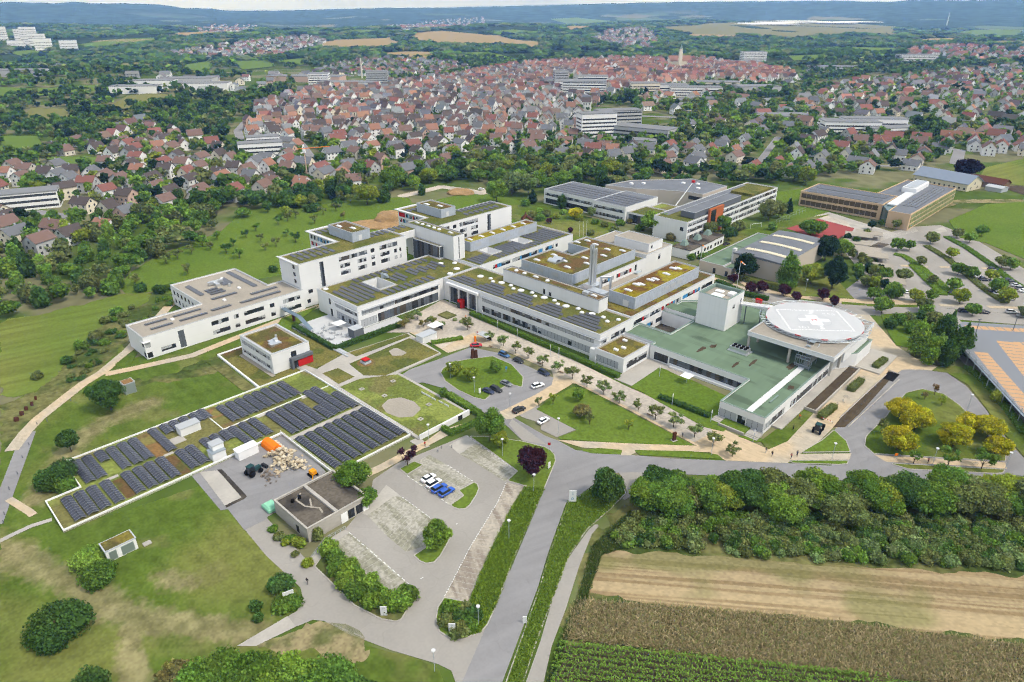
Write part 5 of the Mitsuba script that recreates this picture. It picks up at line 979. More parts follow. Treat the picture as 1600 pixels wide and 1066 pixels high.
# sculptures and flag poles
t = thing('sculpture', 'tall dark rust steel sculpture of leaning slabs on the traffic island', 'sculpture'); p = [(-13.0,209.2)][0]
obj('slab', MB().obox(p[0] - .5, p[1], .6, 1.5, .7, 0, 3.7, top=.6), 'rust', t); obj('slab', MB().obox(p[0] + .6, p[1] + .2, .2, 1.3, .7, 0, 3.1, top=.7), 'rust', t)
t = thing('sculpture', 'dark three legged steel sculpture on the lawn behind the rear ward', 'sculpture'); p = [(7.7,380.2)][0]
for a in (0, 2.1, 4.2): obj('leg', MB().bar((p[0] + 4 * math.cos(a), p[1] + 4 * math.sin(a), 0), (p[0], p[1], 3.2), .9, 5, None, .7), 'brown', t)
obj('top', MB().bar((p[0], p[1], 2.6), (p[0], p[1], 5.2), .8, 5, None, .2), 'brown', t)
t = thing('sculpture', 'upright rust steel stele at the edge of the promenade lawn', 'sculpture'); p = [(45.1,159.1)][0]; obj('stele', MB().obox(p[0], p[1], .5, 1.0, .6, 0, 2.8), 'rust', t); obj('plinth', MB().obox(p[0], p[1], .5, 1.6, 1.3, 0, .25), 'concrete', t)
for p in [(35.5,348.5),(37.5,348.5),(39.2,348.5)]: single('flag_pole', 'bare white flag pole on the lawn behind the brown plant room', 'flag pole', MB().bar((*p, 0), (*p, 9), .1, 6, None, .05), 'white', 'flag poles behind the hospital')
# earth heap behind the wards
v0, f0 = ICO[3]; 
def heap(label, p, r3, mat, seed):
    n = meshkit.fbm(v0 * 2.2 + seed, 4, seed); v = v0 * (1 + .5 * (n[:, None] - .5)) * np.array(r3) + [p[0], p[1], 0]; v[:, 2] = np.maximum(v[:, 2], -.3)
    return single('earth_heap', label, 'earth heap', (v, f0), mat, smooth=True)
pm('sandy_earth', lambda p, n, uv: mix((.40, .26, .13), (.27, .17, .085), fbm(p.x * .3, p.y * .3, p.z * .5, 3)) * (.8 + .4 * noise(p.x * 1.5, p.y * 1.5, p.z * 1.5)))
heap('light brown heap of excavated earth behind the front ward block', [(-67.2,376.3)][0], (11, 9, 6.5), 'sandy_earth', 2); heap('flat spread of excavated earth beside the big earth heap', [(-75.7,371.2)][0], (16, 9, 2.2), 'sandy_earth', 5); heap('small pale earth heap just behind the rear ward roof', [(-33.6,445.2)][0], (9, 7, 3), 'sandy_earth', 8)
# ---------------------------------------------------------------- neighbouring buildings
pm('slate_roof', lambda p, n, uv: C3(.17, .18, .20) * (.8 + .25 * fbm(p.x * .2, p.y * .2, 1, 3) + .1 * noise(p.x * 2, p.y * 2)))
# curved-roof gym
b = thing('sports_hall', 'pinkish concrete sports hall with dark wavy roof and three rows of skylights', 'building')
g0, g1, h0, h1 = -131, -108, 284.5, 332
block(b, (g0, g1, h0, h1), 0, 8.6, (), 'tan_wall', 'dark_felt', .3, .3)
mv = MB('uv'); n = 24
us = np.linspace(g0 - .3, g1 + .3, n + 1); zz = 9.0 + .5 * np.sin((us - g0) / (g1 - g0) * math.pi)
for i in range(n): mv.quad((us[i], h0 - .3, zz[i]), (us[i + 1], h0 - .3, zz[i + 1]), (us[i + 1], h1 + .3, zz[i + 1]), (us[i], h1 + .3, zz[i]))
for v in (h0 - .3, h1 + .3):
    for i in range(n): mv.quad((us[i], v, 8.5), (us[i + 1], v, 8.5), (us[i + 1], v, zz[i + 1]), (us[i], v, zz[i]))
obj('wavy_roof', mv, 'slate_roof', b)
for v in (292, 306, 320):
    for i in range(2, n - 2, 2):
        a = MB('uv'); q = [(us[i] + .06, v, zz[i] + .25), (us[i + 2] - .06, v, zz[i + 2] + .25), (us[i + 2] - .06, v + 2.8, zz[i + 2] + .25), (us[i] + .06, v + 2.8, zz[i] + .25)]
        a.add(q + [(x, y, z - .4) for x, y, z in q], [[0, 1, 2, 3], [4, 5, 1, 0], [5, 6, 2, 1], [6, 7, 3, 2], [7, 4, 0, 3]]); obj('skylight', a, 'cream', b)
b = thing('hall_annex', 'low annex with pale green roof in front of the sports hall', 'building')
block(b, Polygon([(-143, 276), (-131.1, 276), (-131.1, 335), (-143, 335)]), 0, 4.6, [('u', -131.1, 277.5, 278.8, .1, 2.4, 'dark'), ('v', 276, -136, -134.6, .2, 2.6, 'dark')], 'tan_wall', 'green_felt', .2, .25)
block(b, Polygon([(-131.05, 276), (-127, 276), (-127, 284.4), (-131.05, 284.4)]), 0, 4.2, [('v', 276, -130, -128.6, .1, 2.6, 'dark')], 'tan_wall', 'green_felt', .2, .25, wname='porch_wall', rname='porch_roof'); obj('chimney', MB('uv').box(-132.6, -131.2, 286, 288, 4.4, 10.2), 'soffit', b)
# school: long block with orange bay
b = thing('school', 'white three storey school block with grey plant room and orange stair bay', 'building')
ops = [('u', -168, 307.5, 411, z, z + 1.9, 'band') for z in (1.6, 5.0, 8.3)]
block(b, Polygon([(-188, 306.5), (-168, 306.5), (-168, 411.8), (-188, 411.8)]), 0, 11, [o for o in ops if o[4] > 0] + [('v', 306.5, -172, -170, 6, 8, 'w')], roof='sedum_green', par=.3)
block(b, (-177.3, -169.2, 315, 366), 10.9, 14, (), 'anthracite', 'slate_roof', .15, .15, wname='plant_room', rname='plant_room_roof')
obj('orange_bay', MB('uv').box(-168, -166.9, 327, 342, .2, 13.9), 'orange_panel', b, label='orange rendered stair bay with tall dark window'); obj('bay_window', MB('uv').box(-166.95, -166.8, 328.4, 333.6, 1.0, 13), 'glass', b)
obj('gravel_roof', MB('uv').box(-187.5, -183, 312, 405, 10.75, 10.85), 'slate_roof', b); obj('sedum_box', MB('uv').box(-182.5, -169, 380, 404, 10.7, 12.2), 'sedum_green', b)
b = thing('school', 'white school wing with wide saw-edged solar roof and blue plinth', 'building')
wz = [('v', v_, a + .6, c - .6, z, z + 1.7, 'band') for v_, a, c in ((316, -235, -213), (318, -274, -236)) for z in (5.2,)] + [('v', 318, -273, -237, .6, 3.6, 'dark'), ('v', 316, -234, -214, 1.2, 3, 'band')]
block(b, (-274.5, -235.5, 318, 346), 0, 8.8, wz, roof='slate_roof', par=.2); block(b, (-235.4, -212.5, 316, 349), 0, 8.8, wz, roof='slate_roof', par=.2, wname='second_wall', rname='second_roof')
for v in np.arange(320, 343, 4.6):
    pv_row(b, -273, -237, v, 8.6, 2.6, .3, 'u', 2.2); pv_row(b, -234.5, -213.5, v, 8.6, 2.6, .3, 'u', 2.2)
b = thing('school', 'grey flat school wing bent around an inner yard behind the solar roofs', 'building')
block(b, Polygon([(-253, 352), (-233, 357), (-222, 364), (-205, 372), (-196, 372), (-196, 402), (-222, 405), (-249, 374)]), 0, 9, (), 'tan_wall', 'slate_roof', .3, .4)
for u, v in ((-243, 366), (-238, 372), (-220, 390), (-212, 394), (-206, 384)): obj('roof_unit', MB('uv').box(u - 1, u + 1, v - 1, v + 1, 8.7, 9.6), 'white', b)
obj('window_band', MB('uv').box(-215.6, -196.3, 371.85, 371.95, 4.8, 7.0), 'glass', b)
b = thing('school', 'low glazed school link with sedum roofs between the school wings', 'building')
block(b, (-212.2, -188.3, 318, 336), 0, 6, [('v', 318, -211.5, -189, .4, 5.2, 'glass')], roof='sedum_green', par=.2)
block(b, (-211.5, -188.2, 336.2, 352), 0, 5, (), roof='sedum_lime', par=.2, wname='rear_wall', rname='rear_roof')
t = thing('lifting_platform', 'red and white telescopic boom lift in the school yard', 'crane'); u, v = -206, 357
obj('chassis', MB('uv').box(u - 2, u + 2, v - 1.1, v + 1.1, .4, 1.8), 'red', t); obj('boom', MB('uv').bar((u, v, 1.8), (u + 3.2, v + 14, 15.5), .35, 6, None, .2), 'white', t); obj('basket', MB('uv').box(u + 2.4, u + 4, v + 13.4, v + 15, 15.2, 16.4), 'red', t)
# tan school
b = thing('school', 'light brown two storey school with brown screens and glass joint, angled beside the meadow', 'building')
pm('green_screen', lambda p, n, uv: mix((.17, .20, .09), (.30, .32, .15), cell_rand(dr.floor((p.x * EV[0] + p.y * EV[1]) * .7), dr.floor(p.z * .6))))
flat('screen_brown', (.10, .075, .045))
T1 = Polygon([(-157.3, 421), (-110.3, 421), (-110.3, 447), (-157.3, 449)])
block(b, T1, 0, 9, [], 'tan', 'slate_roof', .4, .3, 'tan')
for z in (1.2, 5.2):
    for i in range(14): obj('screen', MB('uv').box(-156.3 + i * 3.15, -153.4 + i * 3.15, 420.85, 420.98, z, z + 2.7), 'screen_brown', b)
block(b, Polygon([(-103.6, 409), (-92.4, 409), (-90.4, 494), (-119.8, 499), (-121.8, 447.2), (-110.3, 447.2), (-104.2, 424)]), 0, 9, (), 'tan', 'slate_roof', .4, .3, 'tan', 'wing_wall', 'wing_roof')
for z in (1.0, 3.8, 6.4):
    for i in range(20): 
        v = 411 + i * 4.1; uu = -92.35 + (v - 409) * 2.0 / 85
        obj('green_screen', MB('uv').box(uu, uu + .25, v, v + 3.8, z, z + 1.9), 'green_screen', b)
obj('glass_joint', MB('uv').prism(Polygon([(-110.2, 421.6), (-103.8, 410), (-104.2, 424), (-110.2, 447)]), 0, 8.4), 'teal_glass', b)
obj('atrium_roof', MB('uv').prism(Polygon([(-109, 424), (-104, 424), (-105, 462), (-110, 462)]), 8.6, 9.3), 'dome', b)
obj('plant_box', MB('uv').box(-113, -105, 463, 490, 8.6, 11.4), 'white', b)
for i in range(8): obj('plant_cover', MB('uv').box(-112, -106, 464 + i * 3.2, 466.6 + i * 3.2, 11.4, 11.9), 'zinc', b)
for i in range(9):
    pv_row(b, -155 + (i % 2), -114, 424 + i * 2.6, 8.6, 1.6, .2, 'u', 2.6) if i not in (4,) else None
for i in range(6): pv_row(b, 428, 488, -102 + i * 2.0, 8.6, 1.2, .15, 'v', 3) if i < 4 else None
struct('school_yard', [(94.8,380.2),(145.3,440.0),(172.0,400.8),(195.5,347.4),(220.9,338.6),(221.4,371.2),(196.3,386.8),(157.2,328.1),(150.0,283.3),(158.6,261.1),(169.2,261.1),(182.1,323.1),(179.7,349.6),(163.0,386.8)] and MB().poly(Polygon([(174.8,418.8),(187.3,400.8),(206.3,355.4),(223.2,371.2),(220.2,358.9),(198.9,347.4),(174.9,328.1),(172.4,333.3),(178.6,371.2),(169.6,389.6)]).buffer(0), .07), 'concrete')
struct('school_yard', MB().poly(Polygon([(165.3,326.1),(175.8,330.2),(167.1,261.1),(154.0,259.7)]).buffer(0), .08), 'concrete'); struct('school_yard', MB().poly(Polygon([(141.6,271.8),(156.1,287.3),(154.0,259.7),(139.7,262.5)]).buffer(0), .09), 'asphalt')
struct('sports_court', MB().poly(Polygon([(148.4,368.6),(172.2,389.6),(188.3,364.9),(182.8,356.6),(164.0,339.7),(157.5,351.9)]).buffer(0), .1), 'court_red'); struct('sand_pit', MB().poly(Polygon([(173.3,392.3),(179.8,396.5),(189.8,378.9),(187.1,366.2)]).buffer(0), .11), 'plaza_gravel')
struct('bus_bay', MB().poly(Polygon([(178.7,330.2),(189.1,339.7),(193.5,336.4),(179.7,324.1)]).buffer(0), .11), 'dark_felt'); struct('footpath', MB().poly(Polygon([(227.2,358.9),(239.3,368.6),(235.9,358.9),(226.3,354.2)]).buffer(0), .12), 'concrete')
for i, p in enumerate([(174.0,331.2),(173.4,320.2),(172.5,311.6),(167.4,296.4),(163.2,277.8),(187.4,347.4),(180.5,344.0)]):
    t = thing('carport_roof', 'flat pale shelter roof in the row along the school walk', 'shelter', 'shelter roofs along the school walk'); a = -.45
    obj('roof', MB().obox(p[0], p[1], a, 13, 8, 2.7, 3.0), 'roof_gravel', t)
    for dx in (-5.5, 5.5):
        for dy in (-3, 3): obj('post', MB().bar((p[0] + dx * math.cos(a) - dy * math.sin(a), p[1] + dx * math.sin(a) + dy * math.cos(a), 0), (p[0] + dx * math.cos(a) - dy * math.sin(a), p[1] + dx * math.sin(a) + dy * math.cos(a), 2.7), .12, 4), 'steel', t)
t = thing('football_goal', 'white football goal on the lawn beside the sports court', 'goal'); p = [(130.5,363.7)][0]
obj('frame', MB().bar((p[0], p[1], 0), (p[0], p[1], 2.6), .1, 4).bar((p[0] + 7, p[1] + 3, 0), (p[0] + 7, p[1] + 3, 2.6), .1, 4).bar((p[0], p[1], 2.6), (p[0] + 7, p[1] + 3, 2.6), .1, 4), 'white', t)
fence('mesh fence along the upper edge of the red sports court', [(147.2,371.2),(173.9,398.0)], 0, 3.2, 'steel', 4, 2, None)
# terraced bungalows
for i, p in enumerate([(93.7,328.1),(85.2,319.2),(101.0,336.4)]):
    b = thing('house', ('low flat white house with green dormer, nearest of three by the hospital', 'low flat white house with green dormer at the left of three', 'low flat white house with green dormer at the back of three')[i], 'house'); a = math.radians(46.5)
    obj('wall', MB().obox(p[0], p[1], a, 11, 9.5, 0, 4.6), 'white', b); obj('roof', MB().obox(p[0], p[1], a, 11.6, 10.2, 4.6, 4.95), 'dark_felt', b); obj('dormer', MB().obox(p[0] - 1, p[1] + 1.5, a, 4.2, 3.2, 4.9, 7.2, top=.45), 'copper', b)
    for dx in (-3, 0, 3): obj('window', MB().obox(p[0] + dx * math.cos(a) + 4.75 * math.sin(a), p[1] + dx * math.sin(a) - 4.75 * math.cos(a), a, 1.6, .12, 1, 2.6), 'glass', b)
# parking deck with orange bays
b = thing('parking_deck', 'open steel parking deck with grey surface and orange bays at the right edge', 'parking deck')
dq = [(159.4,224.7),(167.1,231.0),(208.4,224.2),(203.9,201.5),(157.6,144.2),(144.0,152.9),(154.0,208.6),(156.0,215.7)]; dkp = Polygon(dq)
obj('slab', MB().prism(dkp, 3.4, 4.0), 'deck_grey', b)
for q in ([(165.5,228.0),(198.3,223.0),(196.4,219.8),(163.9,225.2)], [(159.8,224.1),(163.6,224.7),(160.7,209.5),(156.1,209.5)], [(156.3,206.6),(160.6,206.6),(150.7,162.3),(144.0,152.9),(146.9,167.4)], [(169.3,215.1),(175.6,214.6),(168.3,176.4),(153.1,155.9),(155.5,169.1)], [(174.4,214.1),(182.2,213.0),(182.4,207.1),(169.1,188.3)]):
    g = Polygon(q).buffer(0); x0, y0, x1, y1 = g.bounds; q0, q1 = np.array(q[0]), np.array(q[-2] if len(q) > 4 else q[1])
    d = (q1 - q0); L = np.linalg.norm(d); d /= L; nrm = np.array([-d[1], d[0]])
    for i in range(int(L / 2.6) + 1):
        c = q0 + d * (i * 2.6 + 1.3); cut = Polygon([c - d * 1.12 - nrm * 40, c + d * 1.12 - nrm * 40, c + d * 1.12 + nrm * 40, c - d * 1.12 + nrm * 40]).intersection(g)
        if cut.area > 1: obj('orange_bay', MB().poly(cut, 4.012), 'deck_orange', b)
er = np.array([(159.4,224.7),(156.0,215.7),(154.0,208.6),(146.3,166.4),(144.0,152.9)])
for a, c in zip(er[:-1], er[1:]):
    for h in (.35, .7, 1.1): obj('rail', MB().bar((*a, 4 + h), (*c, 4 + h), .06, 4), 'galvanised', b)
    obj('edge_beam', MB().bar((*a, 3.6), (*c, 3.6), .3, 4), 'galvanised', b)
L_ = LineString(er)
for s in np.arange(1, L_.length, 5.2):
    p = L_.interpolate(s); obj('post', MB().bar((p.x, p.y, 0), (p.x, p.y, 5.2), .16, 5), 'galvanised', b)
for s in np.arange(3, L_.length, 10.4): p = L_.interpolate(s); obj('support', MB().bar((p.x + 5, p.y + 2, 0), (p.x + 5, p.y + 2, 3.4), .2, 5), 'galvanised', b)
sheet('car_park', dkp, .05, 'old_tarmac')
for i, p in enumerate([(164.8,219.7),(180.7,223.4)]): 
    t = thing('lamp_post', ('dark lamp post at the left edge of the parking deck', 'dark lamp post in the middle of the parking deck')[i], 'lamp post'); obj('pole', MB().bar((*p, 0), (p[0], p[1], 10), .12, 5), 'anthracite', t); obj('lamp', MB().obox(p[0], p[1], .3, 1.4, .4, 9.9, 10.1), 'anthracite', t)
# barn with solar roof and sheds at the right
def gable(t, x, y, a, l, w, h, rh, wall, roof, over=.5, wparts=True, chim=False, r=None, z=0., win='pane_dark'):
    ca, sa = math.cos(a), math.sin(a)
    def P(lx, ly, z_): return (x + lx * ca - ly * sa, y + lx * sa + ly * ca, z + z_)
    l2, w2 = l / 2, w / 2; m = MB()
    c = [P(-l2, -w2, -1), P(l2, -w2, -1), P(l2, w2, -1), P(-l2, w2, -1), P(-l2, -w2, h), P(l2, -w2, h), P(l2, w2, h), P(-l2, w2, h), P(-l2, 0, h + rh), P(l2, 0, h + rh)]
    m.add(c, [[0, 1, 5], [0, 5, 4], [2, 3, 7], [2, 7, 6], [1, 2, 6], [1, 6, 5], [3, 0, 4], [3, 4, 7], [5, 6, 9], [4, 8, 7]])
    obj('wall', m, wall, t)
    o = MB(); k = over * rh / w2; e = .22
    q = [P(-l2 - over, -w2 - over, h - k), P(l2 + over, -w2 - over, h - k), P(l2 + over, 0, h + rh), P(-l2 - over, 0, h + rh), P(l2 + over, w2 + over, h - k), P(-l2 - over, w2 + over, h - k)]
    q2 = [(a_, b_, c_ + e) for a_, b_, c_ in q]
    o.add(q2 + q, [[0, 1, 2, 3], [3, 2, 4, 5], [7, 6, 9, 8], [8, 9, 11, 10], [0, 6, 7, 1], [4, 10, 11, 5], [1, 7, 8, 2], [2, 8, 10, 4], [3, 9, 6, 0], [5, 11, 9, 3]])
    k_ = obj('roof', o, roof, t)
    if chim: obj('chimney', MB().obox(*P(l2 * .3, .6, 0)[:2], a, .7, .6, z + h + rh - 1, z + h + rh + .9), 'trim', t)
    if wparts:
        n = max(2, int(l / 3.2)); st = max(1, int(h / 2.7))
        for f in range(st):
            zz_ = 1.0 + f * 2.7
            if zz_ + 1.3 > h: break
            for sgn in (-1, 1):
                if P(0, sgn, 0)[1] > y + .3: continue
                for i in range(n):
                    lx = -l2 + (i + .5) * l / n; a_ = MB(); y0, y1 = sgn * (w2 - .05), sgn * (w2 + .05)
                    a_.add([P(lx - .6, y1, zz_), P(lx + .6, y1, zz_), P(lx + .6, y1, zz_ + 1.3), P(lx - .6, y1, zz_ + 1.3)], [[0, 1, 2, 3]]); obj('window', a_, win, t)
        for sgn in (-1, 1):
            if P(sgn, 0, 0)[1] > y + .3: continue
            for f in range(st + (rh > 3)):
                zz_ = 1.0 + f * 2.7
                for ly in ((-w2 * .45, w2 * .45) if zz_ + 1.3 < h else (0,)):
                    if zz_ + 1.3 > h + rh * .6: continue
                    a_ = MB().add([P(sgn * (l2 + .05), ly - .55, zz_), P(sgn * (l2 + .05), ly + .55, zz_), P(sgn * (l2 + .05), ly + .55, zz_ + 1.3), P(sgn * (l2 + .05), ly - .55, zz_ + 1.3)], [[0, 1, 2, 3]]); obj('window', a_, win, t)
    return P
gloss('pane_dark', (.05, .055, .065), .1); gloss('pv_blue', (.20, .24, .31), .15)
t = thing('barn', 'big cream barn with one wide blue-grey solar roof at the right edge of the school', 'barn'); p = [(298.0,468.9)][0]
P = gable(t, p[0], p[1], -1.02, 36, 18, 5, 4.5, 'cream', 'pv_blue', .8)
t = thing('barn', 'dark open farm shed with brown roof beside the cream barn', 'barn'); p = [(322.7,468.9)][0]; gable(t, p[0], p[1], -1.0, 30, 10, 3.6, 2.6, 'wood', 'brown', .6, False)
t = thing('barn', 'small flat grey lean-to at the end of the dark shed', 'barn'); p = [(321.7,452.2)][0]; gable(t, p[0], p[1], -1.0, 10, 9, 2.6, .8, 'trim', 'trim', .4, False)
# ---------------------------------------------------------------- cars, lamps, people
PAINT = dict(white=(.75, .76, .77), blue=(.015, .085, .42), navy=(.012, .02, .06), black=(.012, .012, .014), red=(.40, .01, .025), grey=(.16, .17, .18), silver=(.45, .47, .48), steelblue=(.03, .10, .24))
def car(label, x, y, a, c='white', suv=0, z=.1, group=None, detail=True):
    t = thing('parked_car', label, 'car', group); ca, sa = math.cos(a), math.sin(a); k = 1.06 if suv else 1.0; hh = 1.62 if suv else 1.45
    def Q(pts):
        p = np.asarray(pts, float); o = p.copy(); o[:, 0] = x + p[:, 0] * ca - p[:, 1] * sa; o[:, 1] = y + p[:, 0] * sa + p[:, 1] * ca; o[:, 2] = p[:, 2] + z; return o
    # lower body: cross sections along the car, each a rounded outline
    st = [(-2.15, .62, .42, .80), (-2.05, .80, .30, .98), (-1.2, .88, .26, 1.0), (0, .90, .26, .98), (1.0, .89, .26, .94), (1.7, .84, .28, .84), (2.1, .68, .38, .66)]
    v, n = [], 8
    for sx, w, z0, z1 in st:
        m_ = (z0 + z1) / 2; v += [(sx * k, -w * .9, z0), (sx * k, -w, m_ - .1), (sx * k, -w * .98, m_ + .12), (sx * k, -w * .82, z1), (sx * k, w * .82, z1), (sx * k, w * .98, m_ + .12), (sx * k, w, m_ - .1), (sx * k, w * .9, z0)]
    f = []
    for i in range(len(st) - 1):
        for j in range(n): a0, b0 = i * n + j, i * n + (j + 1) % n; f += [[a0, a0 + n, b0 + n], [a0, b0 + n, b0]]
    for o in (0, (len(st) - 1) * n):
        for j in range(1, n - 1): f.append([o, o + j, o + j + 1] if o == 0 else [o, o + j + 1, o + j])
    v = Q(v); col = np.tile(PAINT[c], (len(v), 1)); obj('body', (v, np.array(f)), 'car_paint', t, smooth=True, color=col)
    r0 = -1.95 if suv or c == 'blue' else -1.6
    g = [(r0, -.76, .95), (1.05, -.76, .93), (1.05, .76, .93), (r0, .76, .95), (r0 + .32, -.60, hh - .06), (.25, -.60, hh - .04), (.25, .60, hh - .04), (r0 + .32, .60, hh - .06)]
    g = [(px_ * k, py_, pz_) for px_, py_, pz_ in g]
    obj('window', (Q(g), BOXT[[0]] if False else np.array([[0, 1, 5], [0, 5, 4], [1, 2, 6], [1, 6, 5], [2, 3, 7], [2, 7, 6], [3, 0, 4], [3, 4, 7], [4, 5, 6], [4, 6, 7]])), 'glass', t)
    r_ = [((r0 + .36) * k, -.58, hh - .04), (.2 * k, -.58, hh - .03), (.2 * k, .58, hh - .03), ((r0 + .36) * k, .58, hh - .04)]; r2 = [(p[0] + (.08 if p[0] < 0 else -.08), p[1] * .88, p[2] + .05) for p in r_]
    obj('roof', (Q(r_ + r2), np.array([[4, 5, 6], [4, 6, 7], [0, 1, 5], [0, 5, 4], [1, 2, 6], [1, 6, 5], [2, 3, 7], [2, 7, 6], [3, 0, 4], [3, 4, 7]])), 'car_paint', t, color=np.tile(PAINT[c], (8, 1)))
    if detail:
        for wx in (-1.32, 1.32):
            for wy in (-.80, .80):
                p = Q([(wx * k, wy - .11, .32), (wx * k, wy + .11, .32), (wx * k, wy + (.115 if wy > 0 else -.115), .32), (wx * k, wy + (.13 if wy > 0 else -.13), .32)])
                w = obj('wheel', MB().bar(p[0], p[1], .33, 10), 'black', t); obj('rim', MB().bar(p[2], p[3], .2, 8), 'zinc', w)
        for wy in (-.55, .55):
            q = Q([(2.06 * k, wy - .16, .55), (2.06 * k, wy + .16, .55), (1.95 * k, wy + .16, .72), (1.95 * k, wy - .16, .72)]); q[:, :2] += np.array([ca, sa]) * .06; obj('headlight', MB().add(q, [[0, 1, 2, 3]]), 'dome', t)
            q = Q([(-2.14 * k, wy - .14, .66), (-2.14 * k, wy + .14, .66), (-2.10 * k, wy + .14, .86), (-2.10 * k, wy - .14, .86)]); q[:, :2] -= np.array([ca, sa]) * .03; obj('tail_light', MB().add(q, [[0, 3, 2, 1]]), 'red', t)
U0, V0 = -A_ * 0 + math.radians(-43.5), math.radians(46.5)
cars = [('white car at the left end of the row of four in the car park', [(-21.3,141.5)][0], V0, 'white', 0), ('white estate car, second in the row of four in the car park', [(-19.7,139.4)][0], V0, 'white', 1), ('bright blue van-like car next to the white ones in the car park', [(-18.2,137.4)][0], V0, 'blue', 1), ('bright blue car at the right end of the row of four', [(-16.2,135.9)][0], V0, 'blue', 1),
        ('red car standing on the promenade end by the loop road', [(-12.8,218.2)][0], math.radians(8), 'red', 0), ('steel blue car parked along the loop opposite the island', [(-2.7,210.7)][0], U0, 'steelblue', 1), ('dark small car parked behind the steel blue car', [(2.2,206.4)][0], U0, 'black', 0), ('navy blue car last in the kerb line of the loop', [(10.5,197.7)][0], U0, 'navy', 1),
        ('white estate car driving onto the paved crossing', [(8.2,189.2)][0], V0 - .25, 'white', 1), ('navy car leftmost in the bay on the traffic island', [(-7.4,185.6)][0], U0 + .1, 'navy', 0), ('black car, middle one in the bay on the traffic island', [(-5.0,186.8)][0], U0 + .1, 'black', 1), ('dark grey car at the upper right of the island bay', [(-1.8,190.5)][0], U0 + .1, 'grey', 0),
        ('black estate car in the first bay beside the lawn', [(2.1,174.6)][0], V0 - .1, 'black', 1), ('white car in the second bay beside the lawn', [(9.1,168.6)][0], V0, 'white', 0),
        ('white car beside the shelter roofs at the far car park', [(167.1,268.9)][0], -.05, 'white', 0), ('dark blue car alone in the middle of the far car park', [(186.5,268.1)][0], -.1, 'navy', 0), ('dark blue car beside the big round tree of the far car park', [(211.3,299.0)][0], -.1, 'navy', 0), ('dark estate car at the upper rows of the far car park', [(221.4,297.3)][0], -.1, 'navy', 1), ('dark car by the lane next to the sports hall', [(109.5,335.4)][0], .6, 'black', 0), ('white car on the lane behind the rear ward', [(-20.5,454.0)][0], .2, 'white', 0)]
for l, p, a, c, s in cars: car(l, p[0], p[1], a, c, s)
r = np.random.default_rng(5)
for i, p in enumerate([(208.5,293.9),(208.8,290.5),(209.1,287.3),(209.1,284.1)] + [(204.2,269.6),(205.0,267.4),(205.0,264.6),(205.6,261.8)] + [(219.4,283.3),(219.0,280.1),(218.6,277.0),(218.1,273.3),(217.7,270.3)] + [(179.3,249.1),(186.6,247.9)] + [(197.5,247.9),(199.0,244.1)] + [(165.7,242.3),(166.8,246.0)] + [(158.4,206.4),(157.1,196.4),(157.3,190.5),(157.0,184.4),(153.9,175.7)]):
    car('car in the packed rows of the far car park, %s in line' % ordinal(i), p[0], p[1], -.12 + r.uniform(-.05, .05), ('silver', 'grey', 'white', 'navy', 'black')[i % 5], i % 2, group='cars in the far car park')

def lamp(label, p, h=5.5, group=None):
    t = thing('street_lamp', label, 'street lamp', group); x, y = p
    obj('pole', MB().bar((x, y, 0), (x, y, h), .07, 6, None, .05), 'steel', t); obj('lamp_head', MB().bar((x, y, h), (x, y, h + .14), .42, 12, None, .38).bar((x, y, h - .5), (x, y, h), .12, 6), 'soffit', t)
for l, p in [('street lamp at the corner of the bottom road junction', [(-14.0,85.3)][0]), ('street lamp behind the round shrub bed at the car park exit', [(-6.5,95.3)][0]), ('street lamp in the verge halfway along the sandy stalls', [(-0.7,119.7)][0]), ('street lamp under the dark purple tree', [(5.4,136.4)][0]), ('street lamp on the grass between car park and upper road', [(-2.6,151.8)][0]), ('street lamp at the left tip of the loop island', [(-20.0,194.7)][0]), ('street lamp beside the island bay', [(-11.8,185.6)][0]), ('street lamp at the paved crossing by the lawn', [(-0.6,175.7)][0]), ('street lamp beside the second lawn bay', [(13.0,162.0)][0]), ('street lamp on the promenade beside the last round tree', [(53.6,152.1)][0]), ('street lamp at the triangle lawn of the right loop', [(85.1,149.8)][0]), ('street lamp on the path below the golden trees', [(110.6,147.5)][0]), ('street lamp at the right loop by the golden trees', [(136.3,175.0)][0]), ('street lamp at the right corner of the golden tree island', [(128.5,145.6)][0]), ('street lamp on the lawn beside the solar deck path', [(-23.1,158.8)][0]), ('lamp on the lawn between sports hall and promenade', [(124.9,271.1)][0])]:
    if 'lamp on the lawn between' in l or True: lamp(l, p)
for p in [(-11.4,241.7),(-5.3,231.7),(1.9,224.5),(13.3,211.2),(20.6,196.4),(27.9,202.2),(16.1,209.2),(48.1,195.6),(48.5,177.9),(57.8,168.6),(66.8,158.2)]: 
    t = thing('light_column', 'slim white light column beside the clipped promenade hedge', 'light column', 'light columns of the promenade'); obj('pole', MB().bar((*p, 0), (*p, 3.6), .09, 6), 'steel', t); obj('light', MB().bar((*p, 3.2), (*p, 4.2), .13, 6), 'white', t)
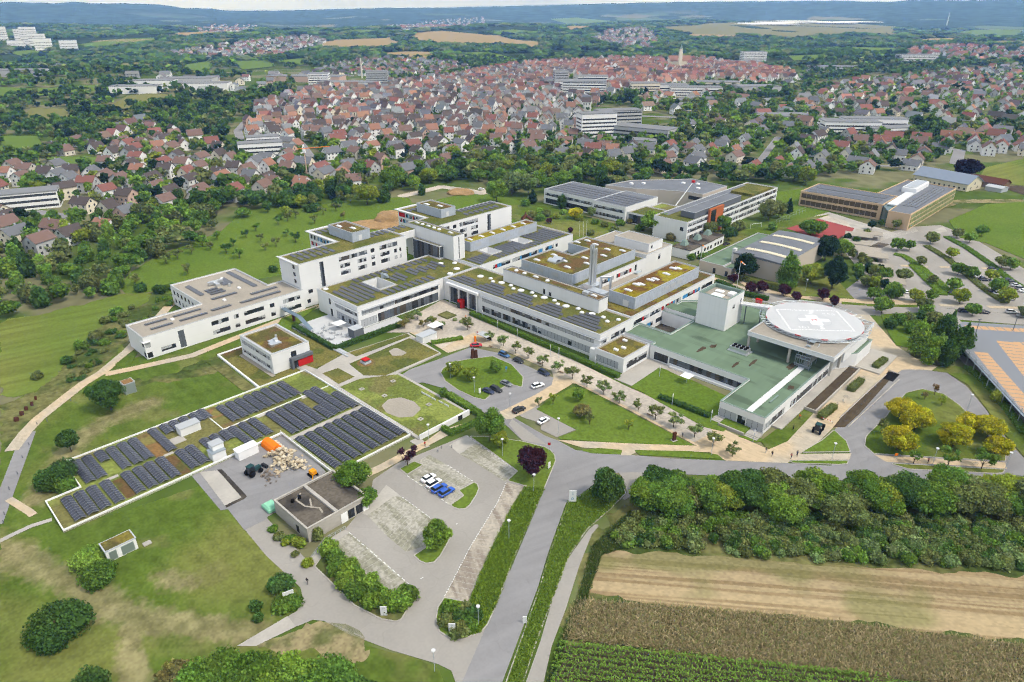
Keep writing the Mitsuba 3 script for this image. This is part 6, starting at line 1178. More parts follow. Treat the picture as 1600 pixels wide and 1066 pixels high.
def board(label, p, w, h, z0=.6, a=0., mat='sign_white', name='sign', text=None, tm='anthracite'):
    t = thing(name, label, 'sign'); x, y = p; ca, sa = math.cos(a), math.sin(a)
    obj('board', MB().obox(x, y, a, w, .12, z0, z0 + h), mat, t)
    for d in (-w * .35, w * .35): obj('post', MB().bar((x + d * ca, y + d * sa, 0), (x + d * ca, y + d * sa, z0), .05, 4), 'steel', t)
    if text:
        m = MB()
        for i, s in enumerate(text):
            q = meshkit.text_mesh(s, h / (len(text) * 2.0), .02); v = np.asarray(q.vertices); k = min(1, w * .85 / max(v[:, 0].max(), 1e-3)); v = v * k
            lx = v[:, 0] - v[:, 0].max() / 2; zz = z0 + h * (1 - (i + .75) / len(text)) + v[:, 1]; ly = -.065 - v[:, 2]
            m.add(np.column_stack([x + lx * ca - ly * sa, y + lx * sa + ly * ca, zz]), np.asarray(q.faces))
        obj('lettering', m, tm, t)
    return t
board('white sign with blue letter P at the lower end of the hedge bed', [(-25.3,97.9)][0], 1.3, 2.4, .3, 0, text=['P', 'i'], tm='steel'); board('tall white and blue sign beside the lowest stalls', [(-21.2,101.2)][0], .9, 2.2, .3, .9, text=['P'], tm='blue'); board('white sign with P in the round shrub bed', [(-11.5,93.8)][0], 1.3, 2.4, .3, 0, text=['P', 'i'], tm='steel'); board('white notice board on the grass right of the main road', [(14.7,132.5)][0], 1.8, 3.4, .4, 0, text=['i', 'P'], tm='blue'); board('tilted white board in the shrub corner of the lower drive', [(-45.4,102.3)][0], 2.2, 1.0, 1.2, .5); board('small white marker post on the kerb of the main road', [(2.5,96.2)][0], .8, 1.8, .1, 0); board('white sign in the grass beside the purple tree', [(9.7,146.1)][0], .9, 1.8, .4, .8)
board('small red and white sign on the grass by the road junction', [(10.1,154.2)][0], .7, .7, 2.0, 0, 'red'); board('blue and white sign post behind the island bay', [(-10.0,184.4)][0], .7, 1.6, .8, .4, 'sign_white'); board('small red traffic sign at the path below the golden trees', [(101.5,149.2)][0], .8, .8, 2.0, 0, 'orange'); board('blue sign at the kerb of the loop', [(-1.9,199.1)][0], .6, 1.0, 1.2, .3, 'blue')
def person(label, p, a, top='cloth', low='denim', h=1.72, stride=.32, z=.12):
    t = thing('person', label, 'person'); x, y = p; ca, sa = math.cos(a), math.sin(a); s = h / 1.72
    import manifold3d as m3
    def P(lx, ly, lz): return np.array([x + (lx * ca - ly * sa) * s, y + (lx * sa + ly * ca) * s, z + lz * s])
    def limb(pts):
        out = []
        for (p0, r0), (p1, r1) in zip(pts[:-1], pts[1:]):
            b0 = [m3.Manifold.sphere(r * s, 10).translate(tuple(P(*q))) for q, r in ((p0, r0), (p1, r1))]; out.append(m3.Manifold.batch_hull(b0))
        return out
    legs = limb([((0, .09, .88), .09), ((stride * .5, .1, .48), .07), ((stride * .35, .1, .07), .05), ((stride * .35 + .14, .1, .05), .045)]) + limb([((0, -.09, .88), .09), ((-stride * .2, -.1, .48), .07), ((-stride * .9, -.1, .10), .05), ((-stride * .9 + .13, -.1, .05), .045)])
    torso = limb([((0, 0, .92), .13), ((0, 0, 1.2), .15), ((.01, 0, 1.38), .11)]) + limb([((0, .06, 1.38), .09), ((0, .19, 1.36), .065), ((-.12 * stride * 2, .25, 1.1), .05), ((.05, .26, .88), .04)]) + limb([((0, -.06, 1.38), .09), ((0, -.19, 1.36), .065), ((.12 * stride * 2, -.25, 1.1), .05), ((.18, -.25, .9), .04)])
    head = limb([((.01, 0, 1.42), .05), ((.02, 0, 1.56), .075), ((.025, 0, 1.64), .095)]) + limb([((.10, 0, 1.585), .02), ((.125, 0, 1.57), .014)]) + limb([((.05, .26, .86), .04), ((.07, .26, .76), .025)]) + limb([((.18, -.25, .88), .04), ((.2, -.25, .78), .025)])
    obj('body', m3.Manifold.batch_boolean(head, m3.OpType.Add), 'skin', t, smooth=50); obj('trousers', m3.Manifold.batch_boolean(legs, m3.OpType.Add), low, t, smooth=50); obj('jacket', m3.Manifold.batch_boolean(torso, m3.OpType.Add), top, t, smooth=50)
    obj('hair', m3.Manifold.batch_hull([m3.Manifold.sphere(.1 * s, 10).translate(tuple(P(*q))) for q in ((.0, 0, 1.66), (-.03, 0, 1.60))]), 'brown', t, smooth=50)
    return t
person('person in black and white walking up the lower drive', [(-42.7,106.3)][0], 1.2, 'black', 'cloth'); person('person in grey walking at the tip of the corner lawn', [(68.7,153.3)][0], .4, 'cloth', 'blind'); person('person in dark clothes walking on the paved corner', [(69.9,151.8)][0], -2.6, 'black', 'denim'); person('person pushing along the paved strip in a pink top', [(74.6,150.7)][0], .6, 'pink', 'denim'); person('person in navy at the paved path by the triangle lawn', [(76.6,151.8)][0], 1.0, 'denim', 'black'); person('person in olive walking beside the long planted wall', [(80.3,164.6)][0], .8, 'olive', 'black'); person('person in an orange top on the lawn edge by the planted wall', [(84.3,170.3)][0], .8, 'orange', 'cloth'); person('person in red at the car park end of the white fence', [(-23.9,156.3)][0], 2.2, 'red', 'denim'); person('person in a dark jacket beside the clipped hedge on the plaza', [(-15.8,239.8)][0], -.8, 'black', 'denim'); person('person in orange near the entrance hedge', [(-17.9,242.3)][0], 2.5, 'orange', 'denim'); person('person sitting down near the rust stele in dark clothes', [(47.9,161.0)][0], .5, 'denim', 'black', 1.3, .1); person('person in purple on the path below the golden trees', [(110.0,148.6)][0], .2, 'pink', 'black'); person('person in dark red on the plaza benches', [(-12.8,227.8)][0], .5, 'red', 'black', 1.6, .1)
def bike(label, p, a, fallen=False):
    t = thing('bicycle', label, 'bicycle'); x, y = p; ca, sa = math.cos(a), math.sin(a)
    for d in (-.5, .5):
        m = MB(); c = np.array([x + d * ca, y + d * sa, .45])
        for i in range(10): q0, q1 = i * .628, (i + 1) * .628; m.bar(c + np.array([ca * math.cos(q0), sa * math.cos(q0), math.sin(q0)]) * .33, c + np.array([ca * math.cos(q1), sa * math.cos(q1), math.sin(q1)]) * .33, .03, 4)
        obj('wheel', m, 'black', t)
    obj('frame', MB().bar((x - .5 * ca, y - .5 * sa, .45), (x + .1 * ca, y + .1 * sa, .9), .03, 4).bar((x + .5 * ca, y + .5 * sa, .45), (x + .4 * ca, y + .4 * sa, 1.0), .03, 4).bar((x - .1 * ca, y - .1 * sa, .85), (x + .4 * ca, y + .4 * sa, .9), .03, 4).bar((x - .1 * ca, y - .1 * sa, .4), (x + .4 * ca, y + .4 * sa, .85), .03, 4), 'steel', t); obj('saddle', MB().obox(x - .15 * ca, y - .15 * sa, a, .3, .14, .98, 1.04), 'black', t)
for i, p in enumerate([(98.6,177.9),(101.2,179.8),(103.4,182.5),(114.2,194.7)]): bike(('bicycle leaning in the rack between the two lower clipped hedges, lowest of three', 'bicycle in the middle of the rack between the clipped hedges', 'bicycle topmost in the rack between the clipped hedges', 'bicycle beside the upper clipped hedge')[i], p, .5 + i)
bike('bicycle lying at the path below the golden trees', [(122.0,147.8)][0], .1)
def bench(label, p, a, grp):
    t = thing('bench', label, 'bench', grp); obj('seat', MB().obox(p[0], p[1], a, 2.0, .5, .4, .48), 'wood', t)
    for d in (-.8, .8): obj('support', MB().obox(p[0] + d * math.cos(a), p[1] + d * math.sin(a), a, .15, .45, .1, .4), 'trim', t)
for p in [(-13.0,222.9),(-7.5,217.7),(9.3,205.0),(16.3,198.6),(31.9,180.9),(40.7,172.1),(-16.2,234.5)]: bench('low wooden bench between the round promenade trees', p, U0, 'benches of the promenade')
for p in [(-20.1,153.6),(-19.3,155.4),(-16.5,155.7),(106.0,177.9),(108.4,180.6),(111.8,184.4),(115.5,188.8),(118.6,192.2)]: single('bollard', 'short dark bollard or marker post at the edge of a paved way', 'bollard', MB().bar((*p, 0), (*p, .9), .1, 6), 'anthracite', 'bollards')
for p in [(-120.5,128.0),(-125.6,137.4),(-127.6,143.7),(-131.0,150.9),(-133.1,156.9),(-137.4,167.3),(-135.5,169.0),(-135.3,180.6),(-133.5,145.6),(-118.8,125.1),(-124.7,131.5)]: single('bollard', 'short dark path light post beside the far left footpath', 'path light', MB().bar((*p, 0), (*p, 1.0), .09, 6), 'anthracite', 'path lights of the left footpath')
for i, p in enumerate([(-27.5,184.0),(-25.9,182.5),(-24.0,180.6),(-21.6,178.7),(-19.7,176.8)]): single('barrier_post', 'white barrier panel in the row along the loop road', 'barrier', MB().obox(p[0], p[1], U0, 2.0, .1, .2, 1.1), 'sign_white', 'white barriers along the loop')
t = thing('site_barrier', 'red and white striped barrier in front of the dug-up planting strip', 'barrier'); q = [(90.4,169.7),(92.7,167.6)]
for i in range(8): a, b = np.array(q[0]) + (np.array(q[1]) - q[0]) * i / 8, np.array(q[0]) + (np.array(q[1]) - q[0]) * (i + 1) / 8; obj('stripe', MB().bar((*a, .9), (*b, .9), .12, 4), ('red', 'sign_white')[i % 2], t)
for d in (0, 1): obj('foot', MB().bar((*q[d], 0), (*q[d], 1), .06, 4), 'anthracite', t)
struct('planting_strip', MB().prism(Polygon([(92.4,165.9),(96.2,170.3),(120.4,194.7),(122.5,193.8),(102.9,172.8),(95.7,165.9)]), .05, .2), 'soil'); struct('soil_patch', MB().prism(Polygon([(120.4,194.7),(124.9,199.5),(127.4,197.3),(122.9,192.6)]), .05, .26), 'black')
for i, q in enumerate([[(96.3,170.7),(123.0,197.3)], [(96.6,165.9),(125.4,193.8)], [(125.3,200.4),(127.6,197.3)]]): single('kerb_board', ('wooden board along the left of the dug-up strip', 'kerb stones along the right of the dug-up strip', 'board across the top of the dug-up strip')[i], 'board', MB().bar((*q[0], .25), (*q[1], .25), .2, 4), 'concrete')
# wind socks
for l, p, h in (('red and white windsock pole behind the hospital', [(89.1,307.0)][0], 9), ('red and white windsock pole at the lift tower', [(92.0,261.1)][0], 17)):
    t = thing('windsock', l, 'windsock'); obj('pole', MB().bar((*p, 0), (*p, h), .08, 5), 'white', t)
    for i in range(4): obj('sleeve', MB().bar((p[0] + i * .5, p[1], h - i * .35), (p[0] + i * .5 + .5, p[1], h - i * .35 - .35), .38 - .05 * i, 6), ('orange', 'white')[i % 2], t)
# car park line markings
mk = MB()
def dash(q, n, w=.14, on=.6):
    a, b = np.array(q[0]), np.array(q[1]); d = (b - a) / n; nr = np.array([-d[1], d[0]]) / np.linalg.norm(d) * w / 2
    for i in range(n): p0, p1 = a + d * i, a + d * (i + on); mk.quad((*(p0 - nr), .135), (*(p1 - nr), .135), (*(p1 + nr), .135), (*(p0 + nr), .135))
for q, n in (([(-37.3,121.8),(-20.9,105.6)], 14), ([(-27.1,134.6),(-18.8,126.4)], 9), ([(-1.5,140.2),(-3.4,132.9)], 9), ([(-3.4,132.9),(-9.3,117.3)], 22), ([(-9.3,117.3),(-13.1,105.1)], 18), ([(-13.1,105.1),(-13.9,102.7)], 3), ([(-12.8,161.6),(1.3,145.0)], 14), ([(-27.0,143.1),(-15.0,131.5)], 10), ([(-17.2,147.8),(-9.6,140.5)], 8), ([(-13.1,124.6),(-12.6,125.3)], 1), ([(-19.3,107.7),(-18.4,108.5)], 1)): dash(q, n)
struct('road_marking', mk, 'sign_white')
# ---------------------------------------------------------------- trees, hedges, crops
KIND = dict(green=(.076, .132, .022), bright=(.108, .172, .026), dark=(.042, .082, .020), yellow=(.135, .168, .022), gold=(.340, .325, .022), purple=(.050, .018, .026), olive=(.098, .118, .038), conifer=(.020, .044, .020), rust=(.14, .085, .03), pale=(.115, .155, .055), brownish=(.125, .115, .040), blackred=(.018, .010, .016))
KIND = {k: np.array(c) * (1.3 if k in ('purple', 'blackred', 'conifer', 'gold') else 1.8) for k, c in KIND.items()}   # reflected and transmitted light of a leaf together
def leafball(rs, lobes, qs, dens, col, jit=.75, core=.80, sub=1):
    """leaf faces scattered over the lobes (centre, radii) of a crown; every lobe also has a rough core"""
    V, F, C, n = [], [], [], 0; col = np.array(col)
    for c, rad in lobes:
        rad = np.asarray(rad, float) * np.ones(3); lc = col * rs.uniform(.78, 1.25) * np.array([rs.uniform(.9, 1.12), 1, rs.uniform(.85, 1.15)])
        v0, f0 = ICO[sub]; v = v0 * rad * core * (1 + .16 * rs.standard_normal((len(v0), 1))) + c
        V.append(v); F.append(f0 + n); C.append(np.tile(lc * .85, (len(v), 1))); n += len(v)  # core coloured darker than the leaves, painting the shade in the gaps
        k = max(6, int(dens * 4 * math.pi * (rad[0] * rad[1] + rad[0] * rad[2] + rad[1] * rad[2]) / 3 / qs ** 2))
        d = rs.standard_normal((k, 3)); d[:, 2] += .25; d /= np.linalg.norm(d, axis=1)[:, None]
        p = c + d * rad * rs.uniform(.80, 1.24, (k, 1))
        nn = d + jit * rs.standard_normal((k, 3)); nn /= np.linalg.norm(nn, axis=1)[:, None]
        a = np.cross(nn, rs.standard_normal((k, 3))); a /= np.linalg.norm(a, axis=1)[:, None]; b = np.cross(nn, a)
        s = qs * rs.uniform(.4, .85, (k, 1)); t = s * rs.uniform(.6, 1.0, (k, 1))
        q = np.stack([p - a * s, p - b * t, p + a * s, p + b * t], 1).reshape(-1, 3)
        i = np.arange(k)[:, None] * 4 + n
        V.append(q); F.append(np.vstack([i + [0, 1, 2], i + [0, 2, 3]])); C.append(np.repeat(lc * rs.uniform(.50, 1.60, (k, 1)), 4, 0)); n += 4 * k
    return np.vstack(V), np.vstack(F), np.vstack(C)
def lobes_of(rs, shape, h, w, nl):
    out = []; r = w / 2
    if shape == 'round':
        z0, hz = h * .58, h * .40
        for i in range(nl):
            d = rs.standard_normal(3); d[2] = d[2] * .8 + .15; d /= np.linalg.norm(d); k = rs.uniform(.55, .78)
            out.append((np.array([d[0] * r * k, d[1] * r * k, z0 + d[2] * hz * k]), np.array([r, r, hz * .95]) * rs.uniform(.26, .42)))
        out.append((np.array([0, 0, z0]), np.array([r, r, hz]) * .70))
    elif shape == 'column':
        for i in range(nl):
            t = (i + .5) / nl; k = r * (math.sin(math.pi * min(1, .18 + t * .86)) ** .7 + .12)
            out.append((np.array([rs.uniform(-.2, .2) * r, rs.uniform(-.2, .2) * r, h * (.10 + .86 * t)]), np.array([k, k, h / nl * .95])))
    elif shape == 'cone':
        for i in range(nl):
            t = (i + .5) / nl; k = r * (1 - t) ** .8 + .3
            out.append((np.array([rs.uniform(-.1, .1) * r, rs.uniform(-.1, .1) * r, h * (.12 + .85 * t)]), np.array([k, k, h / nl * .7])))
    elif shape == 'bush':
        for i in range(nl):
            a = rs.uniform(0, 6.3); k = r * math.sqrt(rs.uniform(0, .28)); out.append((np.array([k * math.cos(a), k * math.sin(a), h * rs.uniform(.3, .55)]), np.array([r * .45, r * .45, h * .42]) * rs.uniform(.8, 1.2)))
    else:  # spread: open fruit tree
        for i in range(nl):
            a = rs.uniform(0, 6.3); k = r * rs.uniform(.3, .75); out.append((np.array([k * math.cos(a), k * math.sin(a), h * rs.uniform(.5, .88)]), np.array([r, r, h * .32]) * rs.uniform(.22, .38)))
    return out
NT = [0]
def tree(label, p, h, w, kind='green', shape='round', group=None, name=None, cat='tree', nl=None, dens=1.25, z=None, trunk=True):
    NT[0] += 1; rs = np.random.default_rng(NT[0] * 13 + 5); x, y = p; z = float(terr(x, y)) if z is None else z
    d = math.hypot(x, y); qs = min(max(.42, d / 683 * 1.5), w * .30)
    nl = nl or dict(round=24, column=9, cone=8, bush=13, spread=9)[shape]
    if d > 420: nl = max(5, nl * 2 // 3)
    nm = name or {'bush': 'shrub', 'cone': 'conifer', 'column': 'columnar_tree', 'spread': 'fruit_tree'}.get(shape, 'tree')
    t = thing(nm, label, cat, group)
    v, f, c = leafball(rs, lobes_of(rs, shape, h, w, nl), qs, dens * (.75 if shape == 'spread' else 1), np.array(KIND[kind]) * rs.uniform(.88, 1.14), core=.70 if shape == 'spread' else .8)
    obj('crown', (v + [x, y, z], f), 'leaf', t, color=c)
    if trunk:
        m = MB(); tr = max(.10, w * .022)
        hz = h * (.55 if shape in ('round', 'spread') else .8)
        m.bar((x, y, z - .3), (x + rs.uniform(-.1, .1), y, z + hz), tr * 1.25, 6, None, tr * .6)
        for i in range(4 if shape in ('round', 'spread') else 0):
            a = i * 1.6 + rs.uniform(0, 1); m.bar((x, y, z + h * .26), (x + math.cos(a) * w * .3, y + math.sin(a) * w * .3, z + h * .62), tr * .6, 4, None, tr * .25)
        obj('trunk', m, 'bark', t)
def rowtrees(pts, h, w, kind, shape, label, group, **k):
    od = np.argsort(np.argsort([p[0] / p[1] for p in pts]))
    for i, p in enumerate(pts):
        q = np.random.default_rng(i * 7 + len(pts)).uniform(.78, 1.22); tree(label + ', %s from the left' % ordinal(od[i]), p, h * q, w * q, kind[i % len(kind)] if isinstance(kind, (list, tuple)) else kind, shape, group, **k)
def hedge(label, pts, w, h, kind='green', z=.1, name='hedge', dens=1.3):
    NT[0] += 1; rs = np.random.default_rng(NT[0] * 17); ls = LineString(pts); V, F, C, n = [], [], [], 0; col = np.array(KIND[kind])
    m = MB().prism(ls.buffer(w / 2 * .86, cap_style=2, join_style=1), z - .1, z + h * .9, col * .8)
    k = int(ls.length * (w + 2 * h) * 7 * dens); s = rs.uniform(0, ls.length, k); P0 = np.array([ls.interpolate(q).coords[0] for q in s]); P1 = np.array([ls.interpolate(min(q + .2, ls.length)).coords[0] for q in s]) - np.array([ls.interpolate(max(q - .2, 0)).coords[0] for q in s])
    P1 /= np.linalg.norm(P1, axis=1)[:, None]; nr = np.stack([-P1[:, 1], P1[:, 0]], 1)
    u = rs.uniform(0, w + 2 * h, k); side = np.where(u < h, -1, np.where(u < h + w, 0, 1)); off = np.where(side == 0, (u - h) / w - .5, side * .5) * w; zz = np.where(side == 0, h, np.where(side < 0, u, u - h - w))
    nn = np.column_stack([nr * side[:, None], (side == 0) * 1.0]) + .5 * rs.standard_normal((k, 3)); nn /= np.linalg.norm(nn, axis=1)[:, None]
    p = np.column_stack([P0 + nr * off[:, None], z + zz]) + rs.normal(0, .07, (k, 3)); a = np.cross(nn, rs.standard_normal((k, 3))); a /= np.linalg.norm(a, axis=1)[:, None]; b = np.cross(nn, a); sz = rs.uniform(.16, .34, (k, 1))
    q = np.stack([p - a * sz, p - b * sz * .8, p + a * sz, p + b * sz * .8], 1).reshape(-1, 3); i = np.arange(k)[:, None] * 4
    m.add(q, np.vstack([i + [0, 1, 2], i + [0, 2, 3]]), np.repeat(col * rs.uniform(.6, 1.4, (k, 1)), 4, 0))
    return single(name, label, 'hedge', m, 'leaf')
# single trees of the grounds
for l, p, h, w, k, s in [
    ('big round dark tree standing alone beside the blue-grey hut', [(-120.4,175.7)][0], 9.5, 10.5, 'dark', 'round'), ('small dark egg-shaped tree left of the solar deck', [(-119.7,153.9)][0], 6.5, 5.4, 'dark', 'round'),
    ('wide dark bush at the left corner of the solar deck', [(-115.6,140.2)][0], 5, 11, 'dark', 'bush'), ('bright green bush growing over the parapet of the solar deck', [(-112.6,138.4)][0], 3.4, 7, 'green', 'bush'), ('large dark dome-shaped bush in the lower left meadow', [(-86.5,93.0)][0], 5.2, 13, 'dark', 'bush'), ('light green bush behind the white transformer hut', [(-91.1,112.7)][0], 3.2, 8, 'bright', 'bush'), ('green bush in front of the white transformer hut', [(-86.7,107.7)][0], 3.4, 8, 'green', 'bush'),
    ('small dark shrub by the lower drive', [(-51.0,99.7)][0], 2.2, 2.8, 'dark', 'bush'), ('lower of the two small shrubs by the drive', [(-49.9,97.1)][0], 1.6, 2.4, 'dark', 'bush'), ('dark shrub mass in the corner bed of the lower drive', [(-47.9,105.4)][0], 2.6, 6, 'dark', 'bush'), ('low green shrubs in the corner bed with the white board', [(-45.0,100.8)][0], 1.5, 7, 'green', 'bush'),
    ('dense green tree at the corner of the garage', [(-39.5,137.4)][0], 7.6, 8.6, 'green', 'round'), ('smaller green tree in front of the garage side', [(-35.0,131.5)][0], 5, 5, 'green', 'round'), ('yellow-green shrub at the front corner of the garage', [(-47.7,117.9)][0], 2, 3.6, 'yellow', 'bush'), ('dark shrub at the garage wall', [(-44.0,119.9)][0], 3, 3, 'olive', 'bush'),
    ('full green tree on the grass beside the upper road', [(-6.1,158.8)][0], 10, 8, 'green', 'round'), ('small yellow-green tree next to the full green tree', [(-3.5,155.4)][0], 5.6, 4.6, 'yellow', 'round'), ('dark purple-leaved tree at the road junction', [(5.3,142.6)][0], 9, 8, 'purple', 'round'), ('thin purple-brown tree at the small island of the car park', [(-27.5,147.5)][0], 6, 5.4, 'purple', 'spread'), ('bright lime green tree on the car park island', [(-16.6,117.1)][0], 6.8, 6.4, 'bright', 'round'), ('dark green conical tree at the start of the cycle lane', [(22.7,132.9)][0], 9.6, 8, 'dark', 'round'), ('small green tree by the white barriers', [(-21.1,181.7)][0], 4.2, 2.8, 'green', 'round'),
    ('golden-green tree at the left of the loop island', [(-18.9,196.4)][0], 5.4, 5.4, 'yellow', 'round'), ('golden-green tree in the middle of the loop island', [(-13.4,193.0)][0], 5.2, 5.4, 'yellow', 'round'), ('green tree at the right of the loop island', [(-5.3,198.6)][0], 5, 4.2, 'bright', 'round'), ('green tree on the lawn triangle by the promenade', [(20.2,180.2)][0], 5, 4, 'bright', 'round'), ('low golden-brown tree on the lawn triangle', [(20.4,171.4)][0], 4.2, 5.2, 'brownish', 'round'), ('small yellow sapling at the bay edge of the lawn triangle', [(12.4,178.3)][0], 4.4, 3, 'yellow', 'spread'), ('thin sapling in the middle of the lawn triangle', [(22.4,167.3)][0], 4, 3.2, 'olive', 'spread'), ('thin sapling beside the paved crossing', [(8.1,177.2)][0], 3.4, 2.4, 'olive', 'spread'), ('small yellowing sapling low on the lawn triangle', [(33.3,164.6)][0], 3.6, 3, 'yellow', 'spread'), ('rust orange sapling at the top of the golden tree island', [(131.4,184.0)][0], 4, 2.6, 'rust', 'spread'), ('yellow sapling right of the rust sapling', [(130.1,177.9)][0], 3.6, 2.6, 'yellow', 'spread'), ('thin sapling left of the rust sapling', [(126.9,181.3)][0], 3, 2.2, 'brownish', 'spread'), ('dark young tree at the left tip of the golden tree island', [(104.4,162.6)][0], 4.5, 3.8, 'olive', 'spread'), ('round green bush on the slope below the parking deck', [(148.4,180.2)][0], 3.6, 5, 'yellow', 'bush'),
    ('tall dark pine in front of the sports hall wall', [(102.7,284.9)][0], 12, 10, 'conifer', 'round'), ('tall green poplar at the corner of the sports hall', [(117.8,274.0)][0], 17, 7.5, 'green', 'column'), ('yellow-green round tree right of the poplar', [(130.7,280.1)][0], 9.5, 10.5, 'yellow', 'round'), ('tall dark pine right of the yellow-green tree', [(137.4,274.0)][0], 15, 10, 'conifer', 'round'), ('dark tree behind the tall pine', [(149.4,310.7)][0], 13, 11, 'conifer', 'round'), ('wide green tree between sports hall and red court', [(158.9,351.9)][0], 8.5, 14, 'green', 'round'), ('green tree behind the pines at the school walk', [(159.8,316.3)][0], 9, 9, 'bright', 'round'), ('big bright tree between hospital and school', [(76.6,356.6)][0], 12, 16, 'bright', 'round'), ('dark conifer beside the white school gable', [(96.5,351.9)][0], 9, 6.5, 'conifer', 'cone'), ('grey-green tree in front of the school', [(105.0,351.9)][0], 8, 9, 'olive', 'round'), ('green tree below the orange stair bay', [(113.8,358.9)][0], 9, 8.5, 'green', 'round'), ('round dark tree below the school front', [(112.4,341.8)][0], 7.5, 7.5, 'dark', 'round'), ('dark tree right of the round dark tree', [(120.0,351.9)][0], 8.5, 8, 'olive', 'round'), ('lime shrub by the lawn path', [(142.0,361.3)][0], 4.4, 5.5, 'bright', 'bush'), ('large dark tree at the end of the school block', [(145.9,380.2)][0], 12, 11, 'olive', 'round'), ('second dark tree at the end of the school block', [(154.1,386.8)][0], 10, 9, 'olive', 'round'), ('dark spruce beside the school end trees', [(163.0,395.1)][0], 9, 5, 'conifer', 'cone'), ('almost black copper beech beside the cream barn', [(319.4,482.6)][0], 15, 19, 'blackred', 'round'),
    ('orange-yellow autumn tree on the lawn behind the hospital', [(36.4,384.1)][0], 6.5, 8, 'gold', 'round'), ('pale silvery tree beside the autumn tree', [(45.8,385.5)][0], 7, 5, 'pale', 'round'), ('brown-leaved tree in front of the school link', [(53.7,389.6)][0], 7, 7.5, 'brownish', 'round'), ('second brown-leaved tree in front of the school link', [(58.7,390.9)][0], 6, 7, 'brownish', 'round'), ('dark spruce at the school corner', [(12.7,418.8)][0], 9, 6, 'conifer', 'cone'), ('dark cypress tree in front of the school wing', [(30.2,406.7)][0], 9, 5, 'dark', 'column'), ('small purple tree right of the rear solar wing', [(20.8,373.7)][0], 3.4, 3.4, 'purple', 'round'), ('smaller purple tree at the end of the rear solar wing', [(31.4,356.6)][0], 3, 3, 'purple', 'round'), ('shrub beside the flag poles', [(41.6,351.9)][0], 3, 4.5, 'olive', 'bush'), ('tall light green tree nearest behind the rear ward', [(-9.6,422.0)][0], 14, 13, 'bright', 'round'), ('tall light green tree beside the school corner', [(0.0,438.3)][0], 15, 14, 'pale', 'round'), ('second tall light tree beside the school corner', [(10.8,438.3)][0], 15, 14, 'pale', 'round'), ('big golden-olive tree on the orchard edge', [(-89.2,415.7)][0], 13, 15, 'yellow', 'round'), ('dark green tree beside the golden-olive tree', [(-80.0,422.0)][0], 8, 10, 'dark', 'bush'), ('tall dark green tree right of the orchard', [(-79.2,452.2)][0], 17, 16, 'green', 'round'), ('bare dead fruit tree on the orchard meadow', [(-95.9,380.2)][0], 5.5, 4, 'brownish', 'spread'), ('olive bush clump in the upper orchard', [(-128.2,408.2)][0], 8, 10, 'yellow', 'round'), ('dark hedge mass under the olive clump', [(-119.2,400.8)][0], 4, 11, 'dark', 'bush'), ('dark yew-like bush at the annex footpath', [(-109.2,295.6)][0], 3, 4, 'dark', 'bush'),
    ('golden-brown tree at the left of the front tree row', [(-57.5,80.8)][0], 7, 7, 'brownish', 'round'), ('dark conical tree at the lower left frame edge', [(-73.7,80.2)][0], 5, 8, 'dark', 'bush')]:
    tree(l, p, h, w, k, s)
rowtrees([(-50.4,78.9),(-44.0,78.0),(-37.8,77.5),(-31.5,76.6),(-25.9,75.6),(-39.5,74.3),(-45.9,74.3)], 8.6, 11, ('green', 'green', 'bright', 'green', 'dark'), 'round', 'dense green crown at the bottom frame edge', 'trees of the front row', nl=34)
rowtrees([(-16.8,232.3),(-8.1,222.9),(-3.0,218.7),(1.3,212.6),(5.5,208.8),(10.3,203.1),(15.2,198.6),(19.6,194.3),(23.8,189.2),(28.4,184.4),(32.6,179.0),(37.7,174.6),(42.0,170.0),(46.4,165.9),(51.2,160.7),(55.1,156.3),(59.1,151.5)], 4.3, 4.6, ('olive', 'pale', 'pale', 'olive'), 'spread', 'round grey-green young tree standing in the gravel promenade', 'young trees of the promenade', dens=.9, nl=12, name='tree')
rowtrees([(113.6,170.7),(114.9,164.6),(104.8,154.5),(121.1,156.3),(129.5,163.3),(133.1,160.4),(129.8,152.1)], 6.2, 7.6, 'gold', 'round', 'golden-yellow globe tree on the island of the right loop', 'golden globe trees', nl=26)
rowtrees([(106.1,148.4),(114.5,147.2),(122.4,145.8)], 5.2, 4.6, 'green', 'spread', 'thin young green tree beside the path below the golden trees', 'young trees below the golden trees')
rowtrees([(139.8,211.2),(146.6,216.7),(140.2,204.5),(145.5,208.3)], 12, 4.4, 'bright', 'column', 'light green columnar tree by the parking deck', 'light columnar trees')
rowtrees([(150.9,214.6),(145.9,203.6),(155.3,211.2),(151.6,209.2)], 13, 5.4, 'dark', 'column', 'dark green columnar tree by the parking deck', 'dark columnar trees')
rowtrees([(197.9,326.1),(215.0,337.5),(212.2,314.4),(201.8,291.4),(235.4,338.6),(234.3,347.4),(248.5,349.6),(227.5,300.7),(212.4,284.9),(205.3,269.6),(188.4,271.8),(191.9,304.3),(191.8,326.1),(183.5,279.3),(182.8,257.7),(149.1,261.1),(146.1,247.9),(163.6,249.8),(180.3,245.3),(199.5,244.1),(165.5,259.7),(160.5,263.9),(160.8,268.1),(162.1,287.3),(164.2,283.3),(172.7,283.3),(202.2,259.0),(205.1,287.3),(230.0,298.1),(153.3,277.0),(156.5,291.4),(163.4,299.9),(155.5,274.0),(156.4,264.6),(173.1,261.1)], 5.6, 5.8, ('green', 'olive', 'yellow', 'green', 'bright', 'olive'), 'round', 'round tree in the strips of the far car park', 'trees of the far car park')
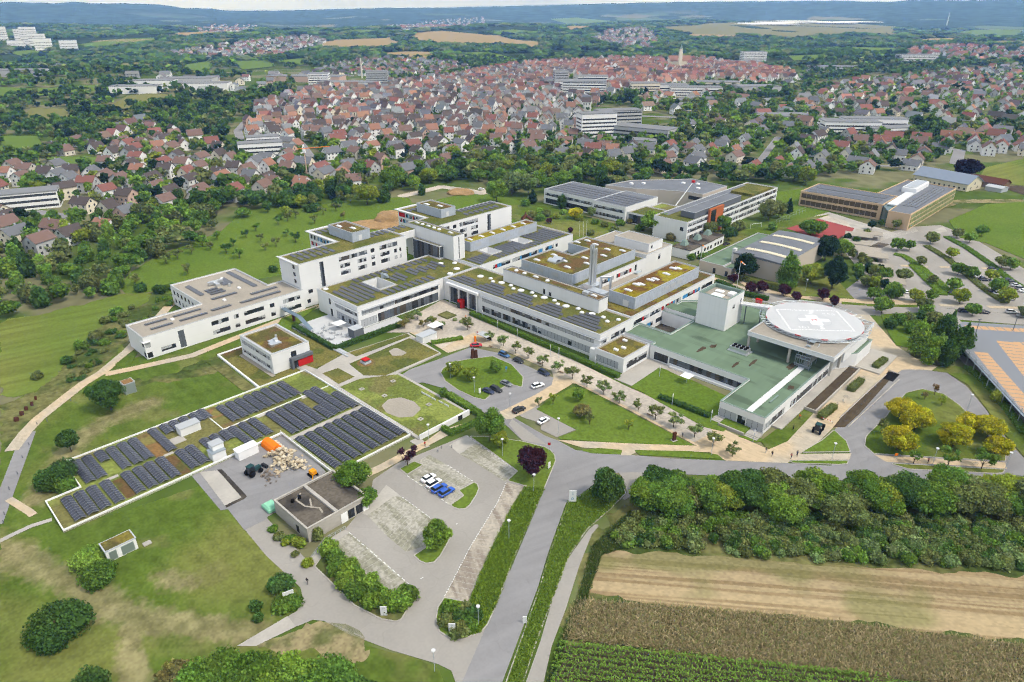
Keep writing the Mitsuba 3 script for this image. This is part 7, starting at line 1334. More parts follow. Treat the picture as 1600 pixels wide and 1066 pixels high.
rowtrees([(172.1,338.6),(174.3,333.3),(187.5,349.6),(196.3,362.5),(203.6,367.4),(209.6,362.5),(162.7,320.2),(167.8,323.1),(165.2,307.0),(161.2,291.4),(152.8,283.3),(158.5,278.6),(158.6,271.8),(156.5,261.1),(163.5,313.5),(165.8,291.4)], 5, 3.6, ('conifer', 'dark', 'olive'), 'round', 'small dark tree along the school walk', 'small trees of the school walk')
rowtrees([(96.7,280.1),(105.6,269.6),(100.8,268.9),(113.8,266.0),(116.8,260.4),(128.5,261.8),(130.4,255.7)], 4.6, 4.4, 'purple', 'round', 'small purple-leaved tree behind the helipad', 'small purple trees behind the helipad')
rowtrees([(-164.1,278.6),(-147.0,292.2),(-131.5,314.4),(-140.9,322.1),(-150.4,327.1),(-129.6,339.7),(-119.4,332.2),(-119.3,349.6),(-111.7,339.7),(-160.6,312.5),(-163.2,306.1),(-157.5,321.1),(-156.7,332.2),(-130.4,371.2),(-127.3,378.9),(-124.8,385.5),(-95.5,351.9),(-138.7,358.9),(-139.9,347.4),(-110.7,373.7),(-110.6,392.3),(-122.9,326.1),(-153.8,344.0),(-141.5,333.3),(-105.1,400.8),(-100.1,418.8)], 5, 5.8, ('olive', 'olive', 'green', 'dark', 'olive'), 'spread', 'gnarled fruit tree on the bright green orchard meadow', 'fruit trees of the orchard meadow')
rowtrees([(-158.0,271.8),(-152.0,216.7),(-151.3,224.5),(-150.7,205.4),(-155.1,246.6),(-155.8,238.7),(-149.3,269.6),(-145.9,274.0),(-154.2,194.7)], 3, 5, ('dark', 'green', 'olive'), 'bush', 'dark bush along the edge of the mown meadow', 'bushes along the mown meadow')
rowtrees([(-40.4,115.9),(-37.8,112.4),(-34.9,109.9),(-32.4,107.7),(-29.9,105.4),(-27.8,103.3),(-25.9,101.3),(-24.1,99.7),(-28.4,100.8),(-31.5,103.3),(-34.7,105.9),(-37.9,109.2),(-22.6,100.8),(-21.2,102.5)], 2.6, 4.6, ('bright', 'green', 'bright', 'green'), 'bush', 'leafy green shrub in the hedge bed along the lower stalls', 'shrubs of the hedge bed', dens=1.1)
rowtrees([(-12.5,96.0),(-10.7,97.1),(-8.7,95.3),(-10.1,94.1),(-7.4,98.1),(-12.1,99.2),(-9.6,99.2)], 1.7, 4.2, ('olive', 'dark', 'green'), 'bush', 'low shrub in the round bed at the car park exit', 'shrubs of the round bed')
rowtrees([(-55.1,122.5),(-52.9,119.9),(-50.8,118.3),(-49.9,119.3),(-47.6,114.7),(-44.2,111.6)], 1.3, 2.6, ('green', 'olive', 'yellow'), 'bush', 'small shrub beside the garage path', 'shrubs beside the garage path')
rowtrees([(142.8,234.5),(147.4,238.1),(151.4,238.7),(152.4,234.5),(158.7,241.7),(162.6,246.6),(162.0,238.7),(148.6,230.0)], 4, 6, ('dark', 'green', 'olive', 'green'), 'bush', 'bush on the lawn right of the helipad', 'bushes right of the helipad')
rowtrees([(-39.3,239.2),(-36.7,241.7),(-33.4,234.5),(-30.2,236.9),(-26.6,234.5),(-40.6,234.5)], 3.4, 4.6, ('olive', 'pale', 'brownish'), 'spread', 'loose olive shrub tree at the lower corner of the plaza', 'shrub trees of the plaza')
rowtrees([(7.8,412.7),(15.8,393.7),(20.5,389.6),(25.8,384.1),(16.4,380.2),(30.1,393.7),(11.1,386.8),(38.3,380.2),(46.7,373.7)], 3.4, 6, ('green', 'bright', 'olive', 'yellow'), 'bush', 'shrub in the planting in front of the solar school wing', 'shrubs in front of the school')
rowtrees([(51.3,367.4),(60.7,371.2),(66.9,376.3),(55.5,358.9),(69.8,361.3),(83.6,344.0),(89.5,340.7),(91.9,313.5),(95.5,301.6),(93.9,307.0),(86.4,313.5)], 3.2, 6, ('olive', 'green', 'brownish'), 'bush', 'shrub in the planting between hospital and school', 'shrubs between hospital and school')
hedge('clipped green hedge in front of the entrance wing', [W(-181.4, 167.6), W(-109, 165.4)], 1.7, 1.5); hedge('clipped hedge along the lawn courtyard of the emergency wing', [W(-92.6, 163.6), W(-75.5, 164)], 1.6, 1.3, 'dark'); hedge('dark hedge along the outer side of the canteen terrace', [W(-221, 113.3), W(-193.6, 113)], 1.8, 1.6, 'dark'); hedge('dark hedge along the lower side of the canteen terrace', [W(-193.4, 113), W(-193, 143)], 1.8, 1.6, 'dark'); hedge('bright hedge beside the small white shed', [W(-172.6, 140), W(-167.6, 150.5)], 1.8, 1.0, 'bright')
hedge('lowest clipped hedge of the paved way beside the planted wall', [(90.3,170.3),(96.9,176.4)], 2.2, 1.5, 'olive'); hedge('middle clipped hedge of the paved way', [(106.3,186.4),(112.6,192.6)], 2.2, 1.5, 'olive'); hedge('upper clipped hedge of the paved way', [(121.1,201.3),(127.5,207.3)], 2.2, 1.5, 'olive')
hedge('clipped hedge curving around the roof garden door', [(-19.6,164.6),(-17.2,162.0),(-9.7,167.9),(-9.1,171.4),(-12.5,175.7)], 1.6, 1.4); hedge('bright hedge along the loop barriers', [(-19.9,184.0),(-15.2,178.7),(-9.9,172.8)], 2.2, 1.1, 'bright'); hedge('dark hedge behind the lift tower path', [(90.1,281.7),(98.2,266.7),(105.7,261.1)], 2.2, 1.6, 'dark'); hedge('hedge row behind the helipad footpath', [(100.0,286.5),(110.6,275.5),(116.8,268.1)], 2, 1.4, 'olive')
for i, q in enumerate([[(187.6,320.2),(190.8,317.3),(190.1,299.9),(187.4,279.3),(185.7,266.7)], [(210.4,333.3),(209.8,313.5),(205.8,291.4),(202.3,269.6),(201.8,258.3)], [(229.2,348.5),(229.1,330.2),(225.8,307.0),(220.8,283.3),(220.1,271.8)], [(188.0,304.3),(184.0,283.3),(181.6,266.7)]]): hedge(('first planted strip of the far car park, from the left', 'second planted strip of the far car park', 'third planted strip of the far car park', 'short planted strip of the far car park')[i], q, 3.4, .55, ('bright', 'olive', 'green', 'bright')[i], name='planted_strip')
hedge('clipped strip along the slope below the parking deck', [(152.4,202.2),(152.1,191.3),(147.6,172.1),(144.6,162.0)], 2.4, .9, 'green')
# belt of trees right of the lane
bt = [(32.5,131.0),(37.5,129.2),(42.5,131.0),(46.5,131.5),(50.8,130.1),(55.8,132.5),(60.1,130.3),(64.5,132.0),(68.8,131.0),(73.2,130.3),(76.5,129.2),(81.6,130.3),(85.6,131.5),(89.2,130.1),(94.3,131.0),(98.2,129.6),(103.1,130.1),(107.9,129.2),(113.6,129.6),(117.3,128.2),(122.5,129.2),(127.6,127.8),(134.9,127.3),(35.6,135.1),(40.9,134.4),(50.4,134.4),(63.2,134.9),(74.0,134.4),(85.8,134.4),(94.2,133.9),(106.3,132.9),(118.1,132.0)]
bt = bt + [(x + 4 * math.sin(i * 2.3), y + 3 * math.cos(i * 1.7) - 3) for i, (x, y) in enumerate(bt) if i % 3 == 0 and i < 21]
rowtrees(bt, 7.2, 9.4, ('bright', 'green', 'olive', 'green', 'yellow', 'dark', 'green', 'bright', 'olive'), 'round', 'broad tree in the belt above the stubble field', 'trees of the field belt', nl=26)
def scatter(poly, n, rs, mind=0):
    g = (poly if hasattr(poly, 'bounds') else Polygon(poly)).buffer(0); x0, y0, x1, y1 = g.bounds; out = []
    while len(out) < n:
        q = np.column_stack([rs.uniform(x0, x1, 4000), rs.uniform(y0, y1, 4000)]); out += list(q[shapely.contains_xy(g, q[:, 0], q[:, 1])])
    return np.array(out[:n])
rs = np.random.default_rng(21)
tk = scatter([(27.8,125.8),(32.1,129.2),(75.8,127.3),(120.2,125.8),(143.3,124.6),(129.6,107.7),(109.5,109.9),(83.3,112.4),(56.3,114.7),(35.6,116.7),(23.3,118.3)], 560, rs)
V, F, C, n = [], [], [], 0
for p in tk:
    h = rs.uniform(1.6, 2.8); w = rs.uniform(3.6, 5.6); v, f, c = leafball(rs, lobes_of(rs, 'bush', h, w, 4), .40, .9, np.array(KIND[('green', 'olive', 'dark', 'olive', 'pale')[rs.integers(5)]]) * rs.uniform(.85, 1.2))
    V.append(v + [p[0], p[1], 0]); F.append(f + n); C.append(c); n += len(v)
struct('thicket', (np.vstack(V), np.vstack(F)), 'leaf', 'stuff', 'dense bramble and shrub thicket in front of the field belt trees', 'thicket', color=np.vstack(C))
sc = scatter([(-150.2,203.6),(-154.1,224.5),(-154.6,238.7),(-153.9,251.7),(-144.1,265.3),(-138.3,257.0),(-141.3,241.7),(-143.1,232.8),(-139.8,211.7),(-140.1,195.6),(-141.8,186.4)], 46, rs); V, F, C, n = [], [], [], 0
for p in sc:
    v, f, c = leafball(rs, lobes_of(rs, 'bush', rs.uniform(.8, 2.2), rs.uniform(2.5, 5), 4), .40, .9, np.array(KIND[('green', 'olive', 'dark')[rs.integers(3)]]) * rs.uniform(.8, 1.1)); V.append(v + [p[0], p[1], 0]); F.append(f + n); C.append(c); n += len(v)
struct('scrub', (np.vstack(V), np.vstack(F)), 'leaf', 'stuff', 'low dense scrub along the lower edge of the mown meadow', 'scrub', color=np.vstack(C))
def tufts(name, label, cat, poly, n, h, w, cols, lean=.35, z=.05, seed=1, pts=None):
    rs = np.random.default_rng(seed); p = scatter(poly, n, rs) if pts is None else pts; n = len(p)
    a = rs.uniform(0, 6.3, n); hh = h * rs.uniform(.55, 1.25, n); ww = w * rs.uniform(.6, 1.3, n); d = np.column_stack([np.cos(a), np.sin(a)]); b = rs.uniform(0, 6.3, n); ln = lean * hh * rs.uniform(0, 1, n)
    v = np.stack([np.column_stack([p - d * ww[:, None] / 2, np.full(n, z)]), np.column_stack([p + d * ww[:, None] / 2, np.full(n, z)]), np.column_stack([p + d * ww[:, None] * .3 + np.column_stack([np.cos(b), np.sin(b)]) * ln[:, None], z + hh]), np.column_stack([p - d * ww[:, None] * .3 + np.column_stack([np.cos(b), np.sin(b)]) * ln[:, None], z + hh * .9])], 1).reshape(-1, 3)
    i = np.arange(n)[:, None] * 4; f = np.vstack([i + [0, 1, 2], i + [0, 2, 3]])
    cl = 1.45 * np.array(cols)[rs.integers(len(cols), size=n)] * rs.uniform(.7, 1.3, (n, 1))
    return struct(name, (v, f), 'leaf', 'stuff', label, cat, color=np.repeat(cl, 4, 0))
wf = [(13.0,101.7),(25.8,100.8),(50.7,98.1),(74.3,94.5),(96.6,90.8),(113.4,87.7),(103.4,75.4),(89.6,80.4),(71.1,83.4),(47.0,86.9),(24.1,90.5),(9.8,92.3)]
struct('weed_soil', MB().poly(Polygon(wf).buffer(0), .09), 'rough_grass')
tufts('weed_field', 'tall brown-grey weeds and seeding grass between stubble and maize', 'weeds', wf, 52000, .75, .22, [(.26, .21, .115), (.32, .26, .15), (.24, .21, .10), (.19, .205, .075), (.38, .32, .19)], 1.6)
tufts('field_edge_grass', 'rough green grass and herbs along the cycle lane', 'grass', [(8.7,90.8),(9.9,93.8),(13.8,103.3),(17.9,117.3),(28.3,129.2),(28.8,118.3),(19.7,114.7),(14.9,101.7),(13.3,98.4),(9.7,90.8),(6.8,82.0),(5.7,82.0)], 9000, .55, .3, [(.06, .10, .02), (.09, .125, .03), (.05, .085, .025), (.12, .13, .05)], 1.2, seed=2)
cf = Polygon([(8.7,91.1),(24.0,89.7),(46.8,86.4),(70.8,82.9),(89.2,79.9),(84.7,73.1),(4.8,73.1)]).buffer(0)
e0, e1 = np.array([(8.7,91.1)][0]), np.array([(46.8,86.4)][0]); dd = (e1 - e0) / np.linalg.norm(e1 - e0); nn_ = np.array([dd[1], -dd[0]])
rs = np.random.default_rng(31); P_c = []
for i in range(26):
    for s in np.arange(-10, 130, .42): q = e0 + nn_ * (i * 1.35 + .4) + dd * s + rs.normal(0, .05, 2); P_c.append(q)
P_c = np.array(P_c); P_c = P_c[shapely.contains_xy(cf, P_c[:, 0], P_c[:, 1])]
struct('maize_soil', MB().poly(cf, .1), 'soil')
tufts('maize_field', 'bright green maize plants in rows at the lower right corner', 'maize', None, 0, 1.7, .10, [(.07, .12, .02)], .1, seed=3, pts=P_c)
pp = np.repeat(P_c, 5, 0) + rs.normal(0, .13, (len(P_c) * 5, 2)); n = len(pp); a = rs.uniform(0, 6.3, n); z0 = rs.uniform(.6, 1.7, n); L = rs.uniform(.35, .6, n); d = np.column_stack([np.cos(a), np.sin(a)]); s_ = np.column_stack([-d[:, 1], d[:, 0]]) * .09
q = np.stack([np.column_stack([pp - s_, z0]), np.column_stack([pp + s_, z0]), np.column_stack([pp + d * L[:, None] * .6 + s_, z0 + .22]), np.column_stack([pp + d * L[:, None] * .6 - s_, z0 + .22]), np.column_stack([pp + d * L[:, None] * 1.1, z0 + .02])], 1).reshape(-1, 3); i = np.arange(n)[:, None] * 5
struct('maize_leaves', (q, np.vstack([i + [0, 1, 2], i + [0, 2, 3], i + [3, 2, 4]])), 'leaf', 'stuff', 'arching bright green maize leaves over the rows', 'maize', color=np.repeat(np.array((.20, .34, .055)) * rs.uniform(.6, 1.5, (n, 1)), 5, 0))
tufts('verge_grass', 'long lush grass on the verges of the main road', 'grass', [(3.2,138.4),(8.2,137.9),(0.0,112.4),(-3.2,100.3),(-6.0,93.8),(-9.5,92.6),(-11.9,92.9),(-13.8,96.8),(-8.7,101.5),(-5.1,115.1),(-0.2,130.3)], 12000, .38, .3, [(.13, .20, .02), (.17, .235, .03), (.11, .175, .025)], 1.3, .2, 4)
tufts('verge_grass', 'long grass between main road and cycle lane', 'grass', [(9.0,104.2),(4.9,92.3),(1.7,82.0),(-1.1,82.0),(5.6,105.1),(8.2,115.1),(13.6,132.5),(16.6,134.9),(23.6,141.0),(27.7,141.0),(27.8,135.9),(23.9,130.3),(17.4,122.9),(12.7,114.7)], 9000, .34, .3, [(.13, .20, .02), (.16, .215, .04), (.11, .175, .025)], 1.3, .2, 5)
# ---------------------------------------------------------------- the town
ROOFS = dict(red=(.215, .098, .082), rust=(.28, .150, .108), brown=(.185, .122, .104), dark=(.092, .076, .072), grey=(.150, .155, .168), pale=(.21, .215, .225))
WALLS = dict(white=(.82, .81, .80), cream=(.74, .67, .54), beige=(.66, .61, .53), grey=(.46, .46, .46), rose=(.56, .40, .33))
for k, c in ROOFS.items(): flat('roof_' + k, c)
for k, c in WALLS.items(): flat('wall_' + k, c)
rh = np.random.default_rng(77)
def poisson(poly, r, rs, tries=30):
    g = (poly if hasattr(poly, 'bounds') else Polygon(poly)).buffer(0); n = int(g.area / (r * r) * 4.5) + 50; c = scatter(g, n, rs)
    cell, grid, out = r / 1.4143, {}, []
    for p in c:
        i, j = int(p[0] // cell), int(p[1] // cell)
        if any(np.hypot(*(grid[(a, b)] - p)) < r for a in range(i - 2, i + 3) for b in range(j - 2, j + 3) if (a, b) in grid): continue
        grid[(i, j)] = p; out.append(p)
    return np.array(out)
def orient(p, s=150.): i, j = math.floor(p[0] / s + .3 * math.sin(p[1] / 90)), math.floor(p[1] / s + .3 * math.sin(p[0] / 80)); return (math.sin(i * 12.9 + j * 78.2) * 43758.5 % 1.0) * 1.57
KEEP = unary_union([Polygon(q).buffer(0) for q in [
    [(-382,567),(-340,568),(-309,558),(-298,523),(-344,522)], [(-487,670),(-451,670),(-397,595),(-402,567),(-416,564)], [(63,664),(148,665),(190,816),(79,845)], [(287,664),(375,665),(434,778),(336,786)], [(60,972),(130,973),(161,1220),(75,1218)], [(-313,1040),(-179,1062),(-218,1310),(-381,1278)], [(-302,395),(-273,394),(-304,444),(-335,444)], [(-213,550),(-181,548),(-203,621),(-238,620)],
    [(294,528),(391,527),(429,583),(383,570),(342,526)], [(300,1431),(343,1427),(470,1976),(413,1989)], [(275,450),(321,449),(372,528),(312,526)], [(-71,440),(-17,442),(-18,477),(-70,468)]]])
ROADS = [([(-287,766),(-273,703),(-243,630)], 8), ([(-190,631),(-160,558)], 7), ([(376,608),(383,597),(347,541)], 9), ([(103,818),(304,767)], 10), ([(-299,390),(-282,399),(-254,387)], 7), ([(-151,545),(-78,528),(-21,584)], 6), ([(-363,665),(-236,543),(-166,478)], 6), ([(98,527),(227,544),(317,526)], 6), ([(186,527),(251,664)], 6)]
for q, w in ROADS: struct('street', MB().poly(LineString(q).buffer(w / 2), .12), 'asphalt'); KEEP = KEEP.union(LineString(q).buffer(w / 2 + 5))
struct('footpath', MB().poly(LineString([(-70,438),(-59,450),(-48,463),(-30,453),(-20,445),(-13,457),(0,465)]).buffer(4), .1), 'plaza_gravel')
ZONES = [('left quarter', [(-391,527),(-338,513),(-298,526),(-351,640),(-230,527),(-167,468),(-142,457),(-114,480),(-102,450),(-146,429),(-185,420),(-195,401),(-214,381),(-218,336),(-232,319),(-261,334)], 16.5, (9, 13, 7.5, 9.5), 6.6, 3.5, dict(red=2, rust=1, brown=5, dark=4, grey=3), 0),
         ('upper left slope', [(-392,584),(-397,630),(-369,665),(-288,630),(-236,543),(-283,557),(-315,570),(-353,563)], 18, (9, 13, 8, 10), 4.6, 4.0, dict(red=2, brown=4, dark=3, grey=2), 0),
         ('upper left slope', [(-396,682),(-404,766),(-271,631),(-167,468),(-230,527),(-307,598)], 18, (9, 13, 8, 10), 4.8, 4.2, dict(red=3, brown=4, dark=3, grey=2), 0),
         ('middle quarter', [(-218,569),(-187,640),(-134,608),(-58,640),(61,675),(60,630),(114,589),(96,514),(44,528),(0,570),(-49,527),(-62,477),(-109,487),(-142,457),(-182,488)], 16, (9, 13.5, 7.5, 10), 6.6, 3.6, dict(red=2, rust=1, brown=5, dark=4, grey=4), 0),
         ('school quarter', [(108,590),(190,631),(246,597),(322,584),(363,589),(309,520),(249,505),(205,488),(172,513),(99,505)], 17, (9.5, 13, 8, 10), 5.0, 3.8, dict(red=2, rust=1, brown=4, dark=4, grey=4, pale=1), 0),
         ('right edge quarter', [(253,629),(302,664),(391,630),(427,682),(483,702),(472,648),(516,613),(463,545),(393,577),(362,583),(274,596)], 18, (10, 16, 9, 11), 5.6, 4.6, dict(red=4, rust=2, brown=3, dark=2, grey=2), 0),
         ('old town', [(-279,744),(-304,896),(-266,1076),(-165,1170),(-91,1293),(39,1497),(100,1430),(107,1220),(144,1012),(81,817),(61,675),(-58,640),(-134,608),(-187,640),(-220,590)], 13.0, (8, 11.5, 6.8, 8.8), 9.4, 3.9, dict(red=3, rust=3, brown=6, dark=6, grey=4, pale=1), 1),
         ('old town', [(-91,1293),(41,1565),(239,1721),(432,1654),(516,1337),(455,1175),(322,1218),(233,1097),(144,1012),(107,1220),(100,1430)], 13.5, (9.5, 14, 8, 10), 9.5, 4.6, dict(red=6, rust=5, brown=5, dark=2), 1),
         ('far right slope', [(381,953),(559,1198),(721,1327),(1026,1472),(1253,1496),(628,723),(537,743),(445,702),(429,768),(342,792),(344,874)], 22, (10, 15, 9, 11), 5, 4.4, dict(red=3, rust=2, brown=3, dark=3, grey=2, pale=1), 1),
         ('park quarter', [(189,1013),(297,1013),(356,885),(354,805),(290,663),(199,663),(164,724),(147,818)], 30, (10, 16, 9, 11), 6, 3.8, dict(red=2, rust=2, brown=3, grey=3, pale=2), 1),
         ('far village', [(353,1342),(472,1421),(510,1291),(426,1097),(331,1174)], 34, (11, 16, 9, 11), 6, 3.8, dict(red=2, rust=2, brown=3, grey=3), 1), ('far village', [(-610,1087),(-558,1137),(-452,1118),(-413,1308),(-340,1172),(-366,981),(-480,1004)], 38, (10, 18, 9, 12), 6.5, 3.4, dict(brown=2, grey=4, pale=3), 1),
         ('far village', [(-386,1644),(-315,1818),(-147,1690),(-75,1431),(-125,1290),(-225,1282),(-307,1161),(-372,1286)], 22, (10, 14, 8, 10), 5, 4, dict(brown=3, dark=4, grey=4, red=1), 1),
         ('far village', [(-899,1904),(-918,2128),(-872,2475),(-792,2888),(-654,2607),(-581,2244),(-581,1863),(-714,1750)], 30, (11, 16, 9, 11), 7.5, 3.4, dict(red=1, brown=3, dark=3, grey=4), 1),
         ('far village', [(302,2931),(422,3295),(671,3935),(600,3045),(399,2146),(323,2342)], 32, (12, 17, 9, 12), 7.5, 3.4, dict(red=1, brown=4, grey=3), 1),
         ('far village', [(848,1615),(1179,2205),(1433,2377),(1467,2125),(1623,2088),(1176,1499),(1063,1527),(910,1538)], 34, (12, 18, 9, 12), 5, 4.5, dict(red=5, rust=3, brown=3), 1),
         ('far village', [(-1696,3978),(-2355,5891),(-2020,5934),(-1138,3250),(-1276,3111)], 60, (14, 20, 10, 13), 5, 4, dict(red=3, brown=3, grey=3), 1), ('far village', [(-1174,5738),(-945,6946),(-679,8001),(-289,8520),(-190,3726),(-446,3265)], 75, (16, 24, 12, 15), 6, 5, dict(red=3, brown=3, grey=4), 1)]
H = []
for zn, poly, r, sz, hh, rr_, pal, dense in ZONES:
    pts = poisson(poly, r, rh)
    pts = pts[~shapely.contains_xy(KEEP, pts[:, 0], pts[:, 1])]; ks = list(pal); pr = np.array([pal[k] for k in ks], float); pr /= pr.sum()
    for p in pts:
        a = orient(p) + (0 if rh.random() < .62 else 1.571) + rh.normal(0, .06)
        wl_ = ('white', 'white', 'white', 'white', 'white', 'cream', 'beige', 'grey', 'rose')[rh.integers(9)]
        H.append((math.hypot(*p), zn, p[0], p[1], a, rh.uniform(sz[0], sz[1]), rh.uniform(sz[2], sz[3]), hh * rh.uniform(.8, 1.2), rr_ * rh.uniform(.85, 1.15), ks[rh.choice(len(ks), p=pr)], wl_))
H.sort(key=lambda h: h[0])
good, grid = [], {}
for h in H:
    i, j = int(h[2] // 10), int(h[3] // 10)
    if any(math.hypot(o[2] - h[2], o[3] - h[3]) < (10.5 if h[1] != 'old town' else 9.5) for a in (-2, -1, 0, 1, 2) for b in (-2, -1, 0, 1, 2) for o in grid.get((i + a, j + b), ())): continue
    grid.setdefault((i, j), []).append(h); good.append(h)
GABLE = {'red': 'red', 'rust': 'orange-red', 'brown': 'brown', 'dark': 'dark brown', 'grey': 'slate grey', 'pale': 'pale grey'}
CLS = {}
for h in sorted(good[:300], key=lambda h: h[2] / h[3]): c = CLS.setdefault((h[10], h[9], h[1]), []); c.append(h)
for h in good[:300]:
    z = float(terr(h[2], h[3])); lab = '%s gabled house with %s roof in the %s' % ({'rose': 'pinkish'}.get(h[10], h[10]), GABLE[h[9]], h[1])
    c = CLS[(h[10], h[9], h[1])]; lab += ', %s from the left' % ordinal(c.index(h)) if len(c) > 1 else ''
    t = thing('house', lab, 'house', '%s houses with %s roofs in the %s' % ({'rose': 'pinkish'}.get(h[10], h[10]), GABLE[h[9]], h[1])); gable(t, h[2], h[3], h[4], h[5], h[6], h[7], h[8], 'wall_' + h[10], 'roof_' + h[9], .5, True, True, z=z)
# all further houses of the town, too many and too small to list
def many(hs, name, label):
    A = np.array([(h[2], h[3], h[4], h[5] / 2, h[6] / 2, h[7], h[8]) for h in hs]); n = len(A); z = terr(A[:, 0], A[:, 1]); ca, sa = np.cos(A[:, 2]), np.sin(A[:, 2])
    def P(kx, ky, zz): lx, ly = A[:, 3] * kx, A[:, 4] * ky; return np.stack([A[:, 0] + lx * ca - ly * sa, A[:, 1] + lx * sa + ly * ca, z + zz], -1)
    ht, rt = A[:, 5], A[:, 5] + A[:, 6]
    wv = np.stack([P(-1, -1, ht * 0 - 3), P(1, -1, ht * 0 - 3), P(1, 1, ht * 0 - 3), P(-1, 1, ht * 0 - 3), P(-1, -1, ht), P(1, -1, ht), P(1, 1, ht), P(-1, 1, ht), P(-1, 0, rt), P(1, 0, rt)], 1)
    wf_ = np.array([[0, 1, 5], [0, 5, 4], [2, 3, 7], [2, 7, 6], [1, 2, 6], [1, 6, 5], [3, 0, 4], [3, 4, 7], [5, 6, 9], [4, 8, 7]])
    rv = np.stack([P(-1.08, -1.14, ht - A[:, 6] * .12), P(1.08, -1.14, ht - A[:, 6] * .12), P(1.08, 0, rt + .22), P(-1.08, 0, rt + .22), P(1.08, 1.14, ht - A[:, 6] * .12), P(-1.08, 1.14, ht - A[:, 6] * .12)], 1)
    rf = np.array([[0, 1, 2], [0, 2, 3], [3, 2, 4], [3, 4, 5]])
    wins = []
    for f, (zz) in enumerate((.22, .62)):
        for kx in (-.62, 0, .62):
            for s in (-1, 1): wins.append(np.stack([P(kx - .10, s * 1.015, ht * zz), P(kx + .10, s * 1.015, ht * zz), P(kx + .10, s * 1.015, ht * (zz + .22)), P(kx - .10, s * 1.015, ht * (zz + .22))], 1))
        for ky in (-.5, .5):
            for s in (-1, 1): wins.append(np.stack([P(s * 1.012, ky - .13, ht * zz), P(s * 1.012, ky + .13, ht * zz), P(s * 1.012, ky + .13, ht * (zz + .22)), P(s * 1.012, ky - .13, ht * (zz + .22))], 1))
    wn = np.concatenate(wins, 0)
    def put(part, v, f, c, m):
        k = v.shape[1]; i = (np.arange(len(v)) * k)[:, None, None]; vv = v.reshape(-1, 3); col = None if c is None else np.repeat(c, k, 0)
        scene[name + '__' + part] = mikit.ply((vv, (f[None] + i).reshape(-1, 3)), 'm_' + m, color=col)
    wc = np.array([WALLS[h[10]] for h in hs]) * rh.uniform(.85, 1.1, (n, 1)); rc = np.array([ROOFS[h[9]] for h in hs]) * rh.uniform(.75, 1.3, (n, 1)) * rh.uniform(.93, 1.07, (n, 3))
    put('wall', wv, wf_, np.minimum(wc, .85), 'vertex_paint'); put('roof', rv, rf, rc, 'vertex_paint'); put('window', wn, np.array([[0, 1, 2], [0, 2, 3]]), None, 'pane_dark')
    labels[name] = {'label': label, 'category': 'town', 'kind': 'stuff'}
    for part in ('wall', 'roof', 'window'): labels[name + '__' + part] = {'kind': 'stuff'}
many(good[300:], 'town_houses', 'crowd of small red and brown roofed houses filling the valley town')
# landmarks
def slab(label, p, a, l, w, h, fl=3.3, wall='wall_white', roof='roof_pale', name='office_block', bands=True, cat='building', z=None):
    t = thing(name, label, cat); z = float(terr(*p)) if z is None else z
    obj('wall', MB().obox(p[0], p[1], a, l, w, z - 2, z + h), wall, t); obj('roof', MB().obox(p[0], p[1], a, l + .6, w + .6, z + h, z + h + .5), roof, t)
    if bands:
        for i in range(max(1, int(h / fl))): obj('window_band', MB().obox(p[0], p[1], a, l - 1.2, w + .12, z + i * fl + 1.1, z + i * fl + 2.5), 'pane_dark', t); obj('side_band', MB().obox(p[0], p[1], a, l + .12, w - 2, z + i * fl + 1.1, z + i * fl + 2.5), 'pane_dark', t) if w > 8 else 0
    return t
F1 = [(78,657),(104,702),(121,648),(102,619),(101,1013),(75,1053),(123,1115),(72,1079),(349,1539),(-247,1098),(-297,1124),(-218,1181),(-332,1180),(-260,1265),(326,683),(322,699),(354,697),(361,673),(-962,1489),(-735,1082),(-509,1031),(-436,1029),(-473,1073),(-508,980),(-296,408),(-204,567),(-207,584),(852,1555),(220,1037),(256,1011),(186,1026),(308,1088),(352,1046),(470,1540),(520,1593),(297,766),(615,1406)]
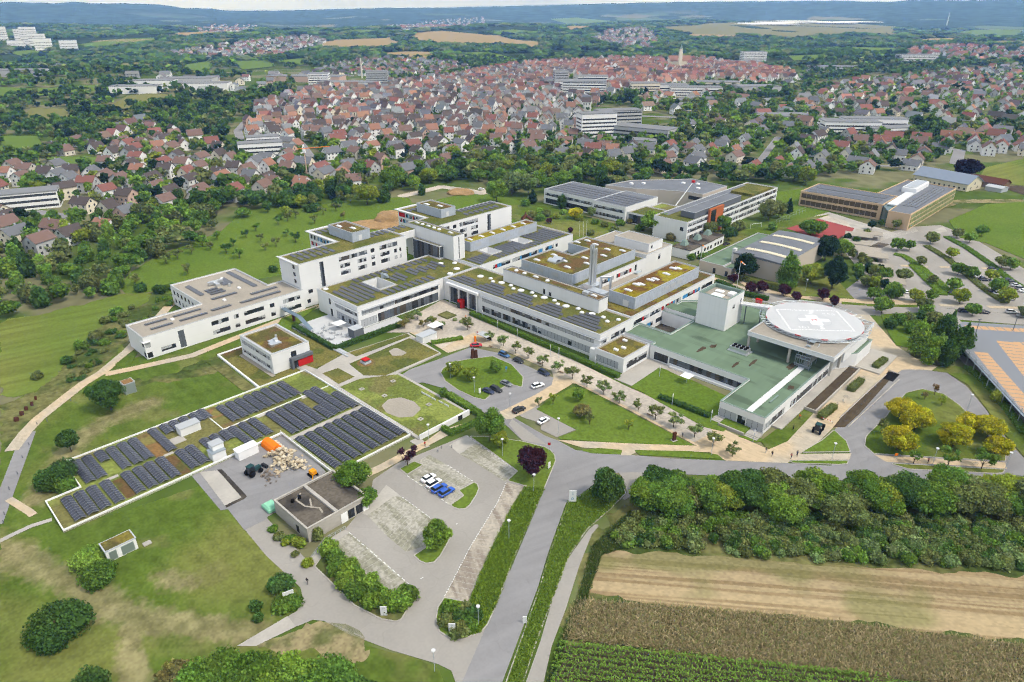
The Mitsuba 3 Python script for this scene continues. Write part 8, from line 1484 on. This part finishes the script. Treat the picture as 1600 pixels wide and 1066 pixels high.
for p, it in zip(F1, [('light grey slab office tower in front of the town centre', .25, 34, 16, 23, 'wall_white'), ('dark ribbon-windowed office block behind the grey slab tower', .25, 44, 18, 20, 'wall_grey'), ('long sloping grey office block right of the slab tower', -.6, 56, 22, 12, 'wall_grey'), ('low white office plinth in front of the slab tower', -.3, 50, 16, 6, 'wall_white'), ('white town hall with stacked terraces in the centre', -.1, 60, 34, 20, 'wall_white'), ('small white block left of the town hall', 0, 26, 20, 16, 'wall_white'), ('white office block right of the town hall', -.1, 46, 26, 18, 'wall_white'), ('round-looking grey tower left of the town hall', .1, 20, 20, 28, 'wall_grey'), None,
        ('white factory hall with saw roof at the left of the town', -.1, 90, 30, 9, 'wall_white'), ('cubic white office at the factory', .1, 30, 26, 18, 'wall_white'), ('dark office block at the factory', .1, 34, 26, 18, 'wall_grey'), ('low pinkish factory hall', -.1, 120, 34, 9, 'wall_rose'), None,
        ('long white apartment row at the right of the town', -.08, 52, 16, 12, 'wall_white'), ('white apartment block left of the long apartment row', -.08, 34, 18, 11, 'wall_white'), ('white apartment block behind the long apartment row', -.08, 60, 16, 13, 'wall_white'), ('low white row right of the apartments', .2, 50, 16, 8, 'wall_white'), ('long pale warehouse at the far left', .05, 110, 40, 8, 'wall_white'), ('second pale warehouse at the far left', .05, 80, 34, 8, 'wall_grey'), ('white industrial hall left of the factory', .1, 60, 26, 9, 'wall_white'), ('long white industrial hall', .1, 70, 26, 9, 'wall_white'), ('grey industrial hall behind the long white one', .1, 70, 28, 9, 'wall_grey'), ('small white industrial hall on the left', .1, 60, 26, 9, 'wall_white'), ('long white three storey office at the left frame edge', .45, 40, 15, 10, 'wall_white'), ('white modern office with ribbon windows in the left quarter', .35, 34, 13, 12, 'wall_white'), ('rear wing of the white modern office', .35, 26, 12, 14, 'wall_white'), ('row of white blocks in the far right village', .1, 80, 24, 14, 'wall_white'), ('white stepped block right of the old town', -.1, 60, 30, 13, 'wall_white'), ('long white block beside the stepped block', -.1, 70, 26, 12, 'wall_white'), ('pale block left of the stepped block', .1, 40, 26, 16, 'wall_cream'), ('cream office block at the right end of the old town', -.1, 60, 26, 12, 'wall_cream'), ('pale hall at the right end of the old town', .1, 60, 34, 10, 'wall_grey'), ('long white roofed hall beside the church wood', -.1, 110, 40, 10, 'wall_white'), ('white slab block beside the church wood', .1, 50, 24, 24, 'wall_white'), ('pale supermarket hall before the park trees', .05, 60, 30, 7, 'wall_white'), ('white row in the right hillside trees', -.1, 90, 24, 10, 'wall_white')] ):
    if it: slab(it[0], p, *it[1:5], wall=it[5], bands=not ('hall' in it[0] and 'town hall' not in it[0]) and 'warehouse' not in it[0])

t = thing('church', 'town church with reddish nave roof and tall pale tower with green cap', 'church'); p = F1[8]; z = 0.
gable(t, p[0], p[1], .1, 46, 20, 13, 10, 'wall_cream', 'roof_rust', .5, False); obj('tower', MB().obox(p[0] - 2, p[1] - 18, .1, 6.5, 6.5, 0, 31), 'wall_cream', t); obj('belfry', MB().obox(p[0] - 2, p[1] - 18, .1, 5.2, 5.2, 31, 37), 'wall_beige', t); obj('cap', MB().bar((p[0] - 2, p[1] - 18, 37), (p[0] - 2, p[1] - 18, 45), 3.2, 8, None, .2), 'copper', t)
p = F1[13]; single('factory_chimney', 'slim pale factory chimney in the town', 'chimney', MB().bar((*p, 0), (*p, 34), 1.6, 8, None, 1.0), 'wall_beige')
for i, p in enumerate([(-1460,2231),(-1419,2195),(-1359,2135),(-1307,2074),(-1216,2039),(-1409,2115),(-1620,2363)]): slab(('tallest left pale high-rise on the far left hill', 'tallest pale high-rise in the middle of the far left group', 'lower pale high-rise right of the tallest', 'lowest right pale high-rise of the far group', 'lone pale slab right of the far high-rises', 'lowest pale slab left of the high-rises', 'pale high-rise at the left frame edge')[i], p, .3, 40, 18, (46, 54, 40, 32, 30, 24, 44)[i], wall='wall_white', name='high_rise', fl=6.5)
for i, p in enumerate([(1565,4720),(2060,5842),(2319,6070),(2448,5880),(2721,6045)]): struct('greenhouse_field', MB().obox(p[0], p[1], .05, 300, 420, float(terr(*p)) + 1, float(terr(*p)) + 5), 'wall_white') 
t = thing('crane', 'orange tower crane standing among the houses of the left quarter', 'crane'); p = [(-143.9,482.6)][0]
obj('mast', MB().bar((*p, 0), (*p, 22), .4, 4), 'wall_rose', t); obj('jib', MB().bar((p[0] - 5, p[1], 21.5), (p[0] + 16, p[1] + 8, 22), .25, 4), 'orange', t); obj('cab', MB().obox(p[0], p[1], 0, 1.8, 1.8, 19, 21), 'white', t)
p = [(3383,5855)][0]; z = float(terr(*p)); single('radio_mast', 'slim white mast on the right plateau wood', 'mast', MB().bar((*p, z), (*p, z + 90), 4, 6, None, 1.5), 'wall_white')
struct('river', MB().poly(Polygon([(289,1860),(320,1855),(271,1529),(248,1546)]), .6), 'teal_glass')
# ---------------------------------------------------------------- woods, town greenery, far fields
PR = {}
def protos(lod):
    if lod not in PR:
        PR[lod] = []
        for i in range(9):
            rs = np.random.default_rng(900 + i + 50 * lod)
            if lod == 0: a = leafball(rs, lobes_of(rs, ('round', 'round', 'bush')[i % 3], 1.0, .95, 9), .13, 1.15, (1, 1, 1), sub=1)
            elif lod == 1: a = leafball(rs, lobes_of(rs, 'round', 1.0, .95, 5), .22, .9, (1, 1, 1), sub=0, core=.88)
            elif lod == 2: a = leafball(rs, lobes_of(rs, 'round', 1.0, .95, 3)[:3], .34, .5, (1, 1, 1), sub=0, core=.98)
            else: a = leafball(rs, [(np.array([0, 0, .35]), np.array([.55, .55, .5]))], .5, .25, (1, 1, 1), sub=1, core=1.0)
            PR[lod].append(a)
    return PR[lod]
KW = dict(wood=(('green', 'dark', 'dark', 'conifer', 'dark', 'olive'), 1.0), town=(('green', 'dark', 'olive', 'green', 'bright', 'yellow', 'conifer', 'dark'), 1.0), park=(('green', 'olive', 'green', 'bright', 'dark', 'olive'), 1.0))
def forest(name, label, pts, h, pal, rs, lods=(480, 1000, 1800), cat='trees', wide=1.0):
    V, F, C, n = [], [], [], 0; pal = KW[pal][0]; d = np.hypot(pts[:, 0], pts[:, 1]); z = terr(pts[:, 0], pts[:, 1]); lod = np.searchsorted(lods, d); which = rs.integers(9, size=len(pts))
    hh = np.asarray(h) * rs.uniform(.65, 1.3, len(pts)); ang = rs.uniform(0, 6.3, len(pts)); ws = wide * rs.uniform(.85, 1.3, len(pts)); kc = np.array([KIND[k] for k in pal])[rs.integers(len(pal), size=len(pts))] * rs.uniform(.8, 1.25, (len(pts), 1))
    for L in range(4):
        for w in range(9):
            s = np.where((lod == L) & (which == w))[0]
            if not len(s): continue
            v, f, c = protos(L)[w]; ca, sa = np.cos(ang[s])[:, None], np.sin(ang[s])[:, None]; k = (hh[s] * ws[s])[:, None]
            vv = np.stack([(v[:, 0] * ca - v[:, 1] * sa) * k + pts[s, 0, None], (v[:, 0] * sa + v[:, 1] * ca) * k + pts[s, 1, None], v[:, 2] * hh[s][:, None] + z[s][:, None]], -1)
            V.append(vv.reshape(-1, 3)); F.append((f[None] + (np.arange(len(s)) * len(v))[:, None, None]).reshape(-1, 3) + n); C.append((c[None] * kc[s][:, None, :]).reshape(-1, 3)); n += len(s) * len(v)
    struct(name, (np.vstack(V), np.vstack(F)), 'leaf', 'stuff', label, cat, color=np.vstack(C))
rf = np.random.default_rng(55)
HP = np.array([(h[2], h[3]) for h in good]); from scipy.spatial import cKDTree
HT = cKDTree(HP)
def clear(p, d=8.0, keep=True):
    q = p[HT.query(p)[0] > d]
    return q[~shapely.contains_xy(KEEP2, q[:, 0], q[:, 1])] if keep else q
FLD = [([(-1382,2024),(-1352,2116),(-1223,1991),(-1230,1867)], 'g'), ([(-1374,4027),(-1742,5841),(-1050,3969),(-985,3201)], 't'), ([(-756,3276),(-731,3568),(-564,3301),(-621,3157)], 'g'), ([(-115,3374),(0,3513),(143,3359),(28,3230)], 'g'), ([(220,3694),(576,5206),(490,3835),(289,3390)], 't'), ([(1500,2774),(1671,2825),(1549,2576),(1421,2581)], 't'), ([(1613,2537),(1814,2641),(1685,2388),(1538,2350)], 'o'), ([(660,1771),(750,1768),(709,1633),(621,1623)], 'g'), ([(70,2030),(145,2092),(149,1914),(81,1865)], 'g'), ([(-1030,2553),(-959,2664),(-892,2535),(-968,2450)], 'o'), ([(-887,1643),(-836,1686),(-744,1524),(-791,1485)], 'd'), ([(-770,1143),(-898,1447),(-673,1097),(-711,1067)], 'g'), ([(-257,2995),(-158,3075),(-126,2932),(-215,2778)], 'g'), ([(-620,2402),(-638,2656),(-487,2991),(-377,2503),(-386,2239),(-488,2173),(-556,2184)], 't'), ([(-438,3201),(-312,3321),(-54,3153),(110,2549),(79,2280),(-41,2374),(-209,2423),(-329,2551)], 't'), ([(-390,2002),(-293,2119),(-196,2063),(-203,1797),(-280,1794)], 't'), ([(-1426,3119),(-1304,3247),(-1156,3003),(-1111,2592),(-1176,2563)], 't'), ([(-1335,2247),(-1297,2479),(-1225,2553),(-1126,2405),(-1168,2223),(-1242,2148)], 'g'), ([(-714,1607),(-706,1729),(-623,1527),(-529,1207),(-573,1259)], 'g'), ([(-662,1730),(-572,1731),(-500,1551),(-533,1452)], 'g'),
       ([(742,3955),(1191,4667),(2365,6193),(2818,5516),(1501,2860),(1540,3397),(1066,2823),(951,3087),(756,3402)], 'o'), ([(1069,2339),(1149,2221),(889,1712),(809,1667),(924,1997)], 'g'), ([(24,2808),(94,2729),(98,2372),(25,2374)], 't'), ([(554,2139),(599,2099),(503,1783),(502,1902)], 'g'), ([(-693,982),(-639,978),(-577,1022),(-558,979),(-611,930),(-653,918)], 'g'), ([(-475,788),(-487,866),(-505,947),(-485,977),(-439,955),(-442,885),(-457,851)], 'd'), ([(-379,563),(-337,563),(-310,551),(-303,526),(-348,528)], 'g'), ([(-483,664),(-448,665),(-401,599),(-404,569),(-421,571)], 'g'), ([(421,8279),(705,8327),(1059,7799),(652,5478),(527,7759)], 'g'), ([(756,3402),(951,3087),(844,2811),(696,2900)], 't'), ([(-1347,2376),(-1297,2479),(-1197,2492),(-1213,2351)], 't'), ([(-1207,1736),(-1071,1687),(-1012,1569),(-1094,1569)], 'g'), ([(2536,4300),(3591,5540),(3086,4520),(2765,4037),(1752,2838)], 'g'), ([(-556,1728),(-520,1817),(-451,1729),(-456,1585)], 'g'), ([(-176,2032),(-72,2096),(-17,1920),(-111,1819)], 'g'),
       ([(-572,852),(-530,846),(-480,785),(-488,741),(-529,762)], 'd'), ([(432,1654),(501,1599),(489,1474),(402,1487)], 'g')]
flat('field_straw', (.30, .225, .105)); flat('field_green', (.115, .175, .035)); flat('field_olive', (.185, .175, .07)); flat('field_dry', (.17, .17, .06))
for q, k in FLD:
    g = Polygon(q).buffer(0); x0, y0, x1, y1 = g.bounds; m_ = MB(); st = max(30, (y1 - y0) / 14, (x1 - x0) / 40)
    for cx in np.arange(x0, x1, st):
        for cy in np.arange(y0, y1, st):
            for c in parts(sbox(cx, cy, cx + st, cy + st).intersection(g)):
                v, f = tri(c); m_.add(np.column_stack([v, terr(v[:, 0], v[:, 1]) + 1.2]), f)
    if m_.v: struct('field', m_, {'t': 'field_straw', 'g': 'field_green', 'o': 'field_olive', 'd': 'field_dry'}[k])
KEEP2 = unary_union([KEEP, *[Polygon(q).buffer(0) for q, k in FLD]])
# near woods
W1 = [(-298.3,349.6),(-264.3,371.2),(-217.9,333.3),(-211.5,376.3),(-193.7,398.0),(-182.4,412.7),(-171.2,393.7),(-158.4,347.4),(-163.9,336.4),(-171.0,316.3),(-172.1,296.4),(-170.2,278.6),(-166.4,271.1),(-178.2,258.3),(-188.2,249.1),(-199.6,243.5),(-216.0,238.7)]
forest('woodland', 'dense mixed wood and hedges along the left edge of the meadows', poisson(W1, 7.0, rf), 7.5, 'park', rf, cat='wood')
BP = sorted(poisson([(-84.5,448.7),(-76.2,512.3),(-51.3,555.7),(-15.1,543.0),(46.2,494.9),(134.3,478.6),(207.7,494.9),(201.5,467.0),(184.5,474.7),(135.3,482.6),(90.2,482.6),(44.8,478.6),(30.0,455.9),(25.2,445.2),(-4.3,455.9),(-15.3,467.0),(-44.1,470.8),(-60.0,455.9),(-66.2,438.3)], 13, rf)[:70], key=lambda p: p[0] / p[1])
for i, p in enumerate(BP): tree('large garden tree in the belt behind the hospital, %s from the left' % ordinal(i), p, rf.uniform(9, 14), rf.uniform(9, 14), ('green', 'dark', 'bright', 'olive', 'green', 'yellow')[i % 6], 'round', 'trees of the belt behind the hospital')
BP = sorted(poisson([(-163.5,373.7),(-154.9,406.7),(-132.0,422.0),(-109.1,445.2),(-82.8,438.3),(-95.4,418.8),(-124.5,395.1),(-141.6,389.6),(-150.9,373.7)], 11, rf)[:40], key=lambda p: p[0] / p[1])
for i, p in enumerate(BP): tree('bushy tree on the upper orchard edge, %s from the left' % ordinal(i), p, rf.uniform(5, 9), rf.uniform(6, 9), ('green', 'dark', 'olive', 'yellow')[i % 4], 'round', 'trees on the upper orchard edge')
# town greenery
allz = unary_union([Polygon(z[1]).buffer(12) for z in ZONES[:10]])
tp = []
for zn, poly, r, *_ in ZONES[:16]: tp.append(clear(poisson(poly, {'old town': 8.5}.get(zn, 9 if r < 20 else 13 if r < 30 else 30), rf), 5.6))
forest('town_trees', 'garden and street trees between the houses of the town', np.vstack(tp), 8.0, 'town', rf, cat='trees')
park = [[(-237,509),(-247,585),(-170,478),(-127,487),(-108,450),(-145,424),(-185,414)], [(111,743),(156,873),(285,973),(364,829),(321,724),(265,630),(192,639),(115,596),(127,701)], [(-10,527),(58,630),(107,585),(95,510),(43,508)], [(181,498),(253,600),(274,596),(244,526),(192,477)], [(-184,630),(-157,722),(-121,664),(-132,598)]]
forest('park_trees', 'rows and clumps of park trees in and around the town', np.vstack([clear(poisson(q, 11, rf), 8) for q in park]), 10.5, 'park', rf, cat='trees')
# far woods: everything from the town edge to the hills that is no field and no village
allf = unary_union([KEEP2, *[Polygon(z[1]).buffer(0) for z in ZONES]])
def far(r0, r1, step, h, name, wide, pal='wood', thin=.30):
    n = int(1.75 / 2 * (r1 * r1 - r0 * r0) / step ** 2 * 1.3); a = rf.uniform(-.82, .82, n); r = np.sqrt(rf.uniform(r0 * r0, r1 * r1, n)); p = np.column_stack([r * np.sin(a), r * np.cos(a)])
    p = p[~shapely.contains_xy(allf, p[:, 0], p[:, 1])]; w = meshkit.fbm(np.column_stack([p / 260, p[:, 0] * 0]), 3, 4); p = p[w > thin]
    forest(name, 'far woods and tree groups covering the hills behind the town', p, h, pal, rf, cat='wood', wide=wide)
lm = Polygon([(-297.5,241.7),(-198.4,241.7),(-166.8,271.8),(-174.1,386.8),(-66.2,438.3),(200.0,463.2),(396.5,582.9),(657.6,597.4),(287.7,191.3),(-210.5,155.7)]).buffer(0); allf = allf.union(lm)
far(430, 900, 13, 9.5, 'woodland', 1.0, 'wood', .34); far(900, 1700, 17, 11, 'woodland', 1.1, 'wood', .36); far(1700, 3000, 27, 12, 'woodland', 1.7, 'wood', .36); far(3000, 5600, 50, 13, 'woodland', 3.2, 'wood', .36)
